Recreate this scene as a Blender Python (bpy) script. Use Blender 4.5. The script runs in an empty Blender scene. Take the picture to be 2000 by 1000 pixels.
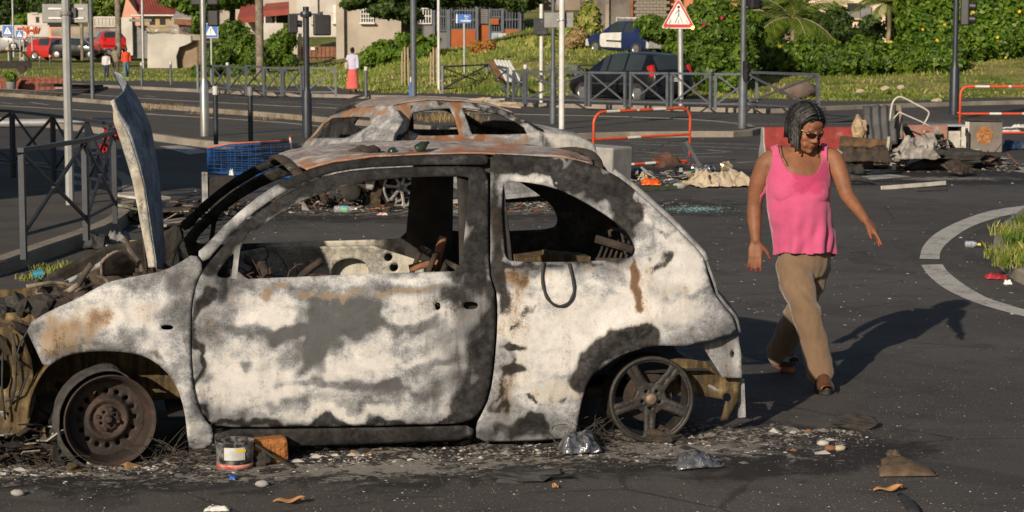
import bpy, bmesh, math, random
import numpy as np
from mathutils import Vector, Matrix, Euler, noise as mnoise
from mathutils.geometry import delaunay_2d_cdt
random.seed(7)
rnd = random.Random(11)
SC = bpy.context.scene
COL = SC.collection
PI = math.pi
R = math.radians
# ------------------------------------------------------------------ camera
FPX = 4000.0            # focal length in pixels of the 2000 px wide photograph
CAM_H = 1.83
PITCH = math.atan(412 / FPX)
cam_d = bpy.data.cameras.new('camera')
cam = bpy.data.objects.new('camera', cam_d)
COL.objects.link(cam)
cam.location = (0, 0, CAM_H)
cam.rotation_euler = (PI / 2 - PITCH, 0, 0)
cam_d.sensor_width = 36
cam_d.lens = 36 * FPX / 2000
cam_d.clip_end = 3000
cam_d.dof.use_dof = True
cam_d.dof.focus_distance = 9.6
cam_d.dof.aperture_fstop = 13.0
SC.camera = cam
# ------------------------------------------------------------------ light
SUN_EL = R(20.5)
SUN_DIR = Vector((-0.41, -0.91, 0)).normalized()        # towards the sun, flat
w = bpy.data.worlds.new('World')
SC.world = w
w.use_nodes = True
nt = w.node_tree
sky = nt.nodes.new('ShaderNodeTexSky')
sky.sky_type = 'NISHITA'
sky.sun_disc = False
sky.sun_elevation = SUN_EL
sky.sun_rotation = math.atan2(SUN_DIR.x, SUN_DIR.y)
sky.dust_density = 1.2
nt.links.new(sky.outputs[0], nt.nodes['Background'].inputs[0])
nt.nodes['Background'].inputs[1].default_value = 0.055
sun_d = bpy.data.lights.new('sun', 'SUN')
sun = bpy.data.objects.new('sun', sun_d)
COL.objects.link(sun)
sun_d.energy = 4.6
sun_d.angle = R(0.55)
sun_d.color = (1.0, 0.87, 0.71)
sv = Vector((SUN_DIR.x * math.cos(SUN_EL), SUN_DIR.y * math.cos(SUN_EL), math.sin(SUN_EL)))
sun.rotation_euler = sv.to_track_quat('Z', 'Y').to_euler()
sun.location = sv * 60
SC.view_settings.view_transform = 'Standard'
SC.view_settings.look = 'None'
SC.view_settings.exposure = 0.16
SC.view_settings.gamma = 1.0
SC.view_settings.use_curve_mapping = False
# ------------------------------------------------------------------ helpers
_F = Vector((0, math.cos(PITCH), -math.sin(PITCH)))
_U = Vector((0, math.sin(PITCH), math.cos(PITCH)))
_R = Vector((1, 0, 0))
def ray(px, py):
 return _F + _R * ((px - 1000) / FPX) + _U * ((500 - py) / FPX)
def g(px, py, z=0.0):
 """place in the street seen at a photograph pixel, on the level z"""
 d = ray(px, py)
 return Vector((0, 0, CAM_H)) + d * ((z - CAM_H) / d.z)
def at(px, py, Y):
 """place seen at a photograph pixel, Y metres down the street"""
 d = ray(px, py)
 return Vector((0, 0, CAM_H)) + d * (Y / d.y)
def tag(o, label=None, cat=None, group=None, kind=None):
 if label: o['label'] = label
 if cat: o['category'] = cat
 if group: o['group'] = group
 if kind: o['kind'] = kind
 return o
def empty(name, loc=(0, 0, 0), rz=0.0, label=None, cat=None, group=None):
 o = bpy.data.objects.new(name, None)
 o.empty_display_size = 0.2
 COL.objects.link(o)
 o.location = loc
 o.rotation_euler = (0, 0, rz)
 return tag(o, label, cat, group)
def copy_tree(o, parent=None):
 c = o.copy()
 COL.objects.link(c)
 c.parent = parent
 for ch in list(o.children):
  copy_tree(ch, c)
 return c
def frame_of(d, up=Vector((0, 0, 1))):
 d = d.normalized()
 if abs(d.dot(up)) > 0.98:
  up = Vector((1, 0, 0))
 s = d.cross(up).normalized()
 return s, s.cross(d).normalized()
class MB:
 def __init__(self):
  self.v, self.f, self.m = [], [], []
  self.mi = 0
 def add(self, vs, fs):
  b = len(self.v)
  self.v.extend([tuple(p) for p in vs])
  for q in fs:
   self.f.append(tuple(i + b for i in q))
   self.m.append(self.mi)
  return self
 def box(self, c, s, rot=None):
  x, y, z = s[0] / 2, s[1] / 2, s[2] / 2
  vs = [Vector((a * x, b * y, d * z)) for a in (-1, 1) for b in (-1, 1) for d in (-1, 1)]
  if rot is not None:
   M = rot if isinstance(rot, Matrix) else Euler(rot).to_matrix()
   vs = [M @ p for p in vs]
  c = Vector(c)
  return self.add([p + c for p in vs],
      [(0, 1, 3, 2), (4, 6, 7, 5), (0, 4, 5, 1), (2, 3, 7, 6), (0, 2, 6, 4), (1, 5, 7, 3)])
 def beam(self, p0, p1, wd, hd, up=Vector((0, 0, 1))):
  p0, p1 = Vector(p0), Vector(p1)
  s, u = frame_of(p1 - p0, Vector(up))
  vs = []
  for p in (p0, p1):
   for a, b in ((-1, -1), (1, -1), (1, 1), (-1, 1)):
    vs.append(p + s * a * wd / 2 + u * b * hd / 2)
  return self.add(vs, [(3, 2, 1, 0), (4, 5, 6, 7), (0, 1, 5, 4), (1, 2, 6, 5), (2, 3, 7, 6), (3, 0, 4, 7)])
 def tube(self, path, r, n=8, caps=True, flat=1.0, closed=False):
  path = [Vector(p) for p in path]
  m = len(path)
  rs = r if isinstance(r, (list, tuple)) else [r] * m
  vs, fs = [], []
  prev = None
  for i, p in enumerate(path):
   if closed:
    d = path[(i + 1) % m] - path[i - 1]
   else:
    d = path[min(i + 1, m - 1)] - path[max(i - 1, 0)]
   if d.length < 1e-9: d = Vector((0, 0, 1))
   d.normalize()
   if prev is None:
    s, u = frame_of(d)
   else:
    s = prev - d * prev.dot(d)
    if s.length < 1e-6: s = frame_of(d)[0]
    s.normalize()
    u = s.cross(d)
   prev = s
   for k in range(n):
    a = 2 * PI * k / n
    vs.append(p + (s * math.cos(a) + u * math.sin(a) * flat) * rs[i])
  for i in range(m if closed else m - 1):
   j = (i + 1) % m
   for k in range(n):
    k2 = (k + 1) % n
    fs.append((i * n + k, i * n + k2, j * n + k2, j * n + k))
  if caps and not closed:
   fs.append(tuple(range(n - 1, -1, -1)))
   fs.append(tuple((m - 1) * n + k for k in range(n)))
  return self.add(vs, fs)
 def lathe(self, prof, n=24, o=(0, 0, 0), ax=(0, 0, 1), closed=False, caps=False):
  """prof: (radius, height along axis)"""
  o, ax = Vector(o), Vector(ax).normalized()
  s, u = frame_of(ax)
  vs, fs = [], []
  for r_, h_ in prof:
   for k in range(n):
    a = 2 * PI * k / n
    vs.append(o + ax * h_ + (s * math.cos(a) + u * math.sin(a)) * r_)
  m = len(prof)
  for i in range(m if closed else m - 1):
   j = (i + 1) % m
   for k in range(n):
    k2 = (k + 1) % n
    fs.append((i * n + k, i * n + k2, j * n + k2, j * n + k))
  if caps:
   fs.append(tuple(range(n - 1, -1, -1)))
   fs.append(tuple((m - 1) * n + k for k in range(n)))
  return self.add(vs, fs)
 def prism(self, poly, d, M=None):
  """poly in local xy, extruded along local z from 0 to d; M maps to place"""
  n = len(poly)
  vs = [Vector((p[0], p[1], 0)) for p in poly] + [Vector((p[0], p[1], d)) for p in poly]
  if M is not None:
   vs = [M @ p for p in vs]
  fs = [tuple(range(n - 1, -1, -1)), tuple(range(n, 2 * n))]
  for i in range(n):
   j = (i + 1) % n
   fs.append((i, j, n + j, n + i))
  return self.add(vs, fs)
 def grid(self, fn, nu, nv, wrapu=False):
  vs = [fn(i / nu, j / nv) for i in range(nu + (0 if wrapu else 1)) for j in range(nv + 1)]
  fs = []
  for i in range(nu):
   i2 = (i + 1) % nu if wrapu else i + 1
   for j in range(nv):
    a, b = i * (nv + 1), i2 * (nv + 1)
    fs.append((a + j, b + j, b + j + 1, a + j + 1))
  return self.add(vs, fs)
 def ball(self, c, r, nu=12, nv=8, rot=None, rough=0.0, seed=0, sq=1.0):
  c = Vector(c)
  r = (r, r, r) if not isinstance(r, (tuple, list)) else r
  M = (rot if isinstance(rot, Matrix) else Euler(rot).to_matrix()) if rot is not None else None
  off = Vector((seed * 3.1, seed * 1.7, seed * .9))
  def pt(a, b):
   th, ph = b, a
   p = Vector((math.sin(th) * math.cos(ph), math.sin(th) * math.sin(ph), math.cos(th)))
   if sq != 1.0:
    p = Vector([math.copysign(abs(t) ** sq, t) for t in p])
   if rough:
    p = p * (1 + rough * mnoise.noise(p * 1.7 + off) + rough * .5 * mnoise.noise(p * 4.1 + off))
   p = Vector((p.x * r[0], p.y * r[1], p.z * r[2]))
   if M is not None: p = M @ p
   return p + c
  vs = [pt(0, 0)]
  for j in range(1, nv):
   for i in range(nu):
    vs.append(pt(2 * PI * i / nu, PI * j / nv))
  vs.append(pt(0, PI))
  fs = []
  for i in range(nu):
   i2 = (i + 1) % nu
   fs.append((0, 1 + i, 1 + i2))
   for j in range(nv - 2):
    a, b = 1 + j * nu, 1 + (j + 1) * nu
    fs.append((a + i, b + i, b + i2, a + i2))
   a = 1 + (nv - 2) * nu
   fs.append((a + i, len(vs) - 1, a + i2))
  return self.add(vs, fs)
 def mesh(self, name, mats, smooth=False):
  me = bpy.data.meshes.new(name)
  me.from_pydata(self.v, [], self.f)
  if not isinstance(mats, (list, tuple)): mats = [mats]
  for m_ in mats: me.materials.append(m_)
  if len(mats) > 1:
   me.polygons.foreach_set('material_index', self.m)
  if smooth is True:
   me.polygons.foreach_set('use_smooth', [True] * len(me.polygons))
  elif smooth:
   me.polygons.foreach_set('use_smooth', [True] * len(me.polygons))
   me.set_sharp_from_angle(angle=R(smooth))
  me.update()
  return me
 def build(self, name, mats, parent=None, smooth=False, bevel=0, solid=0, sub=0, loc=None):
  me = self.mesh(name, mats, smooth)
  o = bpy.data.objects.new(name, me)
  COL.objects.link(o)
  if parent is not None: o.parent = parent
  if loc is not None: o.location = loc
  if bevel:
   b = o.modifiers.new('bevel', 'BEVEL')
   b.width = bevel
   b.segments = 2
   b.limit_method = 'ANGLE'
   b.angle_limit = R(40)
  if solid:
   s_ = o.modifiers.new('thick', 'SOLIDIFY')
   s_.thickness = solid
   s_.offset = 0
  if sub:
   s_ = o.modifiers.new('sub', 'SUBSURF')
   s_.levels = s_.render_levels = sub
  return o
def fbm(p, oct=4, lac=2.1, gain=.5):
 a, s, t = 1.0, 0.0, 0.0
 q = Vector(p)
 for _ in range(oct):
  s += a * mnoise.noise(q)
  t += a
  a *= gain
  q = q * lac + Vector((3.3, 7.1, 1.9))
 return s / t
def smooth01(a, b, x):
 t = min(1, max(0, (x - a) / (b - a))) if a != b else float(x > a)
 return t * t * (3 - 2 * t)
# ------------------------------------------------------------------ materials
class NT:
 """tiny node builder"""
 def __init__(self, name):
  self.mat = bpy.data.materials.new(name)
  self.mat.use_nodes = True
  self.t = self.mat.node_tree
  self.t.nodes.clear()
  self.out = self.t.nodes.new('ShaderNodeOutputMaterial')
  self.b = self.t.nodes.new('ShaderNodeBsdfPrincipled')
  self.t.links.new(self.b.outputs[0], self.out.inputs[0])
  self.tc = self.t.nodes.new('ShaderNodeTexCoord')
  self.co = self.tc.outputs['Object']
 def world(self):
  gm = self.t.nodes.new('ShaderNodeNewGeometry')
  self.co = gm.outputs['Position']
  return self
 def put(self, sock, val):
  if isinstance(val, bpy.types.NodeSocket):
   self.t.links.new(val, sock)
  elif isinstance(val, (tuple, list)) and len(val) == 3 and sock.type == 'RGBA':
   sock.default_value = (*val, 1)
  else:
   sock.default_value = val
 def mapped(self, scale=(1, 1, 1), rot=(0, 0, 0), loc=(0, 0, 0), co=None):
  n = self.t.nodes.new('ShaderNodeMapping')
  self.put(n.inputs[0], co or self.co)
  n.inputs[1].default_value = loc
  n.inputs[2].default_value = rot
  n.inputs[3].default_value = scale
  return n.outputs[0]
 def noise(self, scale, detail=4, rough=.55, dist=0.0, co=None):
  n = self.t.nodes.new('ShaderNodeTexNoise')
  self.put(n.inputs['Vector'], co or self.co)
  n.inputs['Scale'].default_value = scale
  n.inputs['Detail'].default_value = detail
  n.inputs['Roughness'].default_value = rough
  n.inputs['Distortion'].default_value = dist
  return n.outputs[0]
 def voro(self, scale, feature='F1', out=0, co=None, rand=1.0):
  n = self.t.nodes.new('ShaderNodeTexVoronoi')
  n.feature = feature
  self.put(n.inputs['Vector'], co or self.co)
  n.inputs['Scale'].default_value = scale
  n.inputs['Randomness'].default_value = rand
  return n.outputs[out]
 def wave(self, scale, dist=0, detail=2, co=None, dirn='X', prof='SIN', dscale=1.0):
  n = self.t.nodes.new('ShaderNodeTexWave')
  n.bands_direction = dirn
  n.wave_profile = prof
  self.put(n.inputs['Vector'], co or self.co)
  n.inputs['Scale'].default_value = scale
  n.inputs['Distortion'].default_value = dist
  n.inputs['Detail'].default_value = detail
  n.inputs['Detail Scale'].default_value = dscale
  return n.outputs[1]
 def math(self, op, a, b=0.0, c=0.0):
  n = self.t.nodes.new('ShaderNodeMath')
  n.operation = op
  self.put(n.inputs[0], a)
  self.put(n.inputs[1], b)
  self.put(n.inputs[2], c)
  return n.outputs[0]
 def step(self, val, lo, hi, a=0.0, b=1.0):
  n = self.t.nodes.new('ShaderNodeMapRange')
  n.interpolation_type = 'SMOOTHSTEP'
  self.put(n.inputs[0], val)
  for i, x in enumerate((lo, hi, a, b)): n.inputs[1 + i].default_value = x
  return n.outputs[0]
 def mix(self, fac, a, b, mode='MIX'):
  n = self.t.nodes.new('ShaderNodeMix')
  n.data_type = 'RGBA'
  n.blend_type = mode
  self.put(n.inputs[0], fac)
  self.put(n.inputs[6], a)
  self.put(n.inputs[7], b)
  return n.outputs[2]
 def ramp(self, val, stops):
  n = self.t.nodes.new('ShaderNodeValToRGB')
  self.put(n.inputs[0], val)
  e = n.color_ramp.elements
  while len(e) < len(stops): e.new(0.5)
  for i, (p, c) in enumerate(stops):
   e[i].position = p
   e[i].color = (*c, 1)
  return n.outputs[0]
 def attr(self, name):
  n = self.t.nodes.new('ShaderNodeAttribute')
  n.attribute_name = name
  return n
 def sep(self, v):
  n = self.t.nodes.new('ShaderNodeSeparateXYZ')
  self.put(n.inputs[0], v)
  return n.outputs
 def rand(self):
  return self.t.nodes.new('ShaderNodeObjectInfo').outputs['Random']
 def bump(self, h, strength=.3, dist=.01):
  n = self.t.nodes.new('ShaderNodeBump')
  n.inputs['Strength'].default_value = strength
  n.inputs['Distance'].default_value = dist
  self.put(n.inputs['Height'], h)
  self.put(self.b.inputs['Normal'], n.outputs[0])
 def fin(self, color, rough=.7, metal=0.0, spec=None):
  self.put(self.b.inputs['Base Color'], color)
  self.put(self.b.inputs['Roughness'], rough)
  self.put(self.b.inputs['Metallic'], metal)
  if spec is not None: self.b.inputs['Specular IOR Level'].default_value = spec
  return self.mat
MATS = {}
def pm(name, c, c2=None, scale=6.0, rough=.7, metal=0.0, bump=0.0, bscale=None, dirt=None, dirt_amt=.45, spec=None,
  detail=5, bdist=.01, world=False, lo=.35, hi=.65):
 """plain procedural surface: two tones by noise, an optional dirt layer, fine relief"""
 if name in MATS: return MATS[name]
 n = NT(name)
 if world: n.world()
 c2 = c2 or tuple(x * .72 for x in c)
 col = n.mix(n.step(n.noise(scale, detail, .6), lo, hi), c, c2)
 if dirt:
  d = n.noise(scale * .45, 6, .65, .4, n.mapped(loc=(5, 2, 8)))
  col = n.mix(n.step(d, dirt_amt + .05, dirt_amt + .2), col, dirt)
 if bump: n.bump(n.noise(bscale or scale * 6, 4), bump, bdist)
 MATS[name] = n.fin(col, rough, metal, spec)
 return MATS[name]
# ================================================================== GROUND
def zone_mask(n, zones):
 """max over soft ellipses (cx, cy, rx, ry, rot) in the street plane"""
 out = None
 for cx, cy, rx, ry, rot in zones:
  v = n.mapped((1, 1, 1), (0, 0, 0), (-cx, -cy, 0))
  v = n.mapped((1 / rx, 1 / ry, 0), (0, 0, 0), (0, 0, 0), n.mapped((1, 1, 1), (0, 0, -rot), (0, 0, 0), v))
  ln = n.t.nodes.new('ShaderNodeVectorMath')
  ln.operation = 'LENGTH'
  n.put(ln.inputs[0], v)
  m = n.math('SUBTRACT', 1.0, ln.outputs['Value'])
  out = m if out is None else n.math('MAXIMUM', out, m)
 return out
def asphalt_material():
 n = NT('asphalt').world()
 big = n.noise(.35, 5, .6)
 mid = n.noise(2.2, 6, .65, .6)
 fine = n.noise(55, 4, .6)
 col = n.mix(n.step(big, .35, .65), (.058, .053, .049), (.086, .078, .071))
 col = n.mix(n.math('MULTIPLY', n.step(mid, .48, .68), .65), col, (.036, .033, .031))
 agg = n.step(n.voro(95, 'F1'), .05, .42, 1.0, 0.0)
 aggsel = n.step(n.noise(60, 1), .50, .62)
 col = n.mix(n.math('MULTIPLY', agg, aggsel), col, (.20, .178, .155))
 col = n.mix(n.math('MULTIPLY', n.step(fine, .50, .72), .55), col, (.135, .121, .106))
 # tyre-polished and dusty streaks along the street
 st = n.noise(1.0, 4, .6, 0, n.mapped((.25, 1.6, 1)))
 col = n.mix(n.math('MULTIPLY', n.step(st, .52, .72), .4), col, (.105, .094, .082))
 # soot where cars and rubbish burned
 soot = zone_mask(n, [(-.75, 9.0, 2.4, .75, .2), (1.0, 9.2, 1.1, .7, .2), (-1.0, 23.0, 4.4, 2.0, .1), (6.2, 28.6, 3.6, 2.0, .0),
       (-2.9, 9.6, 1.6, 1.4, 0), (1.9, 29.5, 2.4, 1.4, 0)])
 jit = n.math('MULTIPLY', n.math('SUBTRACT', n.noise(3.2, 8, .7, .8), .5), 1.7)
 sm = n.step(n.math('ADD', soot, jit), .0, .35)
 col = n.mix(n.math('MULTIPLY', sm, .9), col, (.014, .0125, .012))
 ash = zone_mask(n, [(-.6, 8.78, 2.2, .42, .2), (.75, 9.15, 1.2, .5, .2), (-2.1, 8.75, .9, .4, .2), (-.9, 22.6, 3.4, 1.1, .1), (6.0, 28.2, 1.8, .7, 0)])
 jit2 = n.math('ADD', n.math('MULTIPLY', n.math('SUBTRACT', n.noise(4.5, 5, .65, 1.5), .5), 2.6), n.math('MULTIPLY', n.math('SUBTRACT', n.noise(26, 8, .8, .6), .5), 3.0))
 am = n.step(n.math('ADD', ash, jit2), .42, .85)
 col = n.mix(n.math('MULTIPLY', am, .7), col, (.32, .295, .26))
 dust = n.step(n.noise(7, 8, .75, 1.0, n.mapped(loc=(3, 9, 1))), .60, .74)
 col = n.mix(n.math('MULTIPLY', dust, .5), col, (.15, .125, .10))
 # cracks
 cr = n.voro(.55, 'DISTANCE_TO_EDGE', 0, n.mapped(loc=(2.7, .4, 0)))
 wob = n.math('MULTIPLY', n.math('SUBTRACT', n.noise(3, 4), .5), .03)
 crk = n.step(n.math('ADD', cr, wob), .0, .007, 1.0, 0.0)
 col = n.mix(n.math('MULTIPLY', crk, .6), col, (.018, .016, .015))
 ln = n.t.nodes.new('ShaderNodeVectorMath')
 ln.operation = 'LENGTH'
 n.put(ln.inputs[0], n.mapped((1, 1, 0), loc=(-9.5, -17.5, 0)))
 cb = n.t.nodes.new('ShaderNodeCombineXYZ')
 n.put(cb.inputs[0], ln.outputs['Value'])
 n.put(cb.inputs[1], n.math('MULTIPLY', n.noise(.25, 2), 3.0))
 tyre = n.step(n.noise(2.6, 3, .5, 0, cb.outputs[0]), .54, .66)
 col = n.mix(n.math('MULTIPLY', n.math('MULTIPLY', tyre, n.step(n.noise(.5, 3), .4, .6)), .45), col, (.026, .024, .023))
 patch = n.step(n.voro(.16, 'F1', 1, n.mapped((1, .6, 1), (0, 0, .3))), .60, .61)
 col = n.mix(n.math('MULTIPLY', patch, .5), col, (.040, .037, .036))
 oil = n.step(n.math('ADD', n.voro(.5, 'F1'), n.math('MULTIPLY', n.noise(3, 4, .6), .5)), .30, .50, 1.0, 0.0)
 col = n.mix(n.math('MULTIPLY', oil, .5), col, (.024, .022, .021))
 n.bump(n.math('ADD', n.math('ADD', fine, n.math('MULTIPLY', agg, .4)), n.math('MULTIPLY', am, .5)), .55, .006)
 return n.fin(col, .88, 0, .3)
M_ASPH = asphalt_material()
def pave_mat(name, c, c2, worn=(.05, .045, .04)):
 n = NT(name).world()
 a = n.noise(1.1, 6, .62, .4)
 f_ = n.noise(38, 5, .65)
 col = n.mix(n.step(a, .38, .62), c, c2)
 col = n.mix(n.math('MULTIPLY', n.step(f_, .45, .7), .5), col, tuple(x * 1.5 for x in c))
 col = n.mix(n.math('MULTIPLY', n.step(n.noise(.6, 7, .7, .8), .54, .68), .6), col, worn)
 n.bump(f_, .4, .006)
 return n.fin(col, .9, 0, .25)
M_PAVE = pave_mat('pavement_tarmac', (.085, .076, .066), (.062, .056, .05))
M_KERB = pave_mat('kerb_concrete', (.27, .235, .19), (.19, .165, .135), (.08, .072, .06))
M_EARTH = pm('earth', (.16, .12, .08), (.10, .085, .05), 1.3, .95, bump=.4, world=True, dirt=(.08, .09, .03))
def paint_mat(name, c, worn=.46):
 n = NT(name).world()
 f_ = n.noise(26, 6, .75)
 m_ = n.noise(3, 6, .7, .5)
 wear = n.math('ADD', n.math('MULTIPLY', f_, .6), n.math('MULTIPLY', m_, .4))
 col = n.mix(n.step(wear, worn + .05, worn + .14), c, (.07, .063, .056))
 col = n.mix(n.math('MULTIPLY', n.step(m_, .45, .65), .35), col, tuple(x * .6 for x in c))
 n.bump(f_, .4, .004)
 return n.fin(col, .8)
M_PAINT = paint_mat('road_paint', (.46, .44, .40), .47)
M_PAINT_W = paint_mat('road_paint_worn', (.40, .385, .36), .43)
def sheet(name, pts, z, mat, kind='structure', sub=0):
 mb = MB()
 mb.add([(p[0], p[1], z) for p in pts], [tuple(range(len(pts)))])
 o = mb.build(name, mat)
 return tag(o, kind=kind) if kind else o
def ccw(p):
 s = sum(p[i - 1][0] * p[i][1] - p[i][0] * p[i - 1][1] for i in range(len(p)))
 return p if s > 0 else p[::-1]
def chaikin(p, it=2, closed=True):
 p = [Vector(q) for q in p]
 for _ in range(it):
  q = []
  n = len(p)
  rng = range(n) if closed else range(n - 1)
  for i in rng:
   a, b = p[i], p[(i + 1) % n]
   q += [a * .75 + b * .25, a * .25 + b * .75]
  if not closed: q = [p[0]] + q + [p[-1]]
  p = q
 return p
# the ground everything stands on, out to the horizon
sheet('ground', [(-1500, -60), (1500, -60), (1500, 2600), (-1500, 2600)], -0.02, M_EARTH)
road = sheet('road', [(-70, -40), (70, -40), (70, 76), (40, 76), (-20, 98), (-70, 112)], 0.0, M_ASPH)
def island(name, px, h=.12, kerb=.16, top=None, it=2, stones=None):
 """raised pavement: a ring of kerb stones and a top surface a little lower"""
 pts = ccw([g(*q).to_2d() for q in px])
 if it: pts = [q for q in chaikin(pts, it)]
 n = len(pts)
 inner = []
 for i in range(n):
  d = (pts[(i + 1) % n] - pts[i - 1]).normalized()
  inner.append(pts[i] + Vector((-d.y, d.x)) * kerb)
 mb = MB()
 vs = []
 for i in range(n):
  a, b = pts[i], inner[i]
  d = (b - a) * .12
  vs += [(a.x, a.y, -.01), (a.x + d.x * .3, a.y + d.y * .3, h * .86), (a.x + d.x, a.y + d.y, h), (b.x, b.y, h), (b.x, b.y, h - .03)]
 fs = []
 for i in range(n):
  j = (i + 1) % n
  for k in range(4):
   fs.append((i * 5 + k, j * 5 + k, j * 5 + k + 1, i * 5 + k + 1))
 mb.add(vs, fs)
 ko = mb.build(name + '_kerb', M_KERB)
 tag(ko, kind='structure')
 t = MB()
 t.add([(q.x, q.y, h - .008) for q in inner], [tuple(range(n))])
 to = t.build(name, top or M_PAVE)
 tag(to, kind='structure')
 return pts
PAVE_L = island('pavement_left', [(-500, 640), (-150, 572), (0, 541), (60, 519), (160, 483), (226, 458), (262, 432), (268, 405), (262, 360), (200, 338), (0, 330), (-500, 330)], it=1)
ISL_M = island('traffic_island', [(-300, 225), (0, 238), (200, 262), (308, 275), (373, 286), (480, 293), (600, 295), (690, 288), (700, 268), (600, 252), (450, 241), (300, 232), (0, 213), (-300, 200)], it=1)
MED = island('median_strip', [(-300, 172), (0, 187), (212, 204), (300, 212), (500, 227), (620, 238), (760, 250), (900, 262), (1060, 276), (1190, 270), (1350, 268), (1460, 268),
        (1500, 258), (1380, 243), (1200, 236), (1060, 233), (900, 228), (740, 222), (600, 217), (440, 208), (300, 200), (200, 192), (0, 178), (-300, 165)], it=1)
PAVE_F = island('pavement_far', [(-300, 150), (0, 163), (180, 170), (360, 179), (500, 186), (640, 191), (870, 195), (960, 203), (1000, 208), (1200, 213), (1400, 219), (1530, 222), (1640, 214), (2000, 203), (2300, 199),
         (2300, 193), (2000, 194), (1700, 201), (1500, 199), (1380, 186), (1200, 184), (1000, 172), (900, 168), (640, 168), (500, 160), (360, 160), (180, 154), (0, 150), (-300, 142)], it=1)
ISL_R = island('kerbed_island', [(2060, 402), (2000, 419), (1973, 440), (1947, 460), (1938, 486), (1940, 507), (1953, 524), (1978, 546), (2010, 562), (2100, 590), (2500, 660), (2600, 420), (2200, 390)],
    kerb=.22, h=.10, top=M_EARTH, it=1)
def stripe(name, pts_out, pts_in, mat=None, z=.004):
 mb = MB()
 o_, i_ = [g(*q) for q in pts_out], [g(*q) for q in pts_in]
 n = len(o_)
 mb.add([(q.x, q.y, z) for q in o_] + [(q.x, q.y, z) for q in i_], [(k, k + 1, n + k + 1, n + k) for k in range(n - 1)])
 return tag(mb.build(name, mat or M_PAINT), kind='structure')
def spl(p, m=4):
 """Catmull-Rom through pixel points"""
 out = []
 for i in range(len(p) - 1):
  a, b, c, d = p[max(i - 1, 0)], p[i], p[i + 1], p[min(i + 2, len(p) - 1)]
  for k in range(m):
   t = k / m
   out.append(tuple(.5 * (2 * b[j] + (c[j] - a[j]) * t + (2 * a[j] - 5 * b[j] + 4 * c[j] - d[j]) * t * t + (3 * b[j] - a[j] - 3 * c[j] + d[j]) * t ** 3)
        for j in range(len(b))))
 return out + [tuple(p[-1])]
stripe('road_marking_arc', spl([(2080, 392), (2000, 402), (1936, 412), (1880, 430), (1830, 455), (1803, 482), (1796, 506)]),
  spl([(2080, 405), (2000, 415), (1940, 428), (1892, 446), (1856, 470), (1838, 490), (1835, 507)]))
stripe('road_marking_arc', spl([(1799, 518), (1815, 540), (1845, 564), (1890, 586), (1940, 603), (2000, 619), (2090, 640)]),
  spl([(1841, 517), (1853, 533), (1882, 556), (1925, 581), (1960, 593), (2000, 605), (2090, 625)]))
def line_px(name, a, b, wd=.12, mat=None, z=.004):
 p, q = g(*a), g(*b)
 d = (q - p).to_2d().normalized()
 s = Vector((-d.y, d.x, 0)) * wd / 2
 mb = MB()
 mb.add([(v.x, v.y, z) for v in (p - s, q - s, q + s, p + s)], [(0, 1, 2, 3)])
 return tag(mb.build(name, mat or M_PAINT_W), kind='structure')
def quad_px(name, pts, mat=None, z=.004):
 mb = MB()
 mb.add([(v.x, v.y, z) for v in (g(*q) for q in pts)], [tuple(range(len(pts)))])
 return tag(mb.build(name, mat or M_PAINT_W), kind='structure')
line_px('road_marking_line', (200, 262), (560, 309), .14)
for q in [[(105, 292), (130, 290), (205, 300), (180, 302)], [(310, 286), (350, 284), (415, 297), (370, 302)], [(200, 303), (240, 305), (220, 310), (175, 308)],
   [(440, 281), (500, 277), (580, 283), (520, 290)], [(560, 300), (600, 298), (660, 306), (620, 309)]]:
 quad_px('road_marking_crossing', q)
for a, b in [((60, 200), (95, 205)), ((0, 200), (25, 203)), ((290, 222), (330, 226)), ((130, 183), (155, 185)), ((282, 187), (305, 190)), ((520, 199), (581, 200)),
    ((617, 202), (688, 207)), ((455, 190), (500, 192)), ((420, 249), (450, 248)), ((700, 212), (800, 217))]:
 line_px('road_marking_dash', a, b, .13)
line_px('road_marking_line', (1150, 236), (1245, 240), .35)
line_px('road_marking_line', (1330, 240), (1500, 243), .18)
line_px('road_marking_line', (1500, 243), (1900, 238), .14)
line_px('road_marking_line', (1215, 276), (1480, 283), .10)
line_px('road_marking_line', (1230, 281), (1480, 291), .10)
for a, b in [((1240, 304), (1330, 302)), ((1330, 302), (1420, 298)), ((1310, 308), (1410, 306)), ((1250, 310), (1320, 310)), ((1440, 318), (1500, 314)), ((1240, 295), (1290, 300)), ((1380, 293), (1430, 297))]:
 line_px('road_marking_line', a, b, .09)
for q in [[(1630, 336), (1720, 330), (1760, 336), (1670, 341)], [(1655, 346), (1740, 341), (1780, 345), (1700, 352)], [(1880, 318), (1960, 316), (1980, 320), (1900, 323)],
   [(1830, 330), (1920, 324), (1950, 328), (1880, 333)], [(1960, 332), (2060, 320), (2090, 326), (2000, 338)]]:
 quad_px('road_marking_crossing', q)
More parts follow.
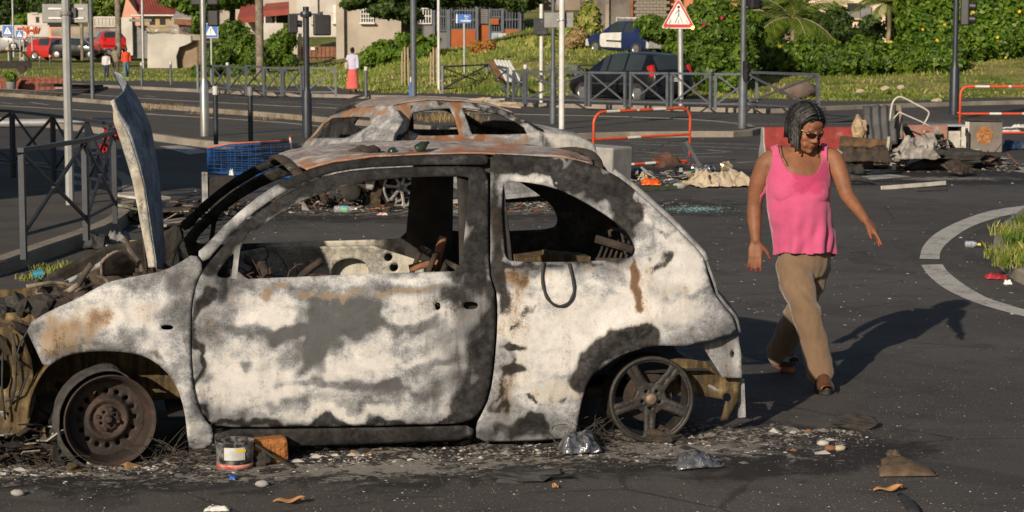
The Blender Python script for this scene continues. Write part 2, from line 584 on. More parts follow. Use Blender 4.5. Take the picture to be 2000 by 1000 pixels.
# ------------------------------------------------------------------ rising ground behind the far pavement
COLS = [(-600, [(90, 0), (140, .2), (320, 3)]), (300, [(95, 0), (112, .15), (160, .8), (320, 8)]), (600, [(84, 0), (97, .3), (125, .65), (320, 9)]),
  (880, [(72, 0), (82, .6), (98, 1.4), (130, 2.0), (320, 12)]), (1050, [(68, 0), (76, .6), (86, 1.5), (110, 2.6), (320, 14)]),
  (1200, [(73, 0), (79, .7), (86, 1.62), (110, 2.2), (320, 10)]), (1450, [(65, 0), (71, .25), (78, .9), (100, 1.1), (320, 8)]),
  (1700, [(62, 0), (68, .35), (75, .72), (100, .9), (320, 8)]), (2000, [(67, 0), (74, .8), (80, 1.5), (105, 2.4), (320, 10)]), (2600, [(70, 0), (78, 1), (86, 2.2), (110, 5), (320, 18)])]
def col_z(c, Y):
 if Y <= c[0][0]: return -.06
 for (a, za), (b, zb) in zip(c, c[1:]):
  if Y <= b: return za + (zb - za) * (Y - a) / (b - a)
 return c[-1][1]
def terr(X, Y):
 px = 1000 + FPX * X / Y
 if px <= COLS[0][0]: return col_z(COLS[0][1], Y)
 for (a, ca), (b, cb) in zip(COLS, COLS[1:]):
  if px <= b:
   t = smooth01(a, b, px)
   return col_z(ca, Y) * (1 - t) + col_z(cb, Y) * t
 return col_z(COLS[-1][1], Y)
def grass_ground():
 n = NT('grass_ground').world()
 a = n.noise(.5, 6, .65, .5)
 b = n.noise(5, 6, .7)
 col = n.mix(n.step(a, .4, .62), (.13, .17, .03), (.36, .29, .13))
 col = n.mix(n.math('MULTIPLY', n.step(b, .45, .65), .6), col, (.075, .11, .02))
 n.bump(n.noise(14, 6, .7), .9, .08)
 return n.fin(col, .95, 0, .1)
M_GRASSG = grass_ground()
mb = MB()
ys = [60 + i * 1.0 for i in range(46)] + [106 + i * 6 for i in range(37)]
nx = 130
def tpt(i, j):
 Y = ys[j]
 px = -700 + 3400 * i / nx
 X = (px - 1000) / FPX * Y
 z = terr(X, Y)
 return (X, Y, z + (.05 * fbm((X * .6, Y * .6, 0)) if z > .1 else 0))
mb.add([tpt(i, j) for i in range(nx + 1) for j in range(len(ys))],
  [(i * len(ys) + j, (i + 1) * len(ys) + j, (i + 1) * len(ys) + j + 1, i * len(ys) + j + 1) for i in range(nx) for j in range(len(ys) - 1)])
tag(mb.build('grass_bank', M_GRASSG, smooth=True), kind='structure')
# ================================================================== BURNT MATERIALS
def burnt_mat(name, base=(.36, .365, .375), ash=(.53, .515, .495), soot=(.012, .011, .0105), rust=(.115, .058, .036), tan=(.30, .21, .115), fine=1.0, use_attr=True, flat=(.50, .36, .36)):
 n = NT(name)
 n1 = n.noise(3.4 * fine, 3, .5, 1.7, n.mapped((.6, 1, 1.3)))
 n2 = n.noise(30 * fine, 6, .72, .3)
 n3 = n.noise(150 * fine, 3, .7)
 nv = n.noise(11 * fine, 4, .6, .2, n.mapped((1.6, 1.6, .2)))          # runs and drips
 nb = n.noise(7.5 * fine, 5, .62, 1.1, n.mapped((1, 1, 1), loc=(3.1, 1.7, 6.3)))
 c_ = lambda x, k: n.math('MULTIPLY', n.math('SUBTRACT', x, .5), k)
 j = n.math('ADD', n.math('ADD', c_(n1, 1.0), c_(n2, .6)), n.math('ADD', c_(n3, .75), c_(nb, .45)))
 j2 = n.math('ADD', n.math('ADD', c_(nb, .75), c_(nv, 1.0)), n.math('ADD', c_(n2, .85), c_(n3, .7)))
 if use_attr:
  s = n.sep(n.attr('burn').outputs['Vector'])
  A, S, Rr = s[0], s[1], s[2]
 else:
  A, S, Rr = flat
 lum = n.math('ADD', A, j)
 k = lambda f: tuple(x * f for x in base)
 col = n.ramp(lum, [(.0, k(.26)), (.20, k(.40)), (.36, k(.60)), (.47, k(.80)), (.57, k(1.04)), (.72, ash), (.9, tuple(x * 1.12 for x in ash))])
 tm = n.step(n.math('ADD', Rr, n.math('MULTIPLY', j2, .9)), .34, .78)
 col = n.mix(n.math('MULTIPLY', tm, .8), col, tan)
 rm = n.step(n.math('ADD', Rr, n.math('MULTIPLY', j2, .8)), .56, 1.05)
 col = n.mix(n.math('MULTIPLY', rm, .85), col, rust)
 sm = n.step(n.math('ADD', S, j2), .22, .84)
 col = n.mix(n.math('MULTIPLY', sm, n.step(n2, .30, .62, 1.0, .93)), col, n.mix(n.step(nb, .42, .66), soot, tuple(x * 1.5 + .004 for x in soot)))
 col = n.mix(1.0, col, n.ramp(n.math('ADD', n.math('MULTIPLY', nb, .6), n.math('MULTIPLY', n2, .4)), [(.32, (.70, .69, .68)), (.5, (.97, .97, .97)), (.68, (1.2, 1.19, 1.17))]), 'MULTIPLY')
 mid = n.math('MULTIPLY', n.step(n.noise(75 * fine, 5, .8, .6), .66, .70), n.step(sm, 0, 1, .45, .10))
 col = n.mix(mid, col, (.34, .32, .29))
 pit = n.step(n.noise(52 * fine, 5, .8, .6, n.mapped(loc=(1, 5, 2))), .65, .70)
 col = n.mix(n.math('MULTIPLY', pit, .6), col, (.04, .036, .033))
 n.bump(n.math('ADD', n2, n.math('MULTIPLY', n3, .5)), .4, .004)
 return n.fin(col, .86, 0, .18)
M_BURN = burnt_mat('burnt_panel')
M_BURN_B = burnt_mat('burnt_metal', use_attr=False)
M_INNER = burnt_mat('burnt_inner_panel', (.30, .29, .26), (.52, .49, .41), rust=(.16, .08, .04))
M_GOLD = burnt_mat('scorched_gold_metal', (.34, .24, .11), (.44, .35, .20), (.02, .016, .012), (.16, .07, .03), (.28, .17, .06), 1.6, False, (.42, .62, .40))
M_ROOF = burnt_mat('burnt_roof_ash', (.33, .30, .29), (.46, .42, .385), (.025, .022, .02), (.30, .12, .07), (.40, .26, .18), 1.3)
M_CHAR = pm('charred_black', (.020, .018, .016), (.038, .034, .030), 9, .92, bump=.6, bscale=40, dirt=(.11, .10, .09), dirt_amt=.55)
M_CHARB = pm('charred_brown', (.060, .040, .026), (.025, .020, .017), 11, .92, bump=.7, bscale=45, dirt=(.22, .19, .15), dirt_amt=.53)
M_RIM = pm('rusty_steel_rim', (.050, .032, .024), (.024, .018, .015), 7, .72, .2, .35, 60, (.10, .045, .026), .50)
M_ALLOY = pm('sooty_alloy', (.046, .041, .036), (.022, .020, .018), 9, .6, .3, .3, 70, (.16, .14, .12), .60)
M_ALLOY2 = pm('scorched_silver_alloy', (.42, .40, .37), (.26, .24, .22), 6, .5, .35, .2, 60, (.10, .085, .07), .56)
M_TYRE = pm('burnt_tyre', (.030, .028, .027), (.060, .056, .052), 16, .95, bump=.8, bscale=50, dirt=(.20, .19, .17), dirt_amt=.55)
M_WIRE = pm('burnt_wire', (.070, .060, .050), (.03, .026, .022), 20, .8, .3)
M_BLACKP = pm('black_rubber', (.014, .014, .015), (.03, .03, .03), 20, .75)
# ================================================================== FOREGROUND CAR
CAR_RZ = math.atan2(.51, 2.40)
CE_X = Vector((math.cos(CAR_RZ), math.sin(CAR_RZ), 0))
CE_Y = Vector((-math.sin(CAR_RZ), math.cos(CAR_RZ), 0))
CAR_O = g(217, 908) + CE_Y * .74
CAR_O.z = 0
def np_s(a, b, x):
 t = np.clip((x - a) / (b - a), 0, 1)
 return t * t * (3 - 2 * t)
def car_w(x, z):
 """half width of the body"""
 x, z = np.asarray(x, float), np.asarray(z, float)
 w = .835 - .10 * np.clip((.50 - z) / .5, 0, 1) ** 2 - .03 * np.clip((z - .5) / .35, 0, 1) ** 2
 w = w + .012 * np_s(.80, .73, z) - .012
 u = np.clip(z - .83, 0, None)
 w = w - .24 * u - .30 * u * u
 w = w - .30 * np.clip((.05 - x) / .75, 0, None) ** 2
 w = w - .20 * np.clip((x - 2.35) / .80, 0, None) ** 2
 for cx, rr in ((0.0, .335), (2.453, .335)):
  d = np.hypot(x - cx, z - .27)
  w = w + .022 * np.exp(-((d - rr) / .05) ** 2) * np_s(.9, .55, z)
 return w
class CarFrame:
 def __init__(self, o, rz, wf):
  self.o, self.rz, self.wf = Vector(o), rz, wf
  self.ex = Vector((math.cos(rz), math.sin(rz), 0))
  self.ey = Vector((-math.sin(rz), math.cos(rz), 0))
  c = Vector((0, 0, CAM_H)) - self.o
  self.c = Vector((c.dot(self.ex), c.dot(self.ey), CAM_H))
 def rl(self, px, py):
  d = ray(px, py)
  return Vector((d.dot(self.ex), d.dot(self.ey), d.z))
 def xz(self, px, py, off=0.0):
  """side-view point of the near body side seen at a pixel"""
  d = self.rl(px, py)
  y = -.8
  for _ in range(8):
   t = (y - self.c.y) / d.y
   p = self.c + d * t
   y = -float(self.wf(p.x, p.z)) + off
  return Vector((p.x, p.z))
 def plane(self, px, py, y):
  d = self.rl(px, py)
  return self.c + d * ((y - self.c.y) / d.y)
 def px(self, P):
  """pixels of local points (n,3)"""
  P = np.asarray(P, float)
  W_ = np.array([[*self.ex], [*self.ey], [0, 0, 1]])
  Q = P @ W_ + np.array(self.o) - np.array([0, 0, CAM_H])
  f_, u_ = np.array(_F), np.array(_U)
  dz = Q @ f_
  return np.stack([1000 + FPX * Q[:, 0] / dz, 500 - FPX * (Q @ u_) / dz], 1)
CF = CarFrame(CAR_O, CAR_RZ, car_w)
def pip(P, poly):
 """points in polygon, vectorised"""
 x, y = P[:, 0], P[:, 1]
 ins = np.zeros(len(P), bool)
 n = len(poly)
 for i in range(n):
  x1, y1 = poly[i]
  x2, y2 = poly[(i + 1) % n]
  c = ((y1 > y) != (y2 > y))
  if abs(y2 - y1) < 1e-12: continue
  ins ^= c & (x < (x2 - x1) * (y - y1) / (y2 - y1) + x1)
 return ins
def pdist(P, poly, closed=True):
 d = np.full(len(P), 1e9)
 n = len(poly)
 for i in range(n if closed else n - 1):
  a, b = np.array(poly[i]), np.array(poly[(i + 1) % n])
  ab = b - a
  t = np.clip(((P - a) @ ab) / max(ab @ ab, 1e-12), 0, 1)
  d = np.minimum(d, np.hypot(*(P - a - t[:, None] * ab).T))
 return d
def resamp(poly, s):
 out = []
 n = len(poly)
 for i in range(n):
  a, b = Vector(poly[i]), Vector(poly[(i + 1) % n])
  k = max(1, int((b - a).length / s + .5))
  out += [tuple(a.lerp(b, j / k)) for j in range(k)]
 return out
def cdt(outer, holes=(), s=.016, seed=1):
 """triangulated flat panel: (verts 2d array, tris)"""
 rings = [resamp(outer, s)] + [resamp(h, s) for h in holes]
 O = np.array(rings[0])
 lo, hi = O.min(0), O.max(0)
 rg = np.random.RandomState(seed)
 gx, gy = np.meshgrid(np.arange(lo[0], hi[0], s), np.arange(lo[1], hi[1], s * .87))
 gx[1::2] += s / 2
 P = np.stack([gx.ravel(), gy.ravel()], 1) + (rg.rand(gx.size, 2) - .5) * s * .15
 m = pip(P, rings[0]) & (pdist(P, rings[0]) > s * .55)
 for h in rings[1:]:
  m &= ~pip(P, h) & (pdist(P, h) > s * .55)
 P = P[m]
 pts, eds = [], []
 for r_ in rings:
  b = len(pts)
  pts += [Vector(q) for q in r_]
  eds += [(b + i, b + (i + 1) % len(r_)) for i in range(len(r_))]
 pts += [Vector(q) for q in P]
 V, E_, F_, *_ = delaunay_2d_cdt(pts, eds, [], 0, 1e-6)
 V = np.array([(v.x, v.y) for v in V])
 T = np.array([f_ for f_ in F_ if len(f_) == 3])
 C = V[T].mean(1)
 k = pip(C, rings[0])
 for h in rings[1:]: k &= ~pip(C, h)
 return V, T[k], rings
def set_burn(me, vals):
 a = me.attributes.new('burn', 'FLOAT_VECTOR', 'POINT')
 a.data.foreach_set('vector', np.asarray(vals, np.float32).ravel())
def burn_eval(PX, base, blobs):
 v = np.tile(np.array(base, float), (len(PX), 1))
 rs = np.random.RandomState(4)
 wx, wy = np.zeros(len(PX)), np.zeros(len(PX))
 for wl, am_ in ((130, 9), (70, 6), (38, 3.5), (24, 2)):
  for _ in range(3):
   a_, p1, p2 = rs.rand() * 2 * PI, rs.rand() * 6.3, rs.rand() * 6.3
   ph = (PX[:, 0] * math.cos(a_) + PX[:, 1] * math.sin(a_)) * 2 * PI / wl
   wx += am_ * np.sin(ph + p1) * .8
   wy += am_ * np.sin(ph + p2) * .55
 PW = PX + np.stack([wx, wy], 1)
 PU = PX + .3 * np.stack([wx, wy], 1)
 for b in blobs:
  ch = 'asr'.index(b[0].lower())
  PX = PU if b[0].isupper() else PW
  if isinstance(b[1], list):
   d = pdist(PX, b[1], False) / b[2]
   amp = b[3]
   m = np.clip((1.5 - d) / 1.1, 0, 1)
  else:
   _, cx, cy, rx, ry, rot, amp = b
   c, s_ = math.cos(R(rot)), math.sin(R(rot))
   dx, dy = PX[:, 0] - cx, PX[:, 1] - cy
   d = np.hypot((dx * c + dy * s_) / rx, (-dx * s_ + dy * c) / ry)
   m = np.clip((1.55 - d) / 1.1, 0, 1)
  m = m * m * (3 - 2 * m)
  v[:, ch] += amp * m
 return np.clip(v, -.4, 1.4)
def car_panel(fr, name, outer, holes, mat, parent, s=.016, side=-1, inset=0.0, roll=.0025, thick=.012, base=(.5, .3, .2), blobs=(), dent=.006, shrink=.0, inpx=True, smooth_it=1, seed=1):
 if inpx:
  o2 = [fr.xz(*q) for q in outer]
  h2 = [[fr.xz(*q) for q in h] for h in holes]
 else:
  o2, h2 = [Vector(q) for q in outer], [[Vector(q) for q in h] for h in holes]
 o2 = chaikin(o2, smooth_it) if smooth_it else o2
 h2 = [chaikin(h, smooth_it) if smooth_it else h for h in h2]
 V, T, rings = cdt([tuple(p) for p in o2], [[tuple(p) for p in h] for h in h2], s, seed)
 d = pdist(V, rings[0])
 for r_ in rings[1:]: d = np.minimum(d, pdist(V, r_))
 w_ = fr.wf(V[:, 0], V[:, 1])
 dn = np.array([fbm((x * 2.3 + seed, z * 2.3, 1.3), 3) + .35 * fbm((x * 9, z * 9, seed), 2) for x, z in V]) * dent
 y = w_ - inset + dn - roll * np.clip(1 - d / .014, 0, 1) ** 2
 P = np.stack([V[:, 0], side * y, V[:, 1]], 1)
 me = bpy.data.meshes.new(name)
 tr = T if side < 0 else T[:, ::-1]
 me.from_pydata([tuple(p) for p in P], [], [tuple(int(i) for i in t) for t in tr])
 me.polygons.foreach_set('use_smooth', [True] * len(me.polygons))
 me.materials.append(mat)
 pn = P.copy()
 pn[:, 1] = -w_
 set_burn(me, burn_eval(fr.px(pn), base, blobs))
 ob = bpy.data.objects.new(name, me)
 COL.objects.link(ob)
 ob.parent = parent
 if thick:
  m_ = ob.modifiers.new('thick', 'SOLIDIFY')
  m_.thickness = thick
  m_.offset = -1
  m_.use_even_offset = False
 return ob
def burn_grid(mb, name, mat, parent, fr, base, blobs, thick=.01, seed=0):
 ob = mb.build(name, mat, parent, smooth=True, solid=thick)
 set_burn(ob.data, burn_eval(fr.px(np.array(mb.v)), base, blobs))
 return ob
car = empty('burnt_hatchback', CAR_O, CAR_RZ, 'burnt-out pale small hatchback with its bonnet bent upright, in the foreground', 'car', 'burnt-out cars')
DOOR = [(386, 550), (376, 590), (374, 650), (376, 722), (386, 782), (402, 818), (428, 835), (560, 834), (720, 832), (870, 829), (916, 825), (939, 806), (954, 774), (964, 710), (969, 630),
  (968, 574), (962, 556), (955, 531), (954, 440), (954, 360), (950, 331), (934, 325), (820, 325), (700, 331), (640, 342), (580, 366), (535, 393), (490, 426), (439, 477), (400, 522)]
DWIN = [(462, 546), (470, 477), (493, 456), (526, 429), (580, 396), (640, 372), (700, 357), (760, 348), (850, 344), (914, 344), (916, 350), (907, 468), (899, 530), (850, 531), (700, 536), (550, 542)]
DWIN2 = [(421, 541), (430, 524), (448, 503), (458, 492), (455, 520), (452, 544)]
SLOT1 = [(906, 590), (930, 590), (935, 597), (930, 604), (906, 604)]
SLOT2 = [(849, 592), (860, 591), (861, 604), (852, 607)]
FENDER = [(399, 520), (384, 550), (374, 590), (372, 650), (374, 722), (384, 782), (400, 820), (417, 838), (415, 876), (371, 880), (366, 850), (360, 800), (346, 755), (320, 720), (285, 696), (250, 688), (200, 685), (150, 690),
   (115, 702), (88, 722), (66, 676), (48, 637), (100, 605), (150, 584), (190, 561), (215, 549), (270, 539), (320, 529), (350, 514), (380, 494)]
FSLOT = [(315, 635), (338, 635), (338, 644), (315, 644)]
QUART = [(971, 574), (972, 630), (967, 710), (957, 774), (942, 808), (930, 829), (930, 862), (1000, 863), (1123, 857), (1126, 850), (1131, 804), (1140, 768), (1156, 736), (1180, 716), (1208, 697), (1240, 684), (1280, 675), (1324, 676),
   (1344, 676), (1396, 662), (1441, 651), (1436, 624), (1416, 600), (1397, 576), (1387, 548), (1378, 512), (1372, 497), (1340, 464), (1300, 424), (1262, 390), (1232, 364), (1200, 340), (1150, 318), (1100, 308),
   (1000, 302), (958, 300), (958, 331), (958, 440), (958, 531), (965, 556)]
QWIN = [(982, 364), (992, 353), (1032, 356), (1076, 364), (1116, 380), (1156, 402), (1196, 428), (1224, 452), (1237, 474), (1241, 490), (1232, 505), (1160, 510), (1080, 512), (1000, 511), (989, 504), (985, 490), (981, 420)]
RAIL = [(954, 300), (954, 321), (936, 321), (820, 321), (700, 327), (638, 338), (576, 362), (531, 389), (486, 422), (435, 473), (400, 516), (384, 494), (400, 481), (450, 428), (520, 371), (590, 336), (650, 318), (720, 308), (800, 303), (900, 300)]
SILL = [(418, 840), (560, 839), (720, 837), (870, 834), (926, 832), (926, 860), (800, 866), (600, 872), (470, 876), (416, 877)]
B_DOOR = [('S', [(928, 340), (932, 440), (928, 540)], 24, .6), ('S', [(958, 560), (964, 640), (958, 740), (940, 800)], 12, .5), ('s', 440, 560, 40, 20, -30, .35), ('s', 890, 640, 60, 90, 0, .28), ('s', 420, 560, 26, 30, 0, .35), ('r', 410, 680, 26, 100, 0, .2), ('s', 860, 590, 60, 26, 0, .2), ('s', 900, 740, 60, 60, 0, .3), ('a', 525, 608, 55, 34, 8, .5), ('a', 470, 700, 60, 70, 0, .4), ('a', 640, 735, 180, 40, -4, .38), ('a', 760, 690, 90, 32, 0, .42), ('a', 815, 610, 48, 36, 0, .5), ('a', 700, 800, 200, 20, -2, .4),
   ('a', 480, 770, 80, 50, 10, .45), ('a', 700, 545, 220, 12, -2, .30), ('a', 870, 690, 60, 60, 0, .2), ('a', 880, 610, 25, 35, 0, .25),
   ('a', 655, 625, 80, 38, -18, -.58), ('a', 615, 688, 34, 42, 0, -.78), ('a', 745, 610, 12, 34, 8, -.47), ('a', 690, 755, 130, 9, 5, -.47), ('a', 470, 715, 26, 8, 0, -.55), ('a', 700, 790, 60, 8, 0, -.39),
   ('a', 640, 648, 95, 16, -8, -.43), ('a', 560, 655, 60, 14, -10, -.39), ('a', 810, 685, 22, 14, 0, -.39), ('a', 560, 795, 34, 14, 0, -.39), ('a', 800, 640, 60, 8, -4, -.47), ('a', 500, 645, 80, 12, 6, -.35),
   ('a', 760, 770, 30, 14, 20, -.27), ('a', 830, 715, 60, 9, -10, -.39),
   ('s', [(392, 570), (394, 640), (396, 720), (402, 780), (412, 815)], 10, .75), ('s', [(410, 828), (470, 831), (560, 833), (640, 828), (700, 824), (760, 826), (850, 828), (905, 822)], 7, .8),
   ('S', 925, 795, 46, 34, -30, .85), ('s', [(958, 600), (960, 680), (950, 760), (930, 800)], 16, .7), ('s', 945, 690, 26, 60, 0, .4), ('s', [(900, 350), (930, 440), (925, 530)], 22, .55),
   ('S', [(404, 522), (450, 470), (520, 410), (580, 376), (660, 348), (760, 335), (860, 333), (940, 334)], 17, 1.0), ('s', 940, 400, 20, 90, 0, .35), ('s', 890, 575, 40, 22, 0, .35),
   ('r', [(520, 568), (640, 572), (760, 566), (860, 562)], 7, .5), ('r', 900, 620, 40, 45, 0, .32), ('r', 480, 590, 60, 8, 0, .3), ('s', 440, 790, 26, 40, 0, .3)]
B_FEND = [('a', 230, 590, 140, 40, -15, .30), ('a', 330, 660, 45, 60, 0, .25), ('a', 250, 640, 60, 30, 0, .35), ('a', 365, 790, 24, 80, 0, .25), ('r', 130, 650, 80, 40, -20, .42), ('r', 240, 620, 100, 18, -12, .25),
   ('s', 110, 690, 40, 20, -20, .35), ('a', 350, 590, 34, 60, 10, -.45), ('a', 270, 655, 26, 18, 0, -.5), ('s', [(150, 682), (200, 678), (260, 682), (300, 700)], 7, .35), ('s', 402, 855, 26, 25, 0, .35), ('a', 300, 545, 70, 14, -10, -.3)]
B_QUAR = [('S', [(968, 310), (968, 420), (970, 530), (985, 600)], 15, .55), ('S', [(960, 318), (1060, 324), (1130, 345)], 14, .5), ('S', [(1130, 335), (1200, 375), (1240, 415)], 22, .5), ('s', [(990, 515), (1100, 516), (1230, 512)], 7, .6), ('r', 1000, 640, 50, 110, 0, .12), ('s', 970, 560, 16, 60, 0, .35), ('s', 1010, 530, 60, 14, 0, .3), ('s', 975, 440, 18, 90, 0, .2), ('r', 1290, 600, 90, 30, -15, .16), ('s', 1120, 690, 40, 30, 0, .12), ('s', 980, 740, 16, 90, 0, .3), ('s', 1190, 530, 90, 10, 0, .2), ('s', 1060, 340, 90, 16, 8, .25), ('a', 1150, 620, 170, 70, 0, .55), ('a', 1300, 560, 80, 70, 0, .5), ('a', 1010, 640, 40, 60, 0, .3), ('a', 1060, 740, 80, 60, 0, .45), ('a', 1260, 400, 30, 40, 40, .5), ('a', 1330, 470, 30, 60, -40, .3),
   ('a', 1380, 630, 50, 24, 0, .2), ('a', 1020, 545, 70, 14, 0, .2), ('a', 1110, 325, 60, 14, 10, .4), ('a', 1050, 345, 60, 10, 10, .4),
   ('S', [(958, 312), (1010, 316), (1060, 320)], 20, .9), ('s', [(1130, 345), (1180, 375), (1230, 420)], 30, .85), ('s', 1190, 350, 46, 24, 30, .7), ('s', [(1085, 318), (1088, 362)], 6, .9), ('s', [(1108, 316), (1112, 372)], 9, .9),
   ('s', [(1255, 380), (1300, 440), (1350, 490)], 9, .35), ('s', 1035, 826, 36, 14, 0, .9), ('s', 1015, 845, 90, 16, 0, .6), ('s', 1290, 515, 9, 22, 5, .75), ('s', [(973, 800), (985, 700)], 6, .4),
   ('S', 1000, 681, 28, 6, 0, 1.0), ('S', 1000, 721, 28, 7, 0, 1.0), ('s', 1055, 780, 30, 6, 0, .8),
   ('S', [(1134, 745), (1150, 712), (1180, 683), (1215, 664), (1250, 658), (1268, 664)], 22, 1.3),
   ('R', [(1236, 520), (1236, 560), (1244, 575), (1248, 605)], 9, .8), ('r', 1000, 600, 34, 70, 0, .2), ('r', 975, 440, 14, 80, 0, .4), ('r', 1000, 545, 60, 16, 0, .38), ('r', 1100, 760, 60, 30, 0, .25),
   ('r', [(1150, 520), (1240, 540), (1330, 560)], 14, .2), ('s', [(1245, 500), (1236, 460), (1200, 425)], 8, .4), ('a', 1340, 575, 50, 8, -18, -.35), ('s', [(1050, 600), (1012, 640)], 4, .5), ('r', 980, 760, 20, 60, 0, .3)]
B_RAIL = [('S', [(560, 350), (640, 322), (760, 311), (900, 310), (960, 312)], 17, .95), ('a', [(400, 490), (470, 425), (540, 375)], 14, .25), ('s', 480, 450, 30, 10, -45, .3), ('a', 870, 316, 40, 4, 0, .4)]
B_SILL = [('s', [(430, 855), (600, 852), (760, 850), (870, 848)], 20, .85), ('a', 940, 850, 60, 10, 0, .2)]
car_panel(CF, 'door', DOOR, [DWIN, DWIN2, SLOT1, SLOT2], M_BURN, car, .0135, base=(.31, .16, .16), blobs=B_DOOR, dent=.010, seed=2)
car_panel(CF, 'front_wing', FENDER, [FSLOT], M_BURN, car, .0145, base=(.36, .10, .22), blobs=B_FEND, dent=.012, seed=3)
car_panel(CF, 'rear_quarter', QUART, [QWIN], M_BURN, car, .0145, base=(.34, .12, .25), blobs=B_QUAR, dent=.012, seed=4)
car_panel(CF, 'roof_rail', RAIL, [], M_BURN, car, .016, base=(.26, .28, .2), blobs=B_RAIL, dent=.004, seed=5)
car_panel(CF, 'sill', SILL, [], M_BURN, car, .018, base=(.30, .62, .25), blobs=B_SILL, dent=.004, inset=.006, seed=6)
# far side: the same shell seen from within
mir = lambda L: [CF.xz(*q) for q in L]
B_FAR = [('s', 1150, 560, 280, 300, 0, .9), ('s', 940, 420, 70, 160, 0, 1.2), ('s', 450, 560, 130, 120, 0, .7), ('a', 700, 640, 200, 130, 0, .35), ('s', [(400, 520), (520, 410), (660, 348), (860, 333)], 24, 1.0)]
fd = car_panel(CF, 'door', DOOR, [DWIN, DWIN2], M_INNER, car, .02, 1, base=(.55, .25, .2), blobs=B_FAR, seed=7)
hole = lambda cx, cz, rx, rz, n=14: [(cx + rx * math.cos(2 * PI * k / n), cz + rz * math.sin(2 * PI * k / n)) for k in range(n)]
dx0, dx1 = CF.xz(410, 600).x, CF.xz(940, 600).x
INN = [(dx0, .30), (dx1 - .10, .30), (dx1, .42), (dx1 + .01, .80), (dx0 + .10, .80), (dx0 + .02, .6)]
car_panel(CF, 'inner_door_skin', INN, [hole(dx0 + .82, .66, .10, .075), hole(dx0 + 1.02, .735, .022, .022), hole(dx0 + 1.05, .68, .022, .022), hole(dx0 + .60, .70, .012, .012), hole(dx0 + .35, .70, .014, .014),
          hole(dx0 + .45, .55, .07, .10), hole(dx0 + 1.1, .52, .03, .05)], M_INNER, fd, .016, 1, inset=.07, base=(.60, .20, .16), blobs=[('s', 440, 600, 90, 120, 0, .6)], dent=.008, inpx=False, seed=8)
car_panel(CF, 'rear_quarter', QUART, [QWIN], M_INNER, car, .022, 1, base=(.3, .6, .2), blobs=B_FAR, seed=9)
car_panel(CF, 'front_wing', FENDER, [], M_INNER, car, .024, 1, base=(.15, .75, .5), dent=.03, seed=10)
car_panel(CF, 'roof_rail', RAIL, [], M_INNER, car, .022, 1, base=(.2, .9, .25), seed=11)
# centre pillars, boxed inwards, black from soot and painted-in shade of the unlit cabin
for sd in (-1, 1):
 xa, xb = CF.xz(905, 440).x, CF.xz(990, 440).x
 mb = MB()
 def pil(u, v, sd=sd):
  z = .30 + 1.03 * v
  x = xa + (xb - xa) * (.5 + (u - .5) * (1.0 + .45 * (1 - v)))
  y = float(car_w(x, z)) - .03 - .05 * math.sin(PI * u)
  return (x, sd * y, z)
 mb.grid(pil, 6, 14)
 mb.build('centre_pillar', M_CHAR, car, smooth=True, solid=.01)
# roof, sagged in the heat
rail_top = [CF.xz(*q) for q in [(598, 334), (620, 326), (650, 318), (720, 308), (800, 303), (900, 300), (1000, 302), (1100, 308), (1158, 321)]]
def rail_z(x):
 for a, b in zip(rail_top, rail_top[1:]):
  if x <= b.x: return a.y + (b.y - a.y) * (x - a.x) / (b.x - a.x)
 return rail_top[-1].y
rx0, rx1 = rail_top[0].x, rail_top[-1].x
mb = MB()
def roof_pt(u, v):
 x = rx0 + (rx1 - rx0) * u
 s_ = 2 * v - 1
 zr = rail_z(x)
 w_ = float(car_w(x, zr)) - .004
 x2 = x - .03 * (1 - s_ * s_) * (1 - u) ** 3 + .08 * (1 - s_ * s_) * max(0, u - .8) / .2
 z = zr + .004 + .010 * (1 - abs(s_) ** 3) - .052 * math.exp(-((s_ + .1) / .55) ** 2) * math.sin(PI * min(1, u * 1.05)) ** 2
 z += .016 * fbm((x * 4, s_ * 3, 2)) + .010 * fbm((x * 13, s_ * 9, 5)) * (1 - abs(s_) ** 6)
 return (x2, s_ * w_, z)
mb.grid(roof_pt, 80, 60)
burn_grid(mb, 'roof', M_ROOF, car, CF, (.56, .16, .36), [('r', [(560, 335), (650, 318), (760, 306), (900, 302), (1000, 296)], 12, .5), ('r', 1130, 312, 60, 14, 10, .35), ('s', 800, 296, 60, 6, 0, .3), ('s', 1150, 318, 40, 10, 20, .35)], .008)
# windscreen header and rear header
for x_, nm in ((rx0 - .02, 'windscreen_header'), (rx1 + .02, 'tailgate_header')):
 m2 = MB()
 zr = rail_z(x_) - .02
 w_ = float(car_w(x_, zr)) - .01
 m2.tube([(x_ + (-.03 if x_ < 1.2 else .08) * (1 - s_ * s_), s_ * w_, zr + .05 * (1 - s_ * s_)) for s_ in [k / 6 - 1 for k in range(13)]], .03, 8, flat=.5)
 m2.build(nm, M_CHARB, car, smooth=True)
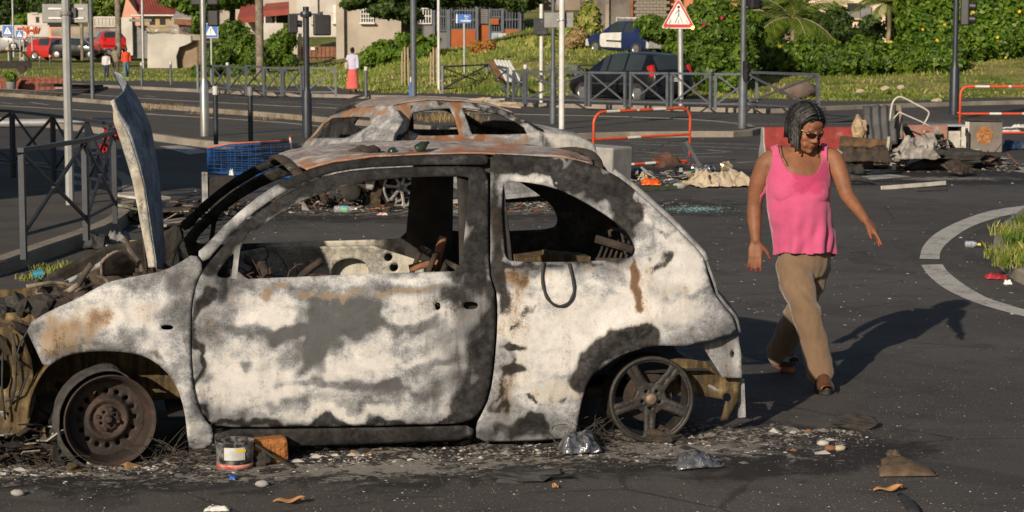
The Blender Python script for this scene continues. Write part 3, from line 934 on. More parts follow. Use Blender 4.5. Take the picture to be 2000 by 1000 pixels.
# bonnet, thrown up and curled
near = [(304, 524), (298, 470), (291, 420), (281, 360), (268, 310), (251, 262), (233, 226), (219, 196)]
midp = [(321, 522), (322, 480), (317, 420), (311, 360), (304, 300), (294, 250), (272, 200), (246, 162)]
farp = [(296, 500), (292, 460), (285, 405), (277, 345), (268, 290), (256, 232), (240, 180), (221, 139)]
N_, M_, F_ = (spl(L, 6) for L in (near, midp, farp))
N3 = [CF.plane(*p, -.62) for p in N_]
M3 = [CF.plane(*p, -.05) for p in M_]
F3 = [CF.plane(*p, .52) for p in F_]
nb = len(N3) - 1
def hood_pt(u, v, off=0.0):
 k = v * nb
 i = min(int(k), nb - 1)
 t = k - i
 a, b, c = N3[i].lerp(N3[i + 1], t), M3[i].lerp(M3[i + 1], t), F3[i].lerp(F3[i + 1], t)
 p = a * (1 - u) * (1 - 2 * u) + b * 4 * u * (1 - u) + c * u * (2 * u - 1)
 p = p + Vector((.010 * fbm((u * 3, v * 5, 4)) + off, 0, .008 * fbm((u * 4, v * 3, 8))))
 return p
mb = MB()
mb.grid(lambda u, v: hood_pt(u, v), 26, 48)
M_HOOD = burnt_mat('burnt_bonnet', (.29, .32, .37), (.40, .42, .45), (.10, .10, .105), (.2, .1, .05), (.28, .22, .15), .4)
hood = burn_grid(mb, 'bonnet', M_HOOD, car, CF, (.50, .05, -.2), [('s', 290, 215, 16, 30, 0, .3)], .006)
mb = MB()
mb.grid(lambda u, v: hood_pt(.0 + .015 * u, .01 + .98 * v, -.002 - (.030 + .018 * math.sin(v * 2.6)) * u * (1 - smooth01(.75, 1, v))), 6, 60)
burn_grid(mb, 'bonnet_frame', M_INNER, hood, CF, (.62, .22, .42), [('s', 285, 400, 8, 120, 8, .25)], .018)
mb = MB()
mb.tube([CF.plane(283, 412, -.60), CF.plane(281, 470, -.58), CF.plane(287, 535, -.56)], .007, 6)
mb.tube([CF.plane(296, 470, -.60), CF.plane(300, 540, -.56)], .012, 6)
mb.build('bonnet_stay', M_CHARB, hood, smooth=True)
# floor, bulkhead, cross members, dash remains
mb = MB()
mb.grid(lambda u, v: (.25 + 2.5 * u, -.70 + 1.4 * v, .20 + .05 * math.exp(-((v - .5) / .1) ** 2) + .12 * smooth01(.62, .8, u) + .015 * fbm((u * 9, v * 6, 1))), 40, 24)
mb.build('floor_pan', M_CHAR, car, smooth=True)
mb = MB()
mb.grid(lambda u, v: (.42 - .05 * v + .05 * fbm((u * 5, v * 4, 6)), -.70 + 1.4 * u, .22 + .60 * v), 20, 12)
mb.build('bulkhead', M_CHARB, car, smooth=True, solid=.01)
mb = MB()
mb.tube([(.72, -.68, .74), (.74, 0, .78), (.72, .68, .74)], .022, 8)
mb.tube([(.70, -.36, .62), (.92, -.36, .80), (.98, -.36, .84)], .018, 8)
mb.build('dash_beam', M_CHARB, car, smooth=True)
rw = random.Random(5)
mb = MB()
for k in range(120):
 x, y, z = .58 + rw.random() * .34, -.62 + rw.random() * 1.05, .60 + rw.random() * .08
 p = [Vector((x, y, z))]
 d = Vector((rw.uniform(-1, 1), rw.uniform(-1, 1), rw.uniform(.2, 1))).normalized()
 for q in range(7):
  d = (d + Vector((rw.uniform(-1, 1), rw.uniform(-1, 1), rw.uniform(-1.0, .5))) * .55).normalized()
  p.append(p[-1] + d * .028)
 mb.tube(p, .003, 4, False)
mb.build('burnt_wiring', pm('burnt_wiring_copper', (.11, .05, .035), (.03, .022, .02), 14, .85), car)
# dash ash heap
mb = MB()
mb.grid(lambda u, v: (.50 + .45 * u, -.66 + 1.3 * v, .60 + .10 * math.sin(PI * u) * (1 + .8 * fbm((u * 6, v * 8, 3))) + .02 * fbm((u * 20, v * 26, 3))), 24, 40)
mb.build('dash_remains', M_CHARB, car, smooth=False)
# seats: bare frames
for sy in (-.36, .36):
 mb = MB()
 for yy in (-.2, .2):
  mb.tube([(1.02, sy + yy, .34), (1.42, sy + yy, .33), (1.50, sy + yy, .55), (1.60, sy + yy, .80)], .014, 6)
 mb.tube([(1.60, sy - .2, .80), (1.60, sy + .2, .80)], .014, 6)
 mb.tube([(1.02, sy - .2, .34), (1.02, sy + .2, .34)], .014, 6)
 for k in range(6):
  z = .42 + .06 * k
  mb.tube([(1.47 + .025 * k, sy - .2, z), (1.46 + .025 * k, sy, z + .01), (1.47 + .025 * k, sy + .2, z)], .004, 4)
 mb.build('seat_frame', M_CHARB, car, smooth=True)
mb = MB()
mb.tube([CF.plane(848, 528, .25), CF.plane(855, 500, .25), CF.plane(866, 462, .25)], [.03, .026, .02], 7)
mb.tube([CF.plane(800, 525, .2), CF.plane(835, 515, .2), CF.plane(850, 526, .2)], .02, 7)
mb.build('seat_belt_reel', pm('rust_orange', (.30, .13, .06), (.16, .08, .045), 9, .85, bump=.5, dirt=(.30, .26, .20)), car, smooth=True)
# rear bench frame leaning in the back
mb = MB()
for k in range(7):
 a, b = CF.plane(1166 + 11 * k, 508, -.25), CF.plane(1178 + 10 * k, 470, -.15)
 mb.tube([a, a.lerp(b, .5) + Vector((.01, 0, .01)), b], .007, 6)
mb.beam(CF.plane(1164, 466, -.2), CF.plane(1238, 488, -.3), .03, .035)
mb.beam(CF.plane(1164, 510, -.3), CF.plane(1240, 510, -.3), .03, .03)
mb.tube([CF.plane(*q, -.2) for q in [(1192, 462), (1190, 452), (1198, 447), (1216, 452), (1222, 461), (1232, 462), (1236, 472)]], .009, 7)
mb.build('rear_seat_frame', M_CHARB, car, smooth=True)
mb = MB()
mb.box(CF.plane(1105, 504, .1), (.20, .2, .05), (0, .1, 0))
mb.box(CF.plane(1045, 506, .2), (.16, .2, .05), (0, -.1, .1))
mb.build('parcel_shelf_piece', M_GOLD, car)
# tailgate: frame down both sides and the lower panel, bowed rearwards
hatch = [CF.xz(*q) for q in [(1195, 338), (1232, 364), (1262, 390), (1300, 424), (1340, 464), (1372, 497), (1379, 512), (1388, 548), (1398, 576), (1417, 600), (1437, 624), (1443, 650)]]
for sd in (-1, 1):
 mb = MB()
 pth = []
 for p in hatch[:7]:
  pth.append((p.x + .012, sd * (float(car_w(p.x, p.y)) - .03), p.y + .004))
 mb.tube(pth, .028, 8, flat=.6)
 mb.build('tailgate_side_frame', M_BURN_B, car, smooth=True)
def tg(u, v):
 k = 5 + v * 6
 i = min(int(k), 10)
 p = hatch[i].lerp(hatch[i + 1], k - i)
 s_ = 2 * u - 1
 w_ = float(car_w(p.x, p.y)) - .012
 return (p.x + .012 + .12 * (1 - s_ * s_) + .015 * fbm((u * 5, v * 4, 9)), s_ * w_, p.y)
mb = MB()
mb.grid(tg, 30, 14)
burn_grid(mb, 'tailgate', M_BURN, car, CF, (.45, .45, .2), [], .012)
# rear bumper remains: bracket with a hole, gold longitudinal, hanging strip
br = [(1369, 672), (1442, 656), (1447, 690), (1449, 738), (1412, 738)]
b3 = [CF.plane(*q, -.70) for q in br]
V, T, _ = cdt([(p.x, p.z) for p in b3], [hole(CF.plane(1430, 691, -.70).x, CF.plane(1430, 691, -.70).z, .011, .017, 10)], .015)
mb = MB()
mb.add([(x, -.70 + .02 * fbm((x * 8, z * 8, 0)), z) for x, z in V], [tuple(int(i) for i in t) for t in T])
mb.build('bumper_bracket', burnt_mat('burnt_bracket', ash=(.55, .53, .50), use_attr=False), car, smooth=True, solid=.008)
gp_ = [(1308, 700), (1340, 700), (1380, 706), (1412, 738), (1446, 742), (1436, 790), (1420, 818), (1405, 820), (1415, 780), (1385, 775), (1310, 772)]
g3 = [CF.plane(*q, -.62) for q in gp_]
V, T, _ = cdt([(p.x, p.z) for p in g3], [hole(CF.plane(1418, 775, -.62).x, CF.plane(1418, 775, -.62).z, .02, .02, 9)], .02)
mb = MB()
mb.add([(x, -.62 + .05 * fbm((x * 5, z * 5, 2)), z) for x, z in V], [tuple(int(i) for i in t) for t in T])
mb.build('rear_chassis_leg', M_GOLD, car, smooth=True, solid=.01)
mb = MB()
a, b = CF.plane(1446, 740, -.6), CF.plane(1449, 815, -.6)
mb.beam(a, b, .012, .035)
mb.tube([CF.plane(*q, -.62) for q in [(1383, 752), (1402, 762), (1440, 762)]], .008, 6)
mb.build('bumper_strip', M_BURN_B, car)
# inside of the arches, chassis, underside
for nm, xc, mt in (('front_wheel_arch', .02, M_GOLD), ('rear_wheel_arch', 2.453, M_CHAR)):
 for sd in (-1, 1):
  mb = MB()
  mb.grid(lambda u, v: (xc - .37 * math.cos(PI * u * (.66 if xc > 1 else 1)), sd * (.77 - .34 * v - .012), .22 + .35 * math.sin(PI * u * (.66 if xc > 1 else 1)) * (1 - .03 * fbm((u * 7, v * 5, xc)))), 24, 8)
  ob = mb.build(nm + '_liner', mt, car, smooth=True, solid=.008)
V, T, _ = cdt([(-.62, .26), (-.44, .20), (.40, .24), (.42, .58), (.2, .66), (-.2, .66), (-.60, .64)],
    [hole(-.33, .42, .05, .07), hole(-.2, .55, .03, .03), hole(.3, .42, .05, .06), hole(-.5, .5, .02, .03), hole(-.45, .33, .04, .03), hole(.0, .6, .04, .02)], .025)
for sd in (-1, 1):
 mb = MB()
 mb.add([(x, sd * (.46 + .03 * fbm((x * 6, z * 6, 3))), z) for x, z in V], [tuple(int(i) for i in t) for t in T])
 mb.build('inner_apron', M_GOLD, car, smooth=True, solid=.01)
# front cross panel: scorched radiator support
FRP = [(-10, 640), (20, 632), (46, 655), (62, 700), (70, 780), (52, 840), (20, 850), (-60, 850), (-90, 640)]
f3 = [CF.plane(*q, -.66) for q in FRP]
V, T, _ = cdt([(p.x, p.z) for p in f3], [hole(CF.plane(8, 730, -.66).x, CF.plane(8, 730, -.66).z, .03, .07, 12), hole(CF.plane(38, 680, -.66).x, CF.plane(38, 680, -.66).z, .016, .02, 8), hole(CF.plane(32, 730, -.66).x, CF.plane(32, 730, -.66).z, .008, .008, 6)], .02)
mb = MB()
mb.add([(x, -.66 + .06 * fbm((x * 4, z * 4, 5)) - .15 * (x + .55), z) for x, z in V], [tuple(int(i) for i in t) for t in T])
mb.build('front_panel', M_GOLD, car, smooth=True, solid=.01)
mb = MB()
for q in [[(25, 650), (32, 690), (30, 760), (18, 800)], [(58, 640), (40, 670), (30, 700), (48, 715)], [(5, 690), (4, 760), (10, 820)], [(55, 730), (40, 770), (10, 785)]]:
 mb.tube([CF.plane(a, b, -.72) for a, b in q], .005, 5)
mb.build('front_cables', M_BLACKP, car, smooth=True)
# engine bay: block, boxes, bent bars
mb = MB()
for k in range(46):
 x, y = rw.uniform(-.68, .30), rw.uniform(-.66, .60)
 zt = .56 + .14 * smooth01(-.6, .3, x) + .04 * rw.random()
 mb.ball((x, y, zt - .05), (.05 + .07 * rw.random(), .05 + .08 * rw.random(), .04 + .05 * rw.random()), 9, 6, (rw.random(), rw.random(), rw.random() * 3), .5, k)
mb.build('engine_remains', M_CHARB, car)
mb = MB()
for k in range(16):
 x, y = rw.uniform(-.60, .30), rw.uniform(-.55, .5)
 p = Vector((x, y, .60 + .12 * smooth01(-.6, .3, x)))
 pts = [p]
 d = Vector((rw.uniform(-1, 1), rw.uniform(-1, 1), rw.uniform(-.2, .4))).normalized()
 for q in range(5):
  d = (d + Vector((rw.uniform(-1, 1), rw.uniform(-1, 1), rw.uniform(-.4, .4))) * .5).normalized()
  pts.append(pts[-1] + d * .06)
 mb = MB()
 mb.tube(pts, rw.uniform(.006, .016), 6)
 mb.build('hose', pm('burnt_hose', (.10, .075, .055), (.035, .03, .026), 10, .9, dirt=(.26, .22, .17)), car, smooth=True)
mb = MB()
mb.tube([CF.plane(*q, .62) for q in [(86, 574), (130, 552), (170, 532), (205, 512), (214, 502), (222, 500)]], [.012, .014, .014, .016, .02, .012], 7)
mb.build('bent_wing_edge', M_BURN_B, car, smooth=True)
mb = MB()
mb.grid(lambda u, v: CF.plane(198 + 66 * u, 512 + 30 * v - 22 * math.sin(PI * u) * (1 - v), -.1 + .2 * u) + Vector((0, .1 * v, .01 * fbm((u * 6, v * 6, 0)))), 12, 8)
mb.build('strut_tower', pm('ashy_pink_metal', (.34, .27, .22), (.16, .12, .10), 8, .9, bump=.6, dirt=(.07, .05, .04)), car, smooth=True, solid=.012)
mb = MB()
for k in range(10):
 mb.ball(CF.plane(rw.uniform(0, 100), rw.uniform(590, 640), rw.uniform(-.6, -.2)), (.03 + .05 * rw.random(), .05, .02 + .04 * rw.random()), 8, 6, (rw.random(), rw.random(), 0), .6, k)
for k in range(22):
 mb.ball(CF.plane(rw.uniform(-30, 150), rw.uniform(780, 885), rw.uniform(-.6, -.35)), (.03 + .06 * rw.random(), .05, .02 + .04 * rw.random()), 8, 6, (rw.random(), rw.random(), 0), .7, k)
mb.build('bumper_remains', M_CHAR, car)['kind'] = 'stuff'
mb = MB()
mb.box((-.30, -.05, .42), (.46, .80, .36), (.05, .04, .03)).box((-.62, 0, .40), (.05, 1.0, .34))
mb.build('engine_block', M_CHAR, car, bevel=.03)
# ---- wheels
def steel_wheel(parent, loc, yaw, r=.198, mat=M_RIM):
 root = bpy.data.objects.new('wheel', None)
 COL.objects.link(root)
 root.parent = parent
 root.location = loc
 root.rotation_euler = (R(-2), 0, yaw)
 mb = MB()
 mb.lathe([(r, -.012), (r * 1.01, 0), (r * .965, .004), (r * .93, .018), (r * .905, .05), (r * .84, .085), (r * .84, .12), (r * .92, .16), (r, .17)], 48, (0, 0, 0), (0, 1, 0))
 mb.build('rim', mat, root, smooth=True, solid=.006)
 hs = [hole(.121 * math.cos(2 * PI * k / 16), .121 * math.sin(2 * PI * k / 16), .0115, .0115, 8) for k in range(16)]
 hs += [hole(.036 * math.cos(2 * PI * k / 4 + .5), .036 * math.sin(2 * PI * k / 4 + .5), .007, .007, 7) for k in range(4)]
 V, T, _ = cdt(hole(0, 0, r * .86, r * .86, 48), hs, .012)
 rr = np.hypot(V[:, 0], V[:, 1])
 yy = .088 - .034 * np_s(.105, .085, rr) + .022 * np_s(.085, .066, rr) - .020 * np_s(.056, .046, rr) - .012 * np_s(.024, .014, rr)
 mb = MB()
 mb.add([(x, y, z) for (x, z), y in zip(V, yy)], [tuple(int(i) for i in t) for t in T])
 mb.build('wheel_disc', mat, root, smooth=True, solid=.004)
 mb = MB()
 for k in range(4):
  a = 2 * PI * k / 4 + 1.28
  mb.lathe([(.0001, .040), (.008, .042), (.010, .055), (.010, .08)], 6, (.045 * math.cos(a), .0, .045 * math.sin(a)), (0, 1, 0))
 mb.lathe([(.0001, -.012), (.012, -.010), (.02, .005), (.022, .03), (.03, .035)], 14, (0, .035, 0), (0, 1, 0))
 mb.build('hub', mat, root, smooth=40)
 return root
w1 = steel_wheel(car, (0, -.76, .200), R(9))
mb = MB()
def carc(u, v):
 a = R(62) + R(215) * u
 rr = .200 + (.036 + .016 * fbm((u * 9, v * 4, 1))) * math.sin(PI * min(1, max(0, v * .9 + .1))) ** .5 * (1 - .75 * smooth01(.80, 1, u)) * smooth01(-.02, .12, u)
 return (rr * math.cos(a), .004 + .165 * v + .006 * fbm((u * 20, v * 6, 7)), rr * math.sin(a))
mb.grid(carc, 60, 10)
mb.build('tyre', M_TYRE, w1, smooth=True, solid=.006)
def alloy_wheel(parent, loc, yaw, r=.198, n=5, mat=M_ALLOY, phase=0.0, wfrac=.30, inner=.062, name='wheel', disc=True):
 root = bpy.data.objects.new(name, None)
 COL.objects.link(root)
 root.parent = parent
 root.location = loc
 root.rotation_euler = (0, 0, yaw)
 mb = MB()
 mb.lathe([(r * .93, -.006), (r, -.008), (r * 1.01, .004), (r * .95, .012), (r * .90, .04), (r * .86, .10), (r * .93, .15), (r, .16)], 56, (0, 0, 0), (0, 1, 0))
 mb.build('rim', mat, root, smooth=True, solid=.006)
 hs = []
 ro, ri = r * .885, inner + .012
 for k in range(n):
  a0 = phase + 2 * PI * (k + .5) / n
  hw = PI / n
  pts = []
  wo, wi = hw - wfrac * .33, hw - wfrac * .9
  for t in np.linspace(-1, 1, 9): pts.append((ro * math.cos(a0 + wo * t), ro * math.sin(a0 + wo * t)))
  for t in np.linspace(1, -1, 4): pts.append((ri * math.cos(a0 + wi * t), ri * math.sin(a0 + wi * t)))
  hs.append([tuple(p) for p in chaikin(pts, 1)])
 for k in range(n if n == 5 else 4):
  a = phase + 2 * PI * k / (n if n == 5 else 4)
  hs.append(hole(.043 * math.cos(a), .043 * math.sin(a), .0085, .0085, 8))
 V, T, _ = cdt(hole(0, 0, r * .955, r * .955, 56), hs, .009 if r < .21 else .012)
 rr = np.hypot(V[:, 0], V[:, 1])
 ang = np.arctan2(V[:, 1], V[:, 0]) - phase
 sp = np.abs(((ang * n / (2 * PI)) + .5) % 1 - .5) * 2 * PI / n * rr      # distance from the spoke's middle line
 yy = .004 + .022 * np_s(.16, .05, rr) * .6 + .007 * np.exp(-(sp / .006) ** 2) * np_s(.06, .09, rr) + .006 * np_s(.012, .022, sp)
 mb = MB()
 mb.add([(x, y, z) for (x, z), y in zip(V, yy)], [tuple(int(i) for i in t) for t in T])
 mb.build('spokes', mat, root, smooth=True, solid=.022)
 mb = MB()
 mb.lathe([(.0001, -.012), (.020, -.011), (.026, -.006), (.028, .004), (.028, .02)], 20, (0, .004, 0), (0, 1, 0))
 mb.build('hub_cap', pm('brassy_hub_cap', (.24, .17, .11), (.14, .10, .07), 20, .6, .3), root, smooth=40)
 if disc:
  mb = MB()
  mb.lathe([(.0001, .07), (.115, .07), (.118, .075), (.118, .09)], 36, (0, 0, 0), (0, 1, 0))
  mb.ball((.09, .085, .05), (.04, .03, .05), 8, 6, None, .3, 2)
  mb.build('brake_disc', M_RIM, root, smooth=40)
 return root
w2 = alloy_wheel(car, (2.453, -.745, .203), R(-2), phase=R(-93), wfrac=.40)
for xx in (0, 2.453):
 mb = MB()
 mb.lathe([(.195, 0), (.2, .01), (.18, .03), (.17, .12), (.195, .15), (.05, .1), (.0001, .1)], 28, (0, 0, 0), (0, 1, 0))
 mb.build('wheel', M_RIM, car, smooth=40, loc=(xx, .60, .2))
mb = MB()
mb.tube([(2.453, -.66, .2), (2.453, .66, .2)], .03, 8)
mb.beam((2.0, -.5, .22), (2.5, -.5, .2), .05, .05)
mb.beam((2.0, .5, .22), (2.5, .5, .2), .05, .05)
mb.tube([(0, -.66, .2), (.05, 0, .2), (0, .66, .2)], .025, 8)
mb.tube([(.3, .1, .16), (1.4, .12, .15), (2.5, .2, .18)], .03, 8)
mb.ball((2.72, .15, .22), (.22, .3, .08), 14, 8)
mb.build('axles_and_exhaust', M_RIM, car, smooth=True)
# cable loop hanging from the rear window
mb = MB()
lp = [(1061, 512), (1058, 535), (1060, 560), (1068, 582), (1082, 595), (1098, 597), (1112, 588), (1120, 568), (1117, 540), (1110, 514)]
mb.tube([Vector((p.x, -float(car_w(p.x, p.y)) - .012, p.y)) for p in (CF.xz(*q) for q in spl(lp, 3))], [.0055 + .0025 * abs(math.sin(i * .9)) for i in range(len(spl(lp, 3)))], 6)
mb.build('hanging_cable', M_BLACKP, car, smooth=True)
# mirror mount plate in the corner of the door window
mb = MB()
mq = [CF.xz(*q) for q in [(452, 545), (458, 490), (470, 477), (462, 546)]]
mb.add([(p.x, -float(car_w(p.x, p.y)) + .005, p.y) for p in mq], [(0, 1, 2, 3)])
mb.build('quarter_light_post', M_BURN_B, car, solid=.012)
# charred bottles and lumps lying on the roof
def roof_at(px, py):
 return CF.plane(px, py, 0.1)
for px, py, rr, mt, nm, lb in [(764, 297, .020, 'dark_green_glass', 'bottle', 'sooty round glass bottle base on the hatchback roof'), (812, 293, .022, 'dark_green_glass', 'bottle', 'dark green broken glass bottle on the hatchback roof'),
        (718, 297, .036, 'charred_brown', 'charred_lump', 'charred brown lump on the hatchback roof, left of the bottles')]:
 m_ = M_CHARB if mt == 'charred_brown' else pm('dark_green_glass', (.012, .022, .014), (.03, .05, .03), 12, .25, dirt=(.10, .09, .07), dirt_amt=.5)
 P = CF.plane(px, py, .05)
 P = Matrix.Rotation(CAR_RZ, 4, 'Z') @ P + CAR_O
 mb = MB()
 if 'bottle' == nm:
  mb.lathe([(.0001, 0), (rr, .003), (rr * 1.06, .008), (rr, .045), (rr * .7, .055), (rr * .4, .065), (rr * .38, .075), (rr * .3, .075)], 16, (0, 0, 0), (.2, 1, .1) if px < 800 else (.75, .2, .45))
 else:
  mb.ball((0, 0, 0), (.06, .05, .03), 12, 8, None, .6, 3)
  mb.ball((-.05, 0, -.005), (.05, .05, .022), 12, 8, None, .7, 5)
 tag(mb.build(nm, m_, smooth=True, loc=P), lb, 'bottle' if nm == 'bottle' else 'debris')
# ================================================================== STREET FURNITURE
M_STEELG = pm('grey_painted_steel', (.115, .125, .14), (.085, .092, .105), 5, .5, .2, .12, 80, (.15, .13, .11), .57)
M_STEELD = pm('dark_blue_grey_steel', (.032, .038, .050), (.022, .026, .034), 5, .45, .2, .1, 80, (.08, .075, .07), .58)
M_GALV = pm('galvanised_steel', (.46, .46, .45), (.36, .36, .355), 4, .45, .5, .06, 40, (.30, .27, .23), .60)
M_SSTEEL = pm('stainless_steel', (.62, .61, .58), (.50, .49, .47), 3, .28, .85, .03, 60)
M_WHITEP = pm('white_painted_steel', (.62, .61, .58), (.50, .49, .47), 4, .5, 0, .08, 50, (.30, .27, .22), .60)
M_SIGNBACK = pm('aluminium_sign_back', (.26, .255, .24), (.19, .185, .175), 3, .6, .3, .05, 40, (.22, .20, .17), .55)
M_CAPW = pm('white_cap', (.66, .64, .58), (.52, .50, .46), 6, .6)
M_SIGBLK = pm('signal_black', (.014, .014, .016), (.022, .022, .024), 6, .5)
M_WOOD = pm('weathered_wood_pole', (.20, .165, .125), (.12, .10, .078), 8, .9, bump=.4, dirt=(.26, .22, .17))
M_BLUE = pm('sign_blue', (.03, .14, .46), (.025, .11, .38), 5, .5)
M_WHT = pm('sign_white', (.74, .74, .72), (.64, .64, .62), 5, .5)
M_RED = pm('sign_red', (.52, .035, .025), (.42, .03, .025), 5, .5)
M_ORR = pm('barrier_orange_red', (.62, .085, .022), (.50, .065, .02), 7, .5, 0, .08, 60, (.30, .09, .05), .60)
M_BARW = pm('barrier_white', (.70, .67, .62), (.55, .52, .48), 7, .5, 0, 0, None, (.35, .30, .25), .58)
def barrier(p0, p1, h, label, mat=M_STEELG, t=.05, bot=.17, name='crossed_railing', group='crossed steel railings', lean=0.0):
 p0, p1 = Vector(p0), Vector(p1)
 d = p1 - p0
 L = d.to_2d().length
 root = empty(name, p0, math.atan2(d.y, d.x), label, 'railing', group)
 root.rotation_euler[0] = lean
 dz = d.z
 q = lambda x, z: Vector((x, 0, z + dz * x / L))
 for x in (t / 2, L - t / 2):
  MB().box(q(x, h / 2 - .02), (t, t, h - .04)).build('post', mat, root)
 MB().beam(q(0, h), q(L, h), t * 1.15, t * .8).build('top_rail', mat, root)
 MB().beam(q(t, bot), q(L - t, bot), t * .6, t * .6).build('bottom_rail', mat, root)
 MB().beam(q(t, bot + .01), q(L - t, h - .03), t * .5, t * .62).build('brace', mat, root)
 MB().beam(q(t, h - .03), q(L - t, bot + .01), t * .46, t * .58).build('brace', mat, root)
 if t > .045:
  MB().beam(q(L / 2 - .05, (h + bot) / 2), q(L / 2 + .05, (h + bot) / 2), t * .6, t * .9).build('centre_plate', mat, root)
 return root
zP = .115
fb = [(45, 507), (170, 469), (226, 436)]
for (a, b), lb in zip(zip(fb, fb[1:]), ('dark steel crossed railing panel nearest the camera, on the left pavement', 'dark steel crossed railing panel just behind the nearest one, ending beside the upright bonnet')):
 barrier(g(*a, zP), g(*b, zP), .88, lb, M_STEELD, .046, .2)
bb = [(-100, 332), (27, 346), (106, 363), (173, 381), (221, 395)]
for i, (a, b) in enumerate(zip(bb, bb[1:])):
 barrier(g(*a, zP), g(*b, zP), .86, ['dark crossed railing panel cut off by the left edge of the picture', 'dark crossed railing panel left of the pale octagonal pole', 'dark crossed railing panel that the pale octagonal pole stands in front of', 'dark crossed railing panel tied with red cloth'][i], M_STEELD, .046, .2)
# red cloths tied to the railing
for px, py, Y, s_, lb in [(222, 259, 23.2, .13, 'red cloth knotted on the top rail of the railing'), (206, 288, 23.4, .09, 'smaller red cloth hanging low on the railing')]:
 mb = MB()
 for k in range(4):
  a = rnd.random() * 6
  mb.grid(lambda u, v: Vector((s_ * (u - .5) * 1.4 * math.cos(a) + .05 * (k - 1.5) * s_ * 4, s_ * (u - .5) * math.sin(a), s_ * (v - .6))) + Vector((fbm((u * 3, v * 3, k)), fbm((u * 3, v * 3, k + 9)), fbm((u * 3, v * 3, k + 19)))) * s_ * .7, 8, 8)
 tag(mb.build('cloth', pm('red_cloth', (.55, .02, .03), (.38, .015, .02), 12, .85), smooth=True, loc=at(px, py, Y)), lb, 'cloth')
far = [((386, 179), (414, 177), 0), ((416, 178), (446, 181), 0), ((448, 181), (481, 186), 0), ((481, 178), (515, 186), 0), ((516, 187), (552, 188), 0), ((553, 188), (591, 189), 0), ((592, 189), (658, 189), 0),
  ((576, 146), (655, 141), 0), ((864, 183), (952, 174), 0), ((956, 173), (992, 190), 0),
  ((1002, 202), (1025, 203), 0), ((1026, 203), (1146, 208), 0), ((1150, 208), (1223, 210), 0), ((1230, 210), (1306, 212), 0), ((1310, 212), (1390, 214), 0), ((1394, 215), (1480, 215), 0), ((1067, 178), (1126, 178), 0), ((1127, 178), (1190, 176), 0)]
FL = ['first crossed railing panel left of the stainless pole on the far pavement', 'crossed railing panel right behind the stainless pole on the far pavement', 'crossed railing panel right of the stainless pole on the far pavement',
  'crossed railing panel in front of the bushy verge, left of the utility pole', 'crossed railing panel in front of the tall utility pole', 'crossed railing panel just left of the black traffic light post', 'crossed railing panel between the black traffic light post and the woman in the coral skirt',
  'crossed railing panel in front of the rusty yard gate', 'crossed railing panel around the blue street name sign', 'short crossed railing panel below the leaning white slats', 'narrow crossed railing panel left of the white short post',
  'crossed railing panel behind the pair of grey and white poles', 'crossed railing panel in front of the front wheel of the black people carrier', 'crossed railing panel in front of the rear wheel of the black people carrier',
  'crossed railing panel in front of the number plate of the black people carrier', 'crossed railing panel just left of the dented grey pole', 'crossed railing panel on the ramp behind the grey pole', 'crossed railing panel on the ramp left of the black people carrier']
for (a, b, _), lb in zip(far, FL):
 zz = zP
 h = .95
 barrier(g(*a, zz), g(*b, zz), h, lb, M_STEELG, .075, .16, group='crossed steel railings')
barrier(g(1456, 214, zP), g(1600, 226, zP), 1.0, 'bent crossed railing panel behind the head of the woman in pink', M_STEELG, .075, .16, lean=.05)
def post(name, base, top_py, r, mat, label, cat='pole', lower=None, group=None, octag=False, lean=(0, 0)):
 """upright post from the ground up to the height seen at picture row top_py (or a number of metres)"""
 root = empty(name, base, 0, label, cat, group)
 d = ray(0, 0)
 H = top_py if top_py >= 0 else -top_py
 mb = MB()
 n = 8 if octag else 16
 if lower:
  r2, hz = lower
  mb.lathe([(r2, 0), (r2, hz), (r * 1.05, hz + .12), (r, hz + .2), (r, H), (.001, H)], n, (0, 0, 0), (lean[0], lean[1], 1))
 else:
  mb.lathe([(r, 0), (r, H), (.001, H)], n, (0, 0, 0), (lean[0], lean[1], 1))
 mb.build('shaft', mat, root, smooth=None if octag else 40)
 return root
def H_of(base, py):
 """height above the base reached at picture row py"""
 Y = base.y
 d = ray(1000, py)
 return CAM_H + d.z * Y / d.y - base.z
# octagonal pale pole with the back of a sign
b = g(137, 400, zP)
p = post('sign_post', b, 4.2, .048, M_GALV, 'pale octagonal pole with the back of a rectangular sign, by the left railing', 'sign', octag=True)
hz = H_of(b, 26)
MB().box((-.02, .07, hz), (.50, .02, .205)).build('sign_panel', M_SIGNBACK, p, bevel=.012)
for dz in (.05, -.05):
 MB().beam((-.20, .055, hz + dz), (.18, .055, hz + dz), .014, .02).build('sign_rail', M_GALV, p)
MB().lathe([(.056, -.02), (.062, -.015), (.062, .015), (.056, .02)], 16, (0, 0, hz)).box((-.06, .02, hz), (.05, .06, .05)).build('clamp', M_SIGNBACK, p)
MB().box((.075, .04, hz + .01), (.055, .04, .10)).build('bracket', M_SIGBLK, p)
post('lamp_post', g(181, 194, zP), 8, .065, M_STEELG, 'thin dark grey lamp post beside the left pale pole', 'lamp post')
for px, py, top, r, mt, lb in [(280, 134, 6, .075, M_GALV, 'pale metal post in front of the whitewashed ruined wall'), (232, 124, 9, .16, M_WOOD, 'brown wooden utility pole behind the parked red car'),
        (161, 118, 4.2, .09, M_WOOD, 'short brown wooden pole beside the parked dark car'), (27, 112, 8, .05, M_GALV, 'thin far lattice mast at the left edge')]:
 post('utility_pole', at(px, py, 112), top, r, mt, lb, 'pole')
post('utility_pole', at(508, 158, 97), 9, .19, M_WOOD, 'thick grey-brown utility pole left of the rusty gate', 'pole')
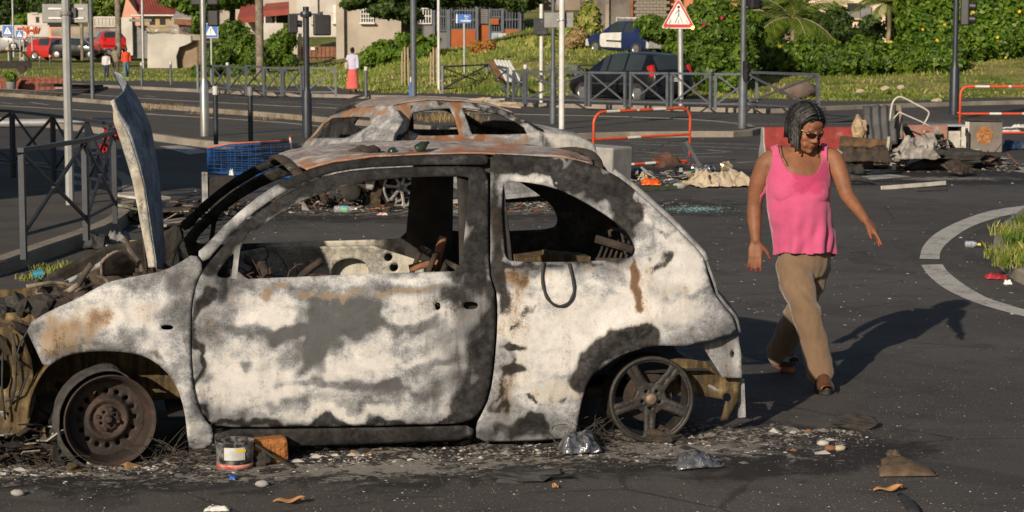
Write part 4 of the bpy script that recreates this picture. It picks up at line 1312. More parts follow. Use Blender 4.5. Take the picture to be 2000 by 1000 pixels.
# stainless pole with lamps seen from behind
b = g(400, 266, zP)
p = post('signal_post', b, 5.0, .058, M_SSTEEL, 'shiny stainless traffic signal pole with black lamp boxes at its top', 'signal post', lower=(.085, H_of(b, 172)))
for px, py, w_, h_ in ((383, -2, .2, .25), (416, -8, .22, .36), (417, 36, .21, .30)):
 q = at(px, py, b.y + .1) - b
 MB().box(q, (w_, .16, h_)).build('lamp_box', M_SIGBLK, p, bevel=.03)
MB().beam(at(383, 2, b.y + .05) - b, at(416, 2, b.y + .05) - b, .03, .03).build('bracket', M_SIGBLK, p)
for px, py, tp, lb in [(422, 282, 168, 'dark bollard with a white cap just right of the stainless pole'), (490, 291, 169, 'dark bollard with a grey cap left of the black traffic light post')]:
 b = g(px, py, zP)
 p = post('bollard', b, H_of(b, tp) - .14, .042, M_STEELD, lb, 'bollard', group='bollards')
 h0 = H_of(b, tp)
 MB().lathe([(.046, h0 - .15), (.048, h0 - .14), (.048, h0 - .01), (.035, h0), (.001, h0)], 16).build('cap', M_CAPW if px < 450 else M_SIGNBACK, p, smooth=40)
for px, py, tp, lb in [(277, 168, 122, 'small dark bollard right of the three walking people'), (334, 166, 120, 'small dark bollard in front of the brown ruined wall'), (715, 192, 130, 'small grey bollard beside the woman in the coral skirt'),
      (78, 140, 110, 'small dark bollard left of the pale octagonal pole'), (98, 138, 108, 'small dark bollard behind the rusty sheet heap'), (45, 150, 112, 'small dark bollard behind the wreck at the left edge'),
      (445, 180, 122, 'small dark bollard among the railings right of the stainless pole'), (1026, 200, 126, 'slim grey bollard with a white cap beside the leaning white slats')]:
 b = g(px, py, zP)
 h0 = H_of(b, tp)
 p = post('bollard', b, h0 - .12, .05, M_STEELG, lb, 'bollard', group='bollards')
 MB().lathe([(.055, h0 - .13), (.06, h0 - .12), (.06, h0 - .01), (.04, h0), (.001, h0)], 10).build('cap', M_CAPW, p, smooth=40)
def signal_head(root, c, w_, h_, d_, yaw, mat=M_SIGBLK, n=3, hood=True):
 """box with visored lamps, its lamps towards local -y before the yaw"""
 M3_ = Matrix.Rotation(yaw, 3, 'Z')
 hd = MB().box(c, (w_, d_, h_), M3_).build('lamp_box', mat, root, bevel=min(w_, d_) * .15)
 for k in range(n):
  z = (k - (n - 1) / 2) * h_ / n
  o_ = Vector(c) + M3_ @ Vector((0, -d_ / 2, z))
  mb = MB()
  ax = M3_ @ Vector((0, -1, -.1))
  r_ = min(w_, h_ / n) * .42
  mb.lathe([(r_, 0), (r_, r_ * 1.3), (r_ * .92, r_ * 1.3), (r_ * .92, 0.01)], 14, o_, ax)
  mb.build('visor', mat, hd, smooth=40)
  MB().lathe([(.001, .005), (r_ * .9, .004)], 14, o_, ax).build('lens', pm('dark_lens', (.03, .028, .026), (.05, .045, .04), 9, .2), hd)
 return hd
b = g(600, 269, zP)
p = post('traffic_light', b, H_of(b, 13), .058, M_STEELD, 'black traffic light post with two lamp heads on a crossarm', 'traffic light', lower=(.092, H_of(b, 186)))
hz = H_of(b, 28)
MB().beam((-.24, 0, hz), (.27, 0, hz), .035, .035).lathe([(.10, -.05), (.11, 0), (.10, .05)], 14, (0, 0, hz)).build('crossarm', M_STEELD, p)
signal_head(p, (-.25, .05, hz - .17), .15, .36, .18, R(100), n=1)
signal_head(p, (.29, .06, hz - .20), .32, .38, .18, R(190), n=1)
MB().box((.28, .05, hz - .0), (.06, .06, .10)).build('bracket', M_STEELD, p)
b = g(808, 193, zP)
p = post('lamp_post', b, 9, .10, M_STEELG, 'grey lamp post with a blue sticker near its foot', 'lamp post')
MB().box((-.09, -.03, .28), (.10, .06, .5)).build('blue_board', M_BLUE, p)
MB().box((-.08, -.035, .62), (.06, .04, .16)).build('white_label', M_WHT, p)
post('signal_post', g(857, 180, zP), 8, .05, M_WHITEP, 'slim white pole right of the grey lamp post', 'pole')
def text(root, body, size, loc, mat, rot=(PI / 2, 0, 0), align='CENTER', name='lettering', bold=0.0):
 c = bpy.data.curves.new(name, 'FONT')
 c.body = body
 c.size = size
 c.align_x = align
 c.align_y = 'CENTER'
 c.extrude = .002
 c.offset = bold
 o = bpy.data.objects.new(name, c)
 dg = bpy.context.evaluated_depsgraph_get()
 COL.objects.link(o)
 bpy.context.view_layer.update()
 me = bpy.data.meshes.new_from_object(o.evaluated_get(bpy.context.evaluated_depsgraph_get()))
 bpy.data.objects.remove(o)
 me.materials.clear()
 me.materials.append(mat)
 ob = bpy.data.objects.new(name, me)
 COL.objects.link(ob)
 ob.parent = root
 ob.location = loc
 ob.rotation_euler = rot
 return ob
b = g(907, 172, zP)
p = post('street_name_sign', b, H_of(b, 42), .045, M_GALV, 'blue street name plate on a slim post before the orange house', 'sign')
hz = H_of(b, 36.5)
MB().box((.0, -.02, hz), (.56, .05, .36)).build('plate', M_BLUE, p)
MB().box((-.30, -.02, hz), (.05, .055, .36)).build('plate_edge', M_WHT, p)
text(p, 'Rue', .11, (.10, -.048, hz + .09), M_WHT, bold=.004)
text(p, 'THERESIEN', .085, (.05, -.048, hz - .09), M_WHT, bold=.004)
text(p, 'des', .07, (.08, -.048, hz + .0), M_WHT, bold=.003)
# short white post with a black pedestrian lamp
b = g(1057, 203, zP)
p = post('pedestrian_signal', b, H_of(b, 8), .055, M_WHITEP, 'white post carrying a black pedestrian lamp box', 'signal')
hz = H_of(b, 52)
MB().box((-.02, -.10, hz), (.42, .12, .48)).build('lamp_box', M_SIGBLK, p, bevel=.02)
mg = pm('grey_figure', (.10, .10, .10), (.08, .08, .08), 5, .6)
mb = MB()
mb.ball((.02, -.165, hz + .14), (.035, .01, .035), 8, 6)
mb.beam((.02, -.165, hz + .10), (.0, -.165, hz - .02), .012, .06, (0, 1, 0))
mb.beam((.0, -.165, hz - .02), (-.05, -.165, hz - .12), .012, .035, (0, 1, 0))
mb.beam((.0, -.165, hz - .02), (.06, -.165, hz - .12), .012, .035, (0, 1, 0))
mb.beam((.01, -.165, hz + .08), (.09, -.165, hz + .02), .012, .03, (0, 1, 0))
mb.build('walking_figure', mg, p)
text(p, 'STOP', .10, (0, -.163, hz - .18), mg)
b = g(1080, 242, zP)
p = post('sign_post', b, 4.0, .045, M_STEELG, 'grey sign pole with a small lamp box and the back of a triangle sign', 'sign', lower=(.068, H_of(b, 152)))
q = at(1096, 2, b.y + .06) - b
MB().prism([(-.28, .28), (.28, .28), (0, -.24)], .02, Matrix.Translation(q) @ Matrix.Rotation(PI / 2, 4, 'X')).build('sign_panel', M_SIGNBACK, p)
MB().box(at(1085, 147, b.y - .08) - b, (.06, .08, .10)).build('lamp_box', M_SIGBLK, p)
b = g(1097, 252, zP)
p = post('sign_post', b, 4.5, .058, M_WHITEP, 'tall white pole with the back of a rectangular sign, right of the grey pole', 'sign')
hz = H_of(b, 39)
MB().box((-.06, .09, hz), (.60, .02, .31)).build('sign_panel', M_SIGNBACK, p, bevel=.012)
MB().lathe([(.066, -.02), (.07, 0), (.066, .02)], 14, (0, 0, hz)).box((-.06, .03, hz), (.08, .06, .03)).build('clamp', M_GALV, p)
def walker(root, s_, o_, mat, nm='walking_figure'):
 """pedestrian pictogram on a crossing, in the sign's plane, s_ metres tall"""
 f_ = lambda x, z: Vector(o_) + Vector((x * s_, 0, z * s_))
 mb = MB()
 mb.ball(f_(.0, .43), (.07 * s_, .004, .07 * s_), 10, 6)
 mb.beam(f_(0, .34), f_(0, .02), .004, .15 * s_, (0, 1, 0))
 mb.beam(f_(0, .06), f_(-.17, -.36), .004, .075 * s_, (0, 1, 0))
 mb.beam(f_(0, .06), f_(.10, -.12), .0041, .08 * s_, (0, 1, 0))
 mb.beam(f_(.10, -.12), f_(.22, -.38), .0042, .07 * s_, (0, 1, 0))
 mb.beam(f_(0, .30), f_(.15, .12), .0043, .055 * s_, (0, 1, 0))
 mb.beam(f_(0, .30), f_(-.15, .10), .0044, .055 * s_, (0, 1, 0))
 mb.build(nm, mat, root)
M_BLK = pm('sign_black', (.012, .012, .013), (.018, .018, .018), 5, .5)
# warning triangle
b = g(1330, 207, zP)
p = post('warning_sign', b, H_of(b, 40), .075, M_GALV, 'red-edged triangular pedestrian warning sign with a lit amber lamp', 'sign', lean=(-.016, 0))
c0 = at(1325, 27, b.y - .09) - b
def tri(s_):
 c = [Vector((-s_ * .5, -s_ * .42)), Vector((s_ * .5, -s_ * .42)), Vector((0, s_ * .46))]
 out = []
 for i in range(3):
  out += [c[i].lerp(c[i - 1], .09), c[i].lerp((c[i - 1] + c[(i + 1) % 3]) / 2, .045), c[i].lerp(c[(i + 1) % 3], .09)]
 return [(q.x, q.y) for q in out]
for s_, d_, mt, nm in ((.98, .03, M_WHT, 'white_edge'), (.92, .035, M_RED, 'red_border'), (.70, .04, M_WHT, 'white_field')):
 MB().prism(tri(s_), d_, Matrix.Translation(c0 + Vector((0, .03, 0))) @ Matrix.Rotation(PI / 2, 4, 'X')).build(nm, mt, p)
walker(p, .56, c0 + Vector((.0, -.018, -.05)), M_BLK)
for k in range(5):
 x = (-2 + k) * .115
 if k in (1, 3): continue
 MB().beam(c0 + Vector((x * 1.15, -.018, -.27)), c0 + Vector((x * .95, -.018, -.17)), .004, .045, (0, 1, 0)).build('crossing_bar', M_BLK, p)
n = NT('amber_lamp')
n.b.inputs['Emission Color'].default_value = (1, .42, .06, 1)
n.b.inputs['Emission Strength'].default_value = 9
M_AMB = n.fin((.8, .35, .05), .3)
for x, mt in ((.40, M_AMB), (-.40, pm('dull_lamp', (.5, .42, .3), (.4, .33, .22), 6, .3)), (-.28, MATS.get('dull_lamp'))):
 MB().ball(c0 + Vector((x, -.03, -.39)), .045 if x > 0 else .03, 10, 8).build('lamp', mt or M_WHT, p, smooth=True)
b = g(1450, 251, zP)
p = post('traffic_light', b, 4.2, .055, M_STEELG, 'grey traffic light pole dented near its foot, left of the woman in pink', 'traffic light', lower=(.092, H_of(b, 160)))
signal_head(p, at(1470, -12, b.y) - b, .26, .62, .2, R(120), n=3)
signal_head(p, at(1457, 139, b.y - .08) - b, .10, .42, .12, R(30), n=3)
MB().beam(at(1448, 14, b.y) - b, at(1468, 14, b.y) - b, .04, .04).build('bracket', M_STEELG, p)
b = g(1863, 224, zP)
p = post('traffic_light', b, 4.6, .07, M_STEELD, 'dark traffic light pole in front of the yellow-flowered hedge', 'traffic light', lower=(.12, H_of(b, 135)))
signal_head(p, at(1886, 12, b.y) - b, .26, .95, .22, R(70), n=3)
MB().beam(at(1866, 20, b.y) - b, at(1884, 20, b.y) - b, .05, .05).build('bracket', M_STEELD, p)
# far blue crossing signs
def crossing_sign(px, py, Y, base_py, s_, label, x_off=0):
 b_ = at(px, base_py, Y)
 r_ = post('crossing_sign', b_, H_of(b_, py), .04, M_GALV, label, 'sign', group='blue pedestrian crossing signs')
 c_ = Vector((0, -.06, H_of(b_, py)))
 MB().box(c_, (s_, .02, s_)).build('white_edge', M_WHT, r_, bevel=.01)
 MB().box(c_ + Vector((0, -.008, 0)), (s_ * .92, .02, s_ * .92)).build('blue_field', M_BLUE, r_)
 t_ = s_ * .72
 MB().prism([(-t_ / 2, -t_ * .42), (t_ / 2, -t_ * .42), (0, t_ * .5)], .012, Matrix.Translation(c_ + Vector((0, -.018, 0))) @ Matrix.Rotation(PI / 2, 4, 'X')).build('white_triangle', M_WHT, r_)
 walker(r_, t_ * .62, c_ + Vector((0, -.034, -.06 * s_)), M_BLK)
 return r_
crossing_sign(17, 60, 108, 124, .58, 'larger blue pedestrian crossing sign at the left edge')
crossing_sign(40, 67, 112, 126, .44, 'smaller blue pedestrian crossing sign next to a red-ringed sign')
r_ = crossing_sign(414, 60, 78, 176, .56, 'blue pedestrian crossing sign behind the stainless pole')
for px, py, Y, bp, r0, lb in [(47, 68, 114, 128, .27, 'round white sign with a red ring and arrows, far left'), (63, 66, 118, 100, .14, 'small round red-ringed speed sign under a little triangle')]:
 b_ = at(px, bp, Y)
 o = post('round_sign', b_, H_of(b_, py), .035, M_GALV, lb, 'sign')
 h_ = H_of(b_, py)
 MB().lathe([(.001, .02), (r0, .02), (r0, 0), (.001, 0)], 24, (0, -.06, h_), (0, -1, 0)).build('red_ring', M_RED, o)
 MB().lathe([(.001, .006), (r0 * .72, .006), (r0 * .72, 0)], 24, (0, -.08, h_), (0, -1, 0)).build('white_field', M_WHT, o)
 if r0 > .2:
  MB().box((0, -.092, h_ + .05), (.22, .01, .04)).build('arrow', M_BLK, o)
  MB().box((.04, -.092, h_ - .05), (.2, .01, .035)).build('arrow', M_RED, o)
 else:
  text(o, '30', .15, (0, -.088, h_), M_BLK)
  MB().prism(tri(.36), .02, Matrix.Translation((0, -.06, h_ + .36)) @ Matrix.Rotation(PI / 2, 4, 'X')).build('triangle', M_RED, o)
  MB().prism(tri(.22), .02, Matrix.Translation((0, -.07, h_ + .36)) @ Matrix.Rotation(PI / 2, 4, 'X')).build('triangle_field', M_WHT, o)
# fallen post with a red band
a_, b_ = g(-40, 250), g(247, 247)
dd = (b_ - a_)
root = empty('fallen_post', a_, math.atan2(dd.y, dd.x), 'fallen pale post with a red band and a black sleeve, beyond the left railing', 'post')
L = dd.length
f1 = lambda px: (g(px, 248) - a_).length
MB().lathe([(.085, 0), (.09, .02), (.09, f1(172)), (.001, f1(172))], 16, (0, 0, .1), (1, 0, 0)).build('shaft', M_GALV, root, smooth=40)
MB().lathe([(.095, 0), (.098, .01), (.098, .12), (.095, .13)], 16, (f1(170), 0, .1), (1, 0, 0)).build('red_band', M_RED, root, smooth=40)
MB().lathe([(.10, 0), (.10, f1(236) - f1(180)), (.07, f1(238) - f1(180)), (.001, f1(238) - f1(180))], 16, (f1(180), 0, .1), (1, 0, 0)).build('black_sleeve', M_STEELD, root, smooth=40)
MB().box((f1(241), 0, .06), (.10, .2, .16)).build('end_bracket', M_STEELD, root, bevel=.02)
# red and white tube barriers
def tube_barrier(P, yaw, W_, H_, label, rails, r=.021, tilt=(0, 0), name='tube_barrier', bands=()):
 root = empty(name, P, yaw, label, 'barrier', 'orange-red tube barriers')
 root.rotation_euler = (tilt[0], tilt[1], yaw)
 rc = .17
 path = [(0, 0, 0), (0, 0, H_ - rc)] + [(rc - rc * math.cos(a), 0, H_ - rc + rc * math.sin(a)) for a in np.linspace(.2, PI / 2, 6)]
 path += [(W_ - rc + rc * math.sin(a), 0, H_ - rc + rc * math.cos(a)) for a in np.linspace(0, PI / 2 - .2, 6)] + [(W_, 0, H_ - rc), (W_, 0, 0)]
 fr = MB().tube(path, r, 10).build('hoop', M_ORR, root, smooth=True)
 for x0, x1 in bands:
  MB().tube([(x0, 0, H_), (x1, 0, H_)], r * 1.06, 10).build('white_band', M_BARW, fr, smooth=40)
 for z, bs in rails:
  rl = MB().tube([(r, 0, z), (W_ - r, 0, z)], r * .95, 10).build('rail', M_ORR, root, smooth=40)
  for x0, x1 in bs: MB().tube([(x0, 0, z), (x1, 0, z)], r * 1.03, 10).build('white_band', M_BARW, rl, smooth=40)
 MB().beam((-.06, 0, H_ * .45), (-.005, 0, H_ * .45), .02, .03).build('hook', M_ORR, root)
 for x in (0, W_):
  MB().beam((x, -.14, .012), (x, .14, .012), .03, .016).build('foot', M_ORR, root)
 return root
a_, b_ = g(1158, 334), g(1346, 326)
dd = b_ - a_
tube_barrier(a_, math.atan2(dd.y, dd.x), dd.length, .86, 'orange-red and white tube barrier standing behind the rubbish heap', [(.46, [(.62, .86)]), (.06, [(.55, .75), (.95, 1.15)])],
    bands=[(.22, .46), (.78, .82), (1.08, 1.32)], tilt=(.05, -.02))
a_, b_ = g(1874, 228), g(2060, 224)
dd = b_ - a_
tube_barrier(g(1874, 262), R(3), 2.1, .98, 'orange-red and white tube barrier at the right edge beside the dark pole', [(.42, [(.62, .86), (1.3, 1.6)]), (.03, [(.62, .86)])], bands=[(.30, .60), (1.0, 1.06), (1.5, 1.8)], r=.026)
# ================================================================== SECOND BURNT CAR
def car2_w(x, z):
 x, z = np.asarray(x, float), np.asarray(z, float)
 w = .86 - .08 * np.clip((.42 - z) / .42, 0, 1) ** 2 - .02 * np.clip((z - .45) / .35, 0, 1) ** 2
 u = np.clip(z - .74, 0, None)
 w = w - .26 * u - .35 * u * u
 w = w - .22 * np.clip((-.15 - x) / .55, 0, None) ** 2 - .30 * np.clip((x - 2.55) / .80, 0, None) ** 2
 return w
C2_RZ = R(27)
_ey = Vector((-math.sin(C2_RZ), math.cos(C2_RZ), 0))
C2_O = g(785, 405) + _ey * .80
C2_O.z = 0
C2 = CarFrame(C2_O, C2_RZ, car2_w)
car2 = empty('burnt_hatchback', C2_O, C2_RZ, 'burnt-out grey and rust five-door car standing behind the nearer wreck', 'car', 'burnt-out cars')
SIDE2 = [(714, 281), (724, 264), (744, 236), (748, 219), (768, 207), (800, 200), (840, 196), (910, 199), (962, 207), (1004, 223), (1032, 239), (1053, 256), (1075, 258), (1108, 262), (1140, 270), (1163, 284), (1170, 320), (1165, 366), (1140, 366), (1128, 330), (1105, 315),
   (1080, 325), (1068, 350), (1064, 376), (985, 388), (842, 398), (840, 366), (822, 332), (788, 318), (752, 326), (735, 348), (728, 372), (716, 368), (706, 320)]
WR2 = [(807, 219), (845, 213), (880, 211), (889, 232), (898, 263), (860, 265), (822, 265), (797, 253)]
WF2 = [(903, 210), (931, 213), (973, 222), (1004, 236), (1024, 248), (1031, 261), (980, 263), (922, 262)]
B_2 = [('r', [(790, 262), (850, 272), (930, 270)], 9, .75), ('r', [(884, 215), (905, 262)], 12, .7), ('r', [(690, 214), (780, 200), (900, 198)], 8, .5), ('a', 750, 270, 34, 34, 0, .35), ('r', 782, 225, 18, 30, 0, .6), ('s', [(748, 219), (744, 236), (716, 280)], 4, .9),
  ('s', [(799, 221), (785, 250), (779, 274)], 4, 1.0), ('s', [(850, 200), (930, 204), (1000, 222), (1040, 250)], 6, .7), ('s', 1060, 285, 20, 30, 0, .6), ('a', 1110, 280, 40, 20, 0, .4), ('r', 960, 285, 60, 20, 0, .5), ('s', 1125, 285, 30, 12, 0, .3), ('r', 850, 285, 40, 14, 0, .35)]
M_BURN2 = burnt_mat('burnt_panel_rusty', (.33, .335, .345), (.46, .44, .40), rust=(.24, .10, .045), tan=(.30, .19, .11), fine=.9)
car_panel(C2, 'body_side', SIDE2, [WR2, WF2], M_BURN2, car2, .026, base=(.48, .06, .27), blobs=B_2, dent=.010, seed=21, thick=.03, smooth_it=0)
car_panel(C2, 'body_side', SIDE2, [WR2, WF2], M_BURN2, car2, .034, 1, base=(.2, .6, .3), blobs=[], dent=.012, seed=22, thick=.02, smooth_it=0)
def rear_hit(px, py):
 """raked plane of the tailgate"""
 d = C2.rl(px, py)
 k = .62 / .73
 t = (-.70 + k * (C2.c.z - .62) - C2.c.x) / (d.x - k * d.z)
 return C2.c + d * t
RP = [(583, 285), (590, 276), (602, 268), (626, 240), (645, 228), (693, 212), (747, 206), (746, 219), (742, 236), (722, 264), (712, 281), (704, 300), (700, 340), (640, 352), (588, 342), (584, 306)]
RW = [(604, 271), (627, 243), (648, 231), (696, 228), (714, 230), (711, 245), (690, 261), (672, 271)]
rp3, rw3 = [rear_hit(*q) for q in RP], [rear_hit(*q) for q in RW]
V, T, rings = cdt([(p.y, p.z) for p in rp3], [[(p.y, p.z) for p in rw3]], .03)
mb = MB()
for_x = lambda y, z: -.70 + .62 / .73 * max(z - .62, -.02) + .12 * abs(y / .8) ** 3 + .012 * fbm((y * 4, z * 4, 2))
mb.add([(for_x(y, z), y, z) for y, z in V], [tuple(int(i) for i in t)[::-1] for t in T])
ob = mb.build('tailgate', M_BURN2, car2, smooth=True, solid=.03)
set_burn(ob.data, burn_eval(C2.px(np.array(mb.v)), (.40, .10, .26), [('r', [(600, 268), (645, 230), (700, 224), (745, 215)], 8, .5), ('r', 700, 240, 30, 14, 0, .3)]))
rail2 = [C2.xz(*q) for q in [(745, 216), (768, 207), (800, 200), (840, 196), (910, 199), (962, 207), (1004, 223)]]
def rail2_z(x):
 for a, b in zip(rail2, rail2[1:]):
  if x <= b.x: return a.y + (b.y - a.y) * (x - a.x) / (b.x - a.x)
 return rail2[-1].y
mb = MB()
x0, x1 = rail2[0].x, rail2[-1].x
def roof2(u, v):
 x = x0 + (x1 - x0) * u
 s_ = 2 * v - 1
 z = rail2_z(x)
 return (x + .25 * max(0, s_) * (1 - u) ** 3 + .10 * (1 - s_ * s_) * u ** 4, s_ * (float(car2_w(x, z)) - .005), z + .01 + .05 * (1 - s_ * s_) * (.4 + .6 * u) + .015 * fbm((x * 4, s_ * 3, 3)) - .02 * math.exp(-(s_ / .5) ** 2))
mb.grid(roof2, 40, 30)
ob = mb.build('roof', M_ROOF, car2, smooth=True, solid=.012)
set_burn(ob.data, np.tile((.50, .10, .50), (len(mb.v), 1)))
wing = [C2.xz(*q) for q in [(1053, 256), (1075, 258), (1108, 262), (1140, 270), (1163, 284)]]
mb = MB()
def hood2(u, v):
 k = u * 4
 i = min(int(k), 3)
 p = wing[i].lerp(wing[i + 1], k - i)
 s_ = 2 * v - 1
 return (p.x, s_ * (float(car2_w(p.x, p.y)) - .01), p.y + .09 * (1 - s_ ** 4) * (1 - .5 * u) + .03 * fbm((u * 4, v * 4, 5)))
mb.grid(hood2, 20, 24)
ob = mb.build('bonnet', M_BURN2, car2, smooth=True, solid=.012)
set_burn(ob.data, np.tile((.50, .12, .2), (len(mb.v), 1)))
for sd in (-1, 1):
 a, b = C2.xz(1010, 226), C2.xz(1062, 258)
 MB().tube([(a.x - .05, sd * (float(car2_w(a.x, a.y)) - .03), a.y), (b.x, sd * (float(car2_w(b.x, b.y)) - .03), b.y)], .03, 7).build('windscreen_pillar', M_RIM, car2, smooth=True)
mb = MB()
mb.grid(lambda u, v: (-.5 + 3.2 * u, -.75 + 1.5 * v, .22 + .12 * smooth01(.3, 0, u)), 10, 8)
mb.build('floor_pan', M_CHAR, car2, smooth=True)
mb = MB()
for sy in (-.38, .38):
 for x_ in (.75, 1.75):
  for k in (-.18, .18):
   mb.tube([(x_ + .3, sy + k, .32), (x_ - .02, sy + k, .36), (x_ - .12, sy + k, .70)], .014, 6)
  mb.tube([(x_ - .12, sy - .18, .70), (x_ - .12, sy + .18, .70)], .014, 6)
mb.tube([(2.2, -.7, .72), (2.2, .7, .72)], .025, 7)
mb.build('seat_frames', M_CHARB, car2, smooth=True)['kind'] = 'stuff'
w3 = alloy_wheel(car2, (0, -.80, .228), R(0), r=.226, n=7, mat=M_ALLOY2, phase=R(20), wfrac=.26, inner=.05, name='wheel')
for xx, yy in ((2.54, -.70), (2.54, .62), (0, .62)):
 mb = MB()
 mb.lathe([(.22, 0), (.226, .01), (.2, .03), (.19, .12), (.22, .15), (.05, .1), (.0001, .1)], 24, (0, 0, 0), (0, 1, 0))
 mb.build('wheel', M_RIM, car2, smooth=40, loc=(xx, yy, .226))
mb = MB()
rw = random.Random(8)
for k in range(16):
 p = C2.plane(rw.uniform(600, 745), rw.uniform(352, 388), rw.uniform(-.75, -.3))
 mb.ball(p, (.05 + .09 * rw.random(), .1, .03 + .06 * rw.random()), 9, 6, (rw.random(), rw.random(), rw.random()), .6, k)
mb.build('rear_axle_remains', M_CHARB, car2)
mb = MB()
mb.lathe([(.001, 0), (.10, .01), (.12, .04), (.10, .09), (.06, .11), (.001, .11)], 18, C2.plane(681, 375, -.80), (.1, -1, .2))
mb.build('brake_drum', M_CHAR, car2, smooth=40)
mb = MB()
mb.beam(C2.plane(700, 366, -.7), C2.plane(748, 370, -.7), .08, .04)
mb.box(C2.plane(730, 392, -.7), (.14, .06, .12), (0, .1, 0))
mb.build('bumper_beam', M_GOLD, car2)
mb = MB()
mb.beam(C2.plane(842, 398, -.85), C2.plane(1064, 377, -.85), .05, .05)
mb.build('sill', M_BURN_B, car2)
mb = MB()
mb.grid(lambda u, v: Vector((-.14 + .24 * u, -.60, .20 + .35 * v)) + Vector((0, .03 * fbm((u * 4, v * 4, 3)), 0)), 8, 8)
mb.build('inner_arch', M_GOLD, car2, smooth=True, solid=.01)
# concrete block beside it
b = g(1172, 356)
mb = MB()
mb.box((0, 0, .24), (.70, .52, .48))
M_CONC = pm('grey_concrete', (.34, .33, .31), (.26, .25, .235), 5, .92, 0, .4, 40, (.16, .145, .13), .55)
o = tag(mb.build('concrete_block', M_CONC, bevel=.025, loc=(b.x, b.y + .2, 0)), 'pale grey concrete block beside the front of the farther wreck', 'concrete block')
o.rotation_euler = (0, R(2), R(-34))
# ================================================================== PARKED CARS
M_GLASS = pm('dark_car_glass', (.026, .035, .037), (.034, .044, .046), 1.5, .05, 0, 0, spec=.6)
M_TYRE2 = pm('tyre_rubber', (.016, .016, .016), (.026, .025, .024), 12, .85)
M_HUB = pm('alloy_hub', (.36, .36, .37), (.26, .26, .27), 12, .35, .7)
def paint(name, c):
 return pm('car_paint_' + name, c, tuple(x * .88 for x in c), 2, .22, 0.0, spec=.6, dirt=tuple(x * .8 + .02 for x in c), dirt_amt=.6)
def simple_car(name, loc, rz, Wd, st, pmat, label, wheels, wr=.30, group='parked cars', door_mat=None, bump_mat=None, plate=None, lamps=None, tilt=0, cat='car', hubs=True):
 """st: (x, z_top, z_belt, half width of top, side glass after?, top glass after?) from nose to tail"""
 root = empty(name, loc, rz, label, cat, group)
 root.rotation_euler[1] = tilt
 hw = Wd / 2
 rings = []
 L = st[-1][0]
 for x, zt, zb, wt, *_ in st:
  f_ = 1 - .16 * smooth01(.5, 0, x) ** 2 - .12 * smooth01(L - .4, L, x) ** 2
  w_ = hw * f_
  wt_ = min(wt * f_, w_ * .97)
  low = .20 + .14 * smooth01(.3, 0, x) + .10 * smooth01(L - .3, L, x)
  rings.append([(w_ * .90, low), (w_ * .97, low + .10), (w_, .52), (w_ * .985, min(zb, zt)), (wt_, zt - .05 if zt > zb + .1 else zt - .005), (wt_ * .72, zt), (0, zt + .02)])
 nseg = len(st) - 1
 body = MB()
 glass = {}
 def v3(i, k, sd):
  y, z = rings[i][k]
  return Vector((st[i][0], sd * y, z))
 for i in range(nseg):
  for sd in (-1, 1):
   for k in range(6):
    a, b_, c, d = v3(i, k, sd), v3(i + 1, k, sd), v3(i + 1, k + 1, sd), v3(i, k + 1, sd)
    f_ = (0, 1, 2, 3) if sd < 0 else (3, 2, 1, 0)
    is_g = (k == 3 and st[i][4]) or (k >= 4 and st[i][5])
    if is_g:
     key = ('side_window', i, sd) if k == 3 else (('windscreen' if st[i][0] < L * .5 else 'rear_window'), i, 0)
     glass.setdefault(key, MB()).add([a, b_, c, d], [f_])
    else:
     if door_mat is not None and st[i][6:] and st[i][6] and k in (1, 2):
      glass.setdefault(('door', i, sd), MB()).add([a, b_, c, d], [f_])
     else:
      body.add([a, b_, c, d], [f_])
 for i, flip in ((0, False), (nseg, True)):
  for k in range(6):
   q = [v3(i, k, -1), v3(i, k, 1), v3(i, k + 1, 1), v3(i, k + 1, -1)]
   body.add(q, [(3, 2, 1, 0) if not flip else (0, 1, 2, 3)])
 bo = body.build('body', pmat, root, smooth=True)
 wm = bo.modifiers.new('weld', 'WELD')
 wm.merge_threshold = .002
 bo.data.set_sharp_from_angle(angle=R(35))
 ss = bo.modifiers.new('bevel', 'BEVEL')
 ss.width = .025
 ss.segments = 2
 ss.angle_limit = R(25)
 for (nm, i, sd), m_ in glass.items():
  ob = m_.build(nm, door_mat if nm == 'door' else M_GLASS, root)
  if nm == 'door':
   for v_ in ob.data.vertices: v_.co.y *= 1.006
 for x in wheels:
  for sd in (-1, 1):
   w_ = bpy.data.objects.new('wheel', None)
   COL.objects.link(w_)
   w_.parent = root
   w_.location = (x, sd * (hw * .97), wr)
   ax = (0, sd, 0)
   MB().lathe([(wr * 1.16, -.02), (wr * 1.16, .012), (.001, .012)], 24, (0, 0, .015), ax).build('arch_shade_disc', M_BLACKP, w_)  # black disc painted in for the shade of an uncut wheel arch
   MB().lathe([(wr * .66, .04), (wr * .7, .045), (wr * .95, .04), (wr, .015), (wr, -.16), (wr * .6, -.16)], 28, (0, 0, 0), ax).build('tyre', M_TYRE2, w_, smooth=40)
   mb_ = MB().lathe([(wr * .66, .034), (wr * .60, .02), (.06, .028), (.001, .03)], 28, (0, 0, 0), ax)
   h_ = mb_.build('hub_cap', M_HUB, w_, smooth=40)
   sp = MB()
   for k in range(7):
    a = 2 * PI * k / 7
    sp.prism([(q[0], q[1]) for q in [(wr * .28 * math.cos(a - .2), wr * .28 * math.sin(a - .2)), (wr * .56 * math.cos(a - .22), wr * .56 * math.sin(a - .22)), (wr * .56 * math.cos(a + .22), wr * .56 * math.sin(a + .22)), (wr * .28 * math.cos(a + .2), wr * .28 * math.sin(a + .2))]],
       .006, Matrix.Rotation(PI / 2 * sd, 4, 'X') @ Matrix.Translation((0, 0, .03)))
   sp.build('hub_openings', M_BLACKP, h_)
 return root
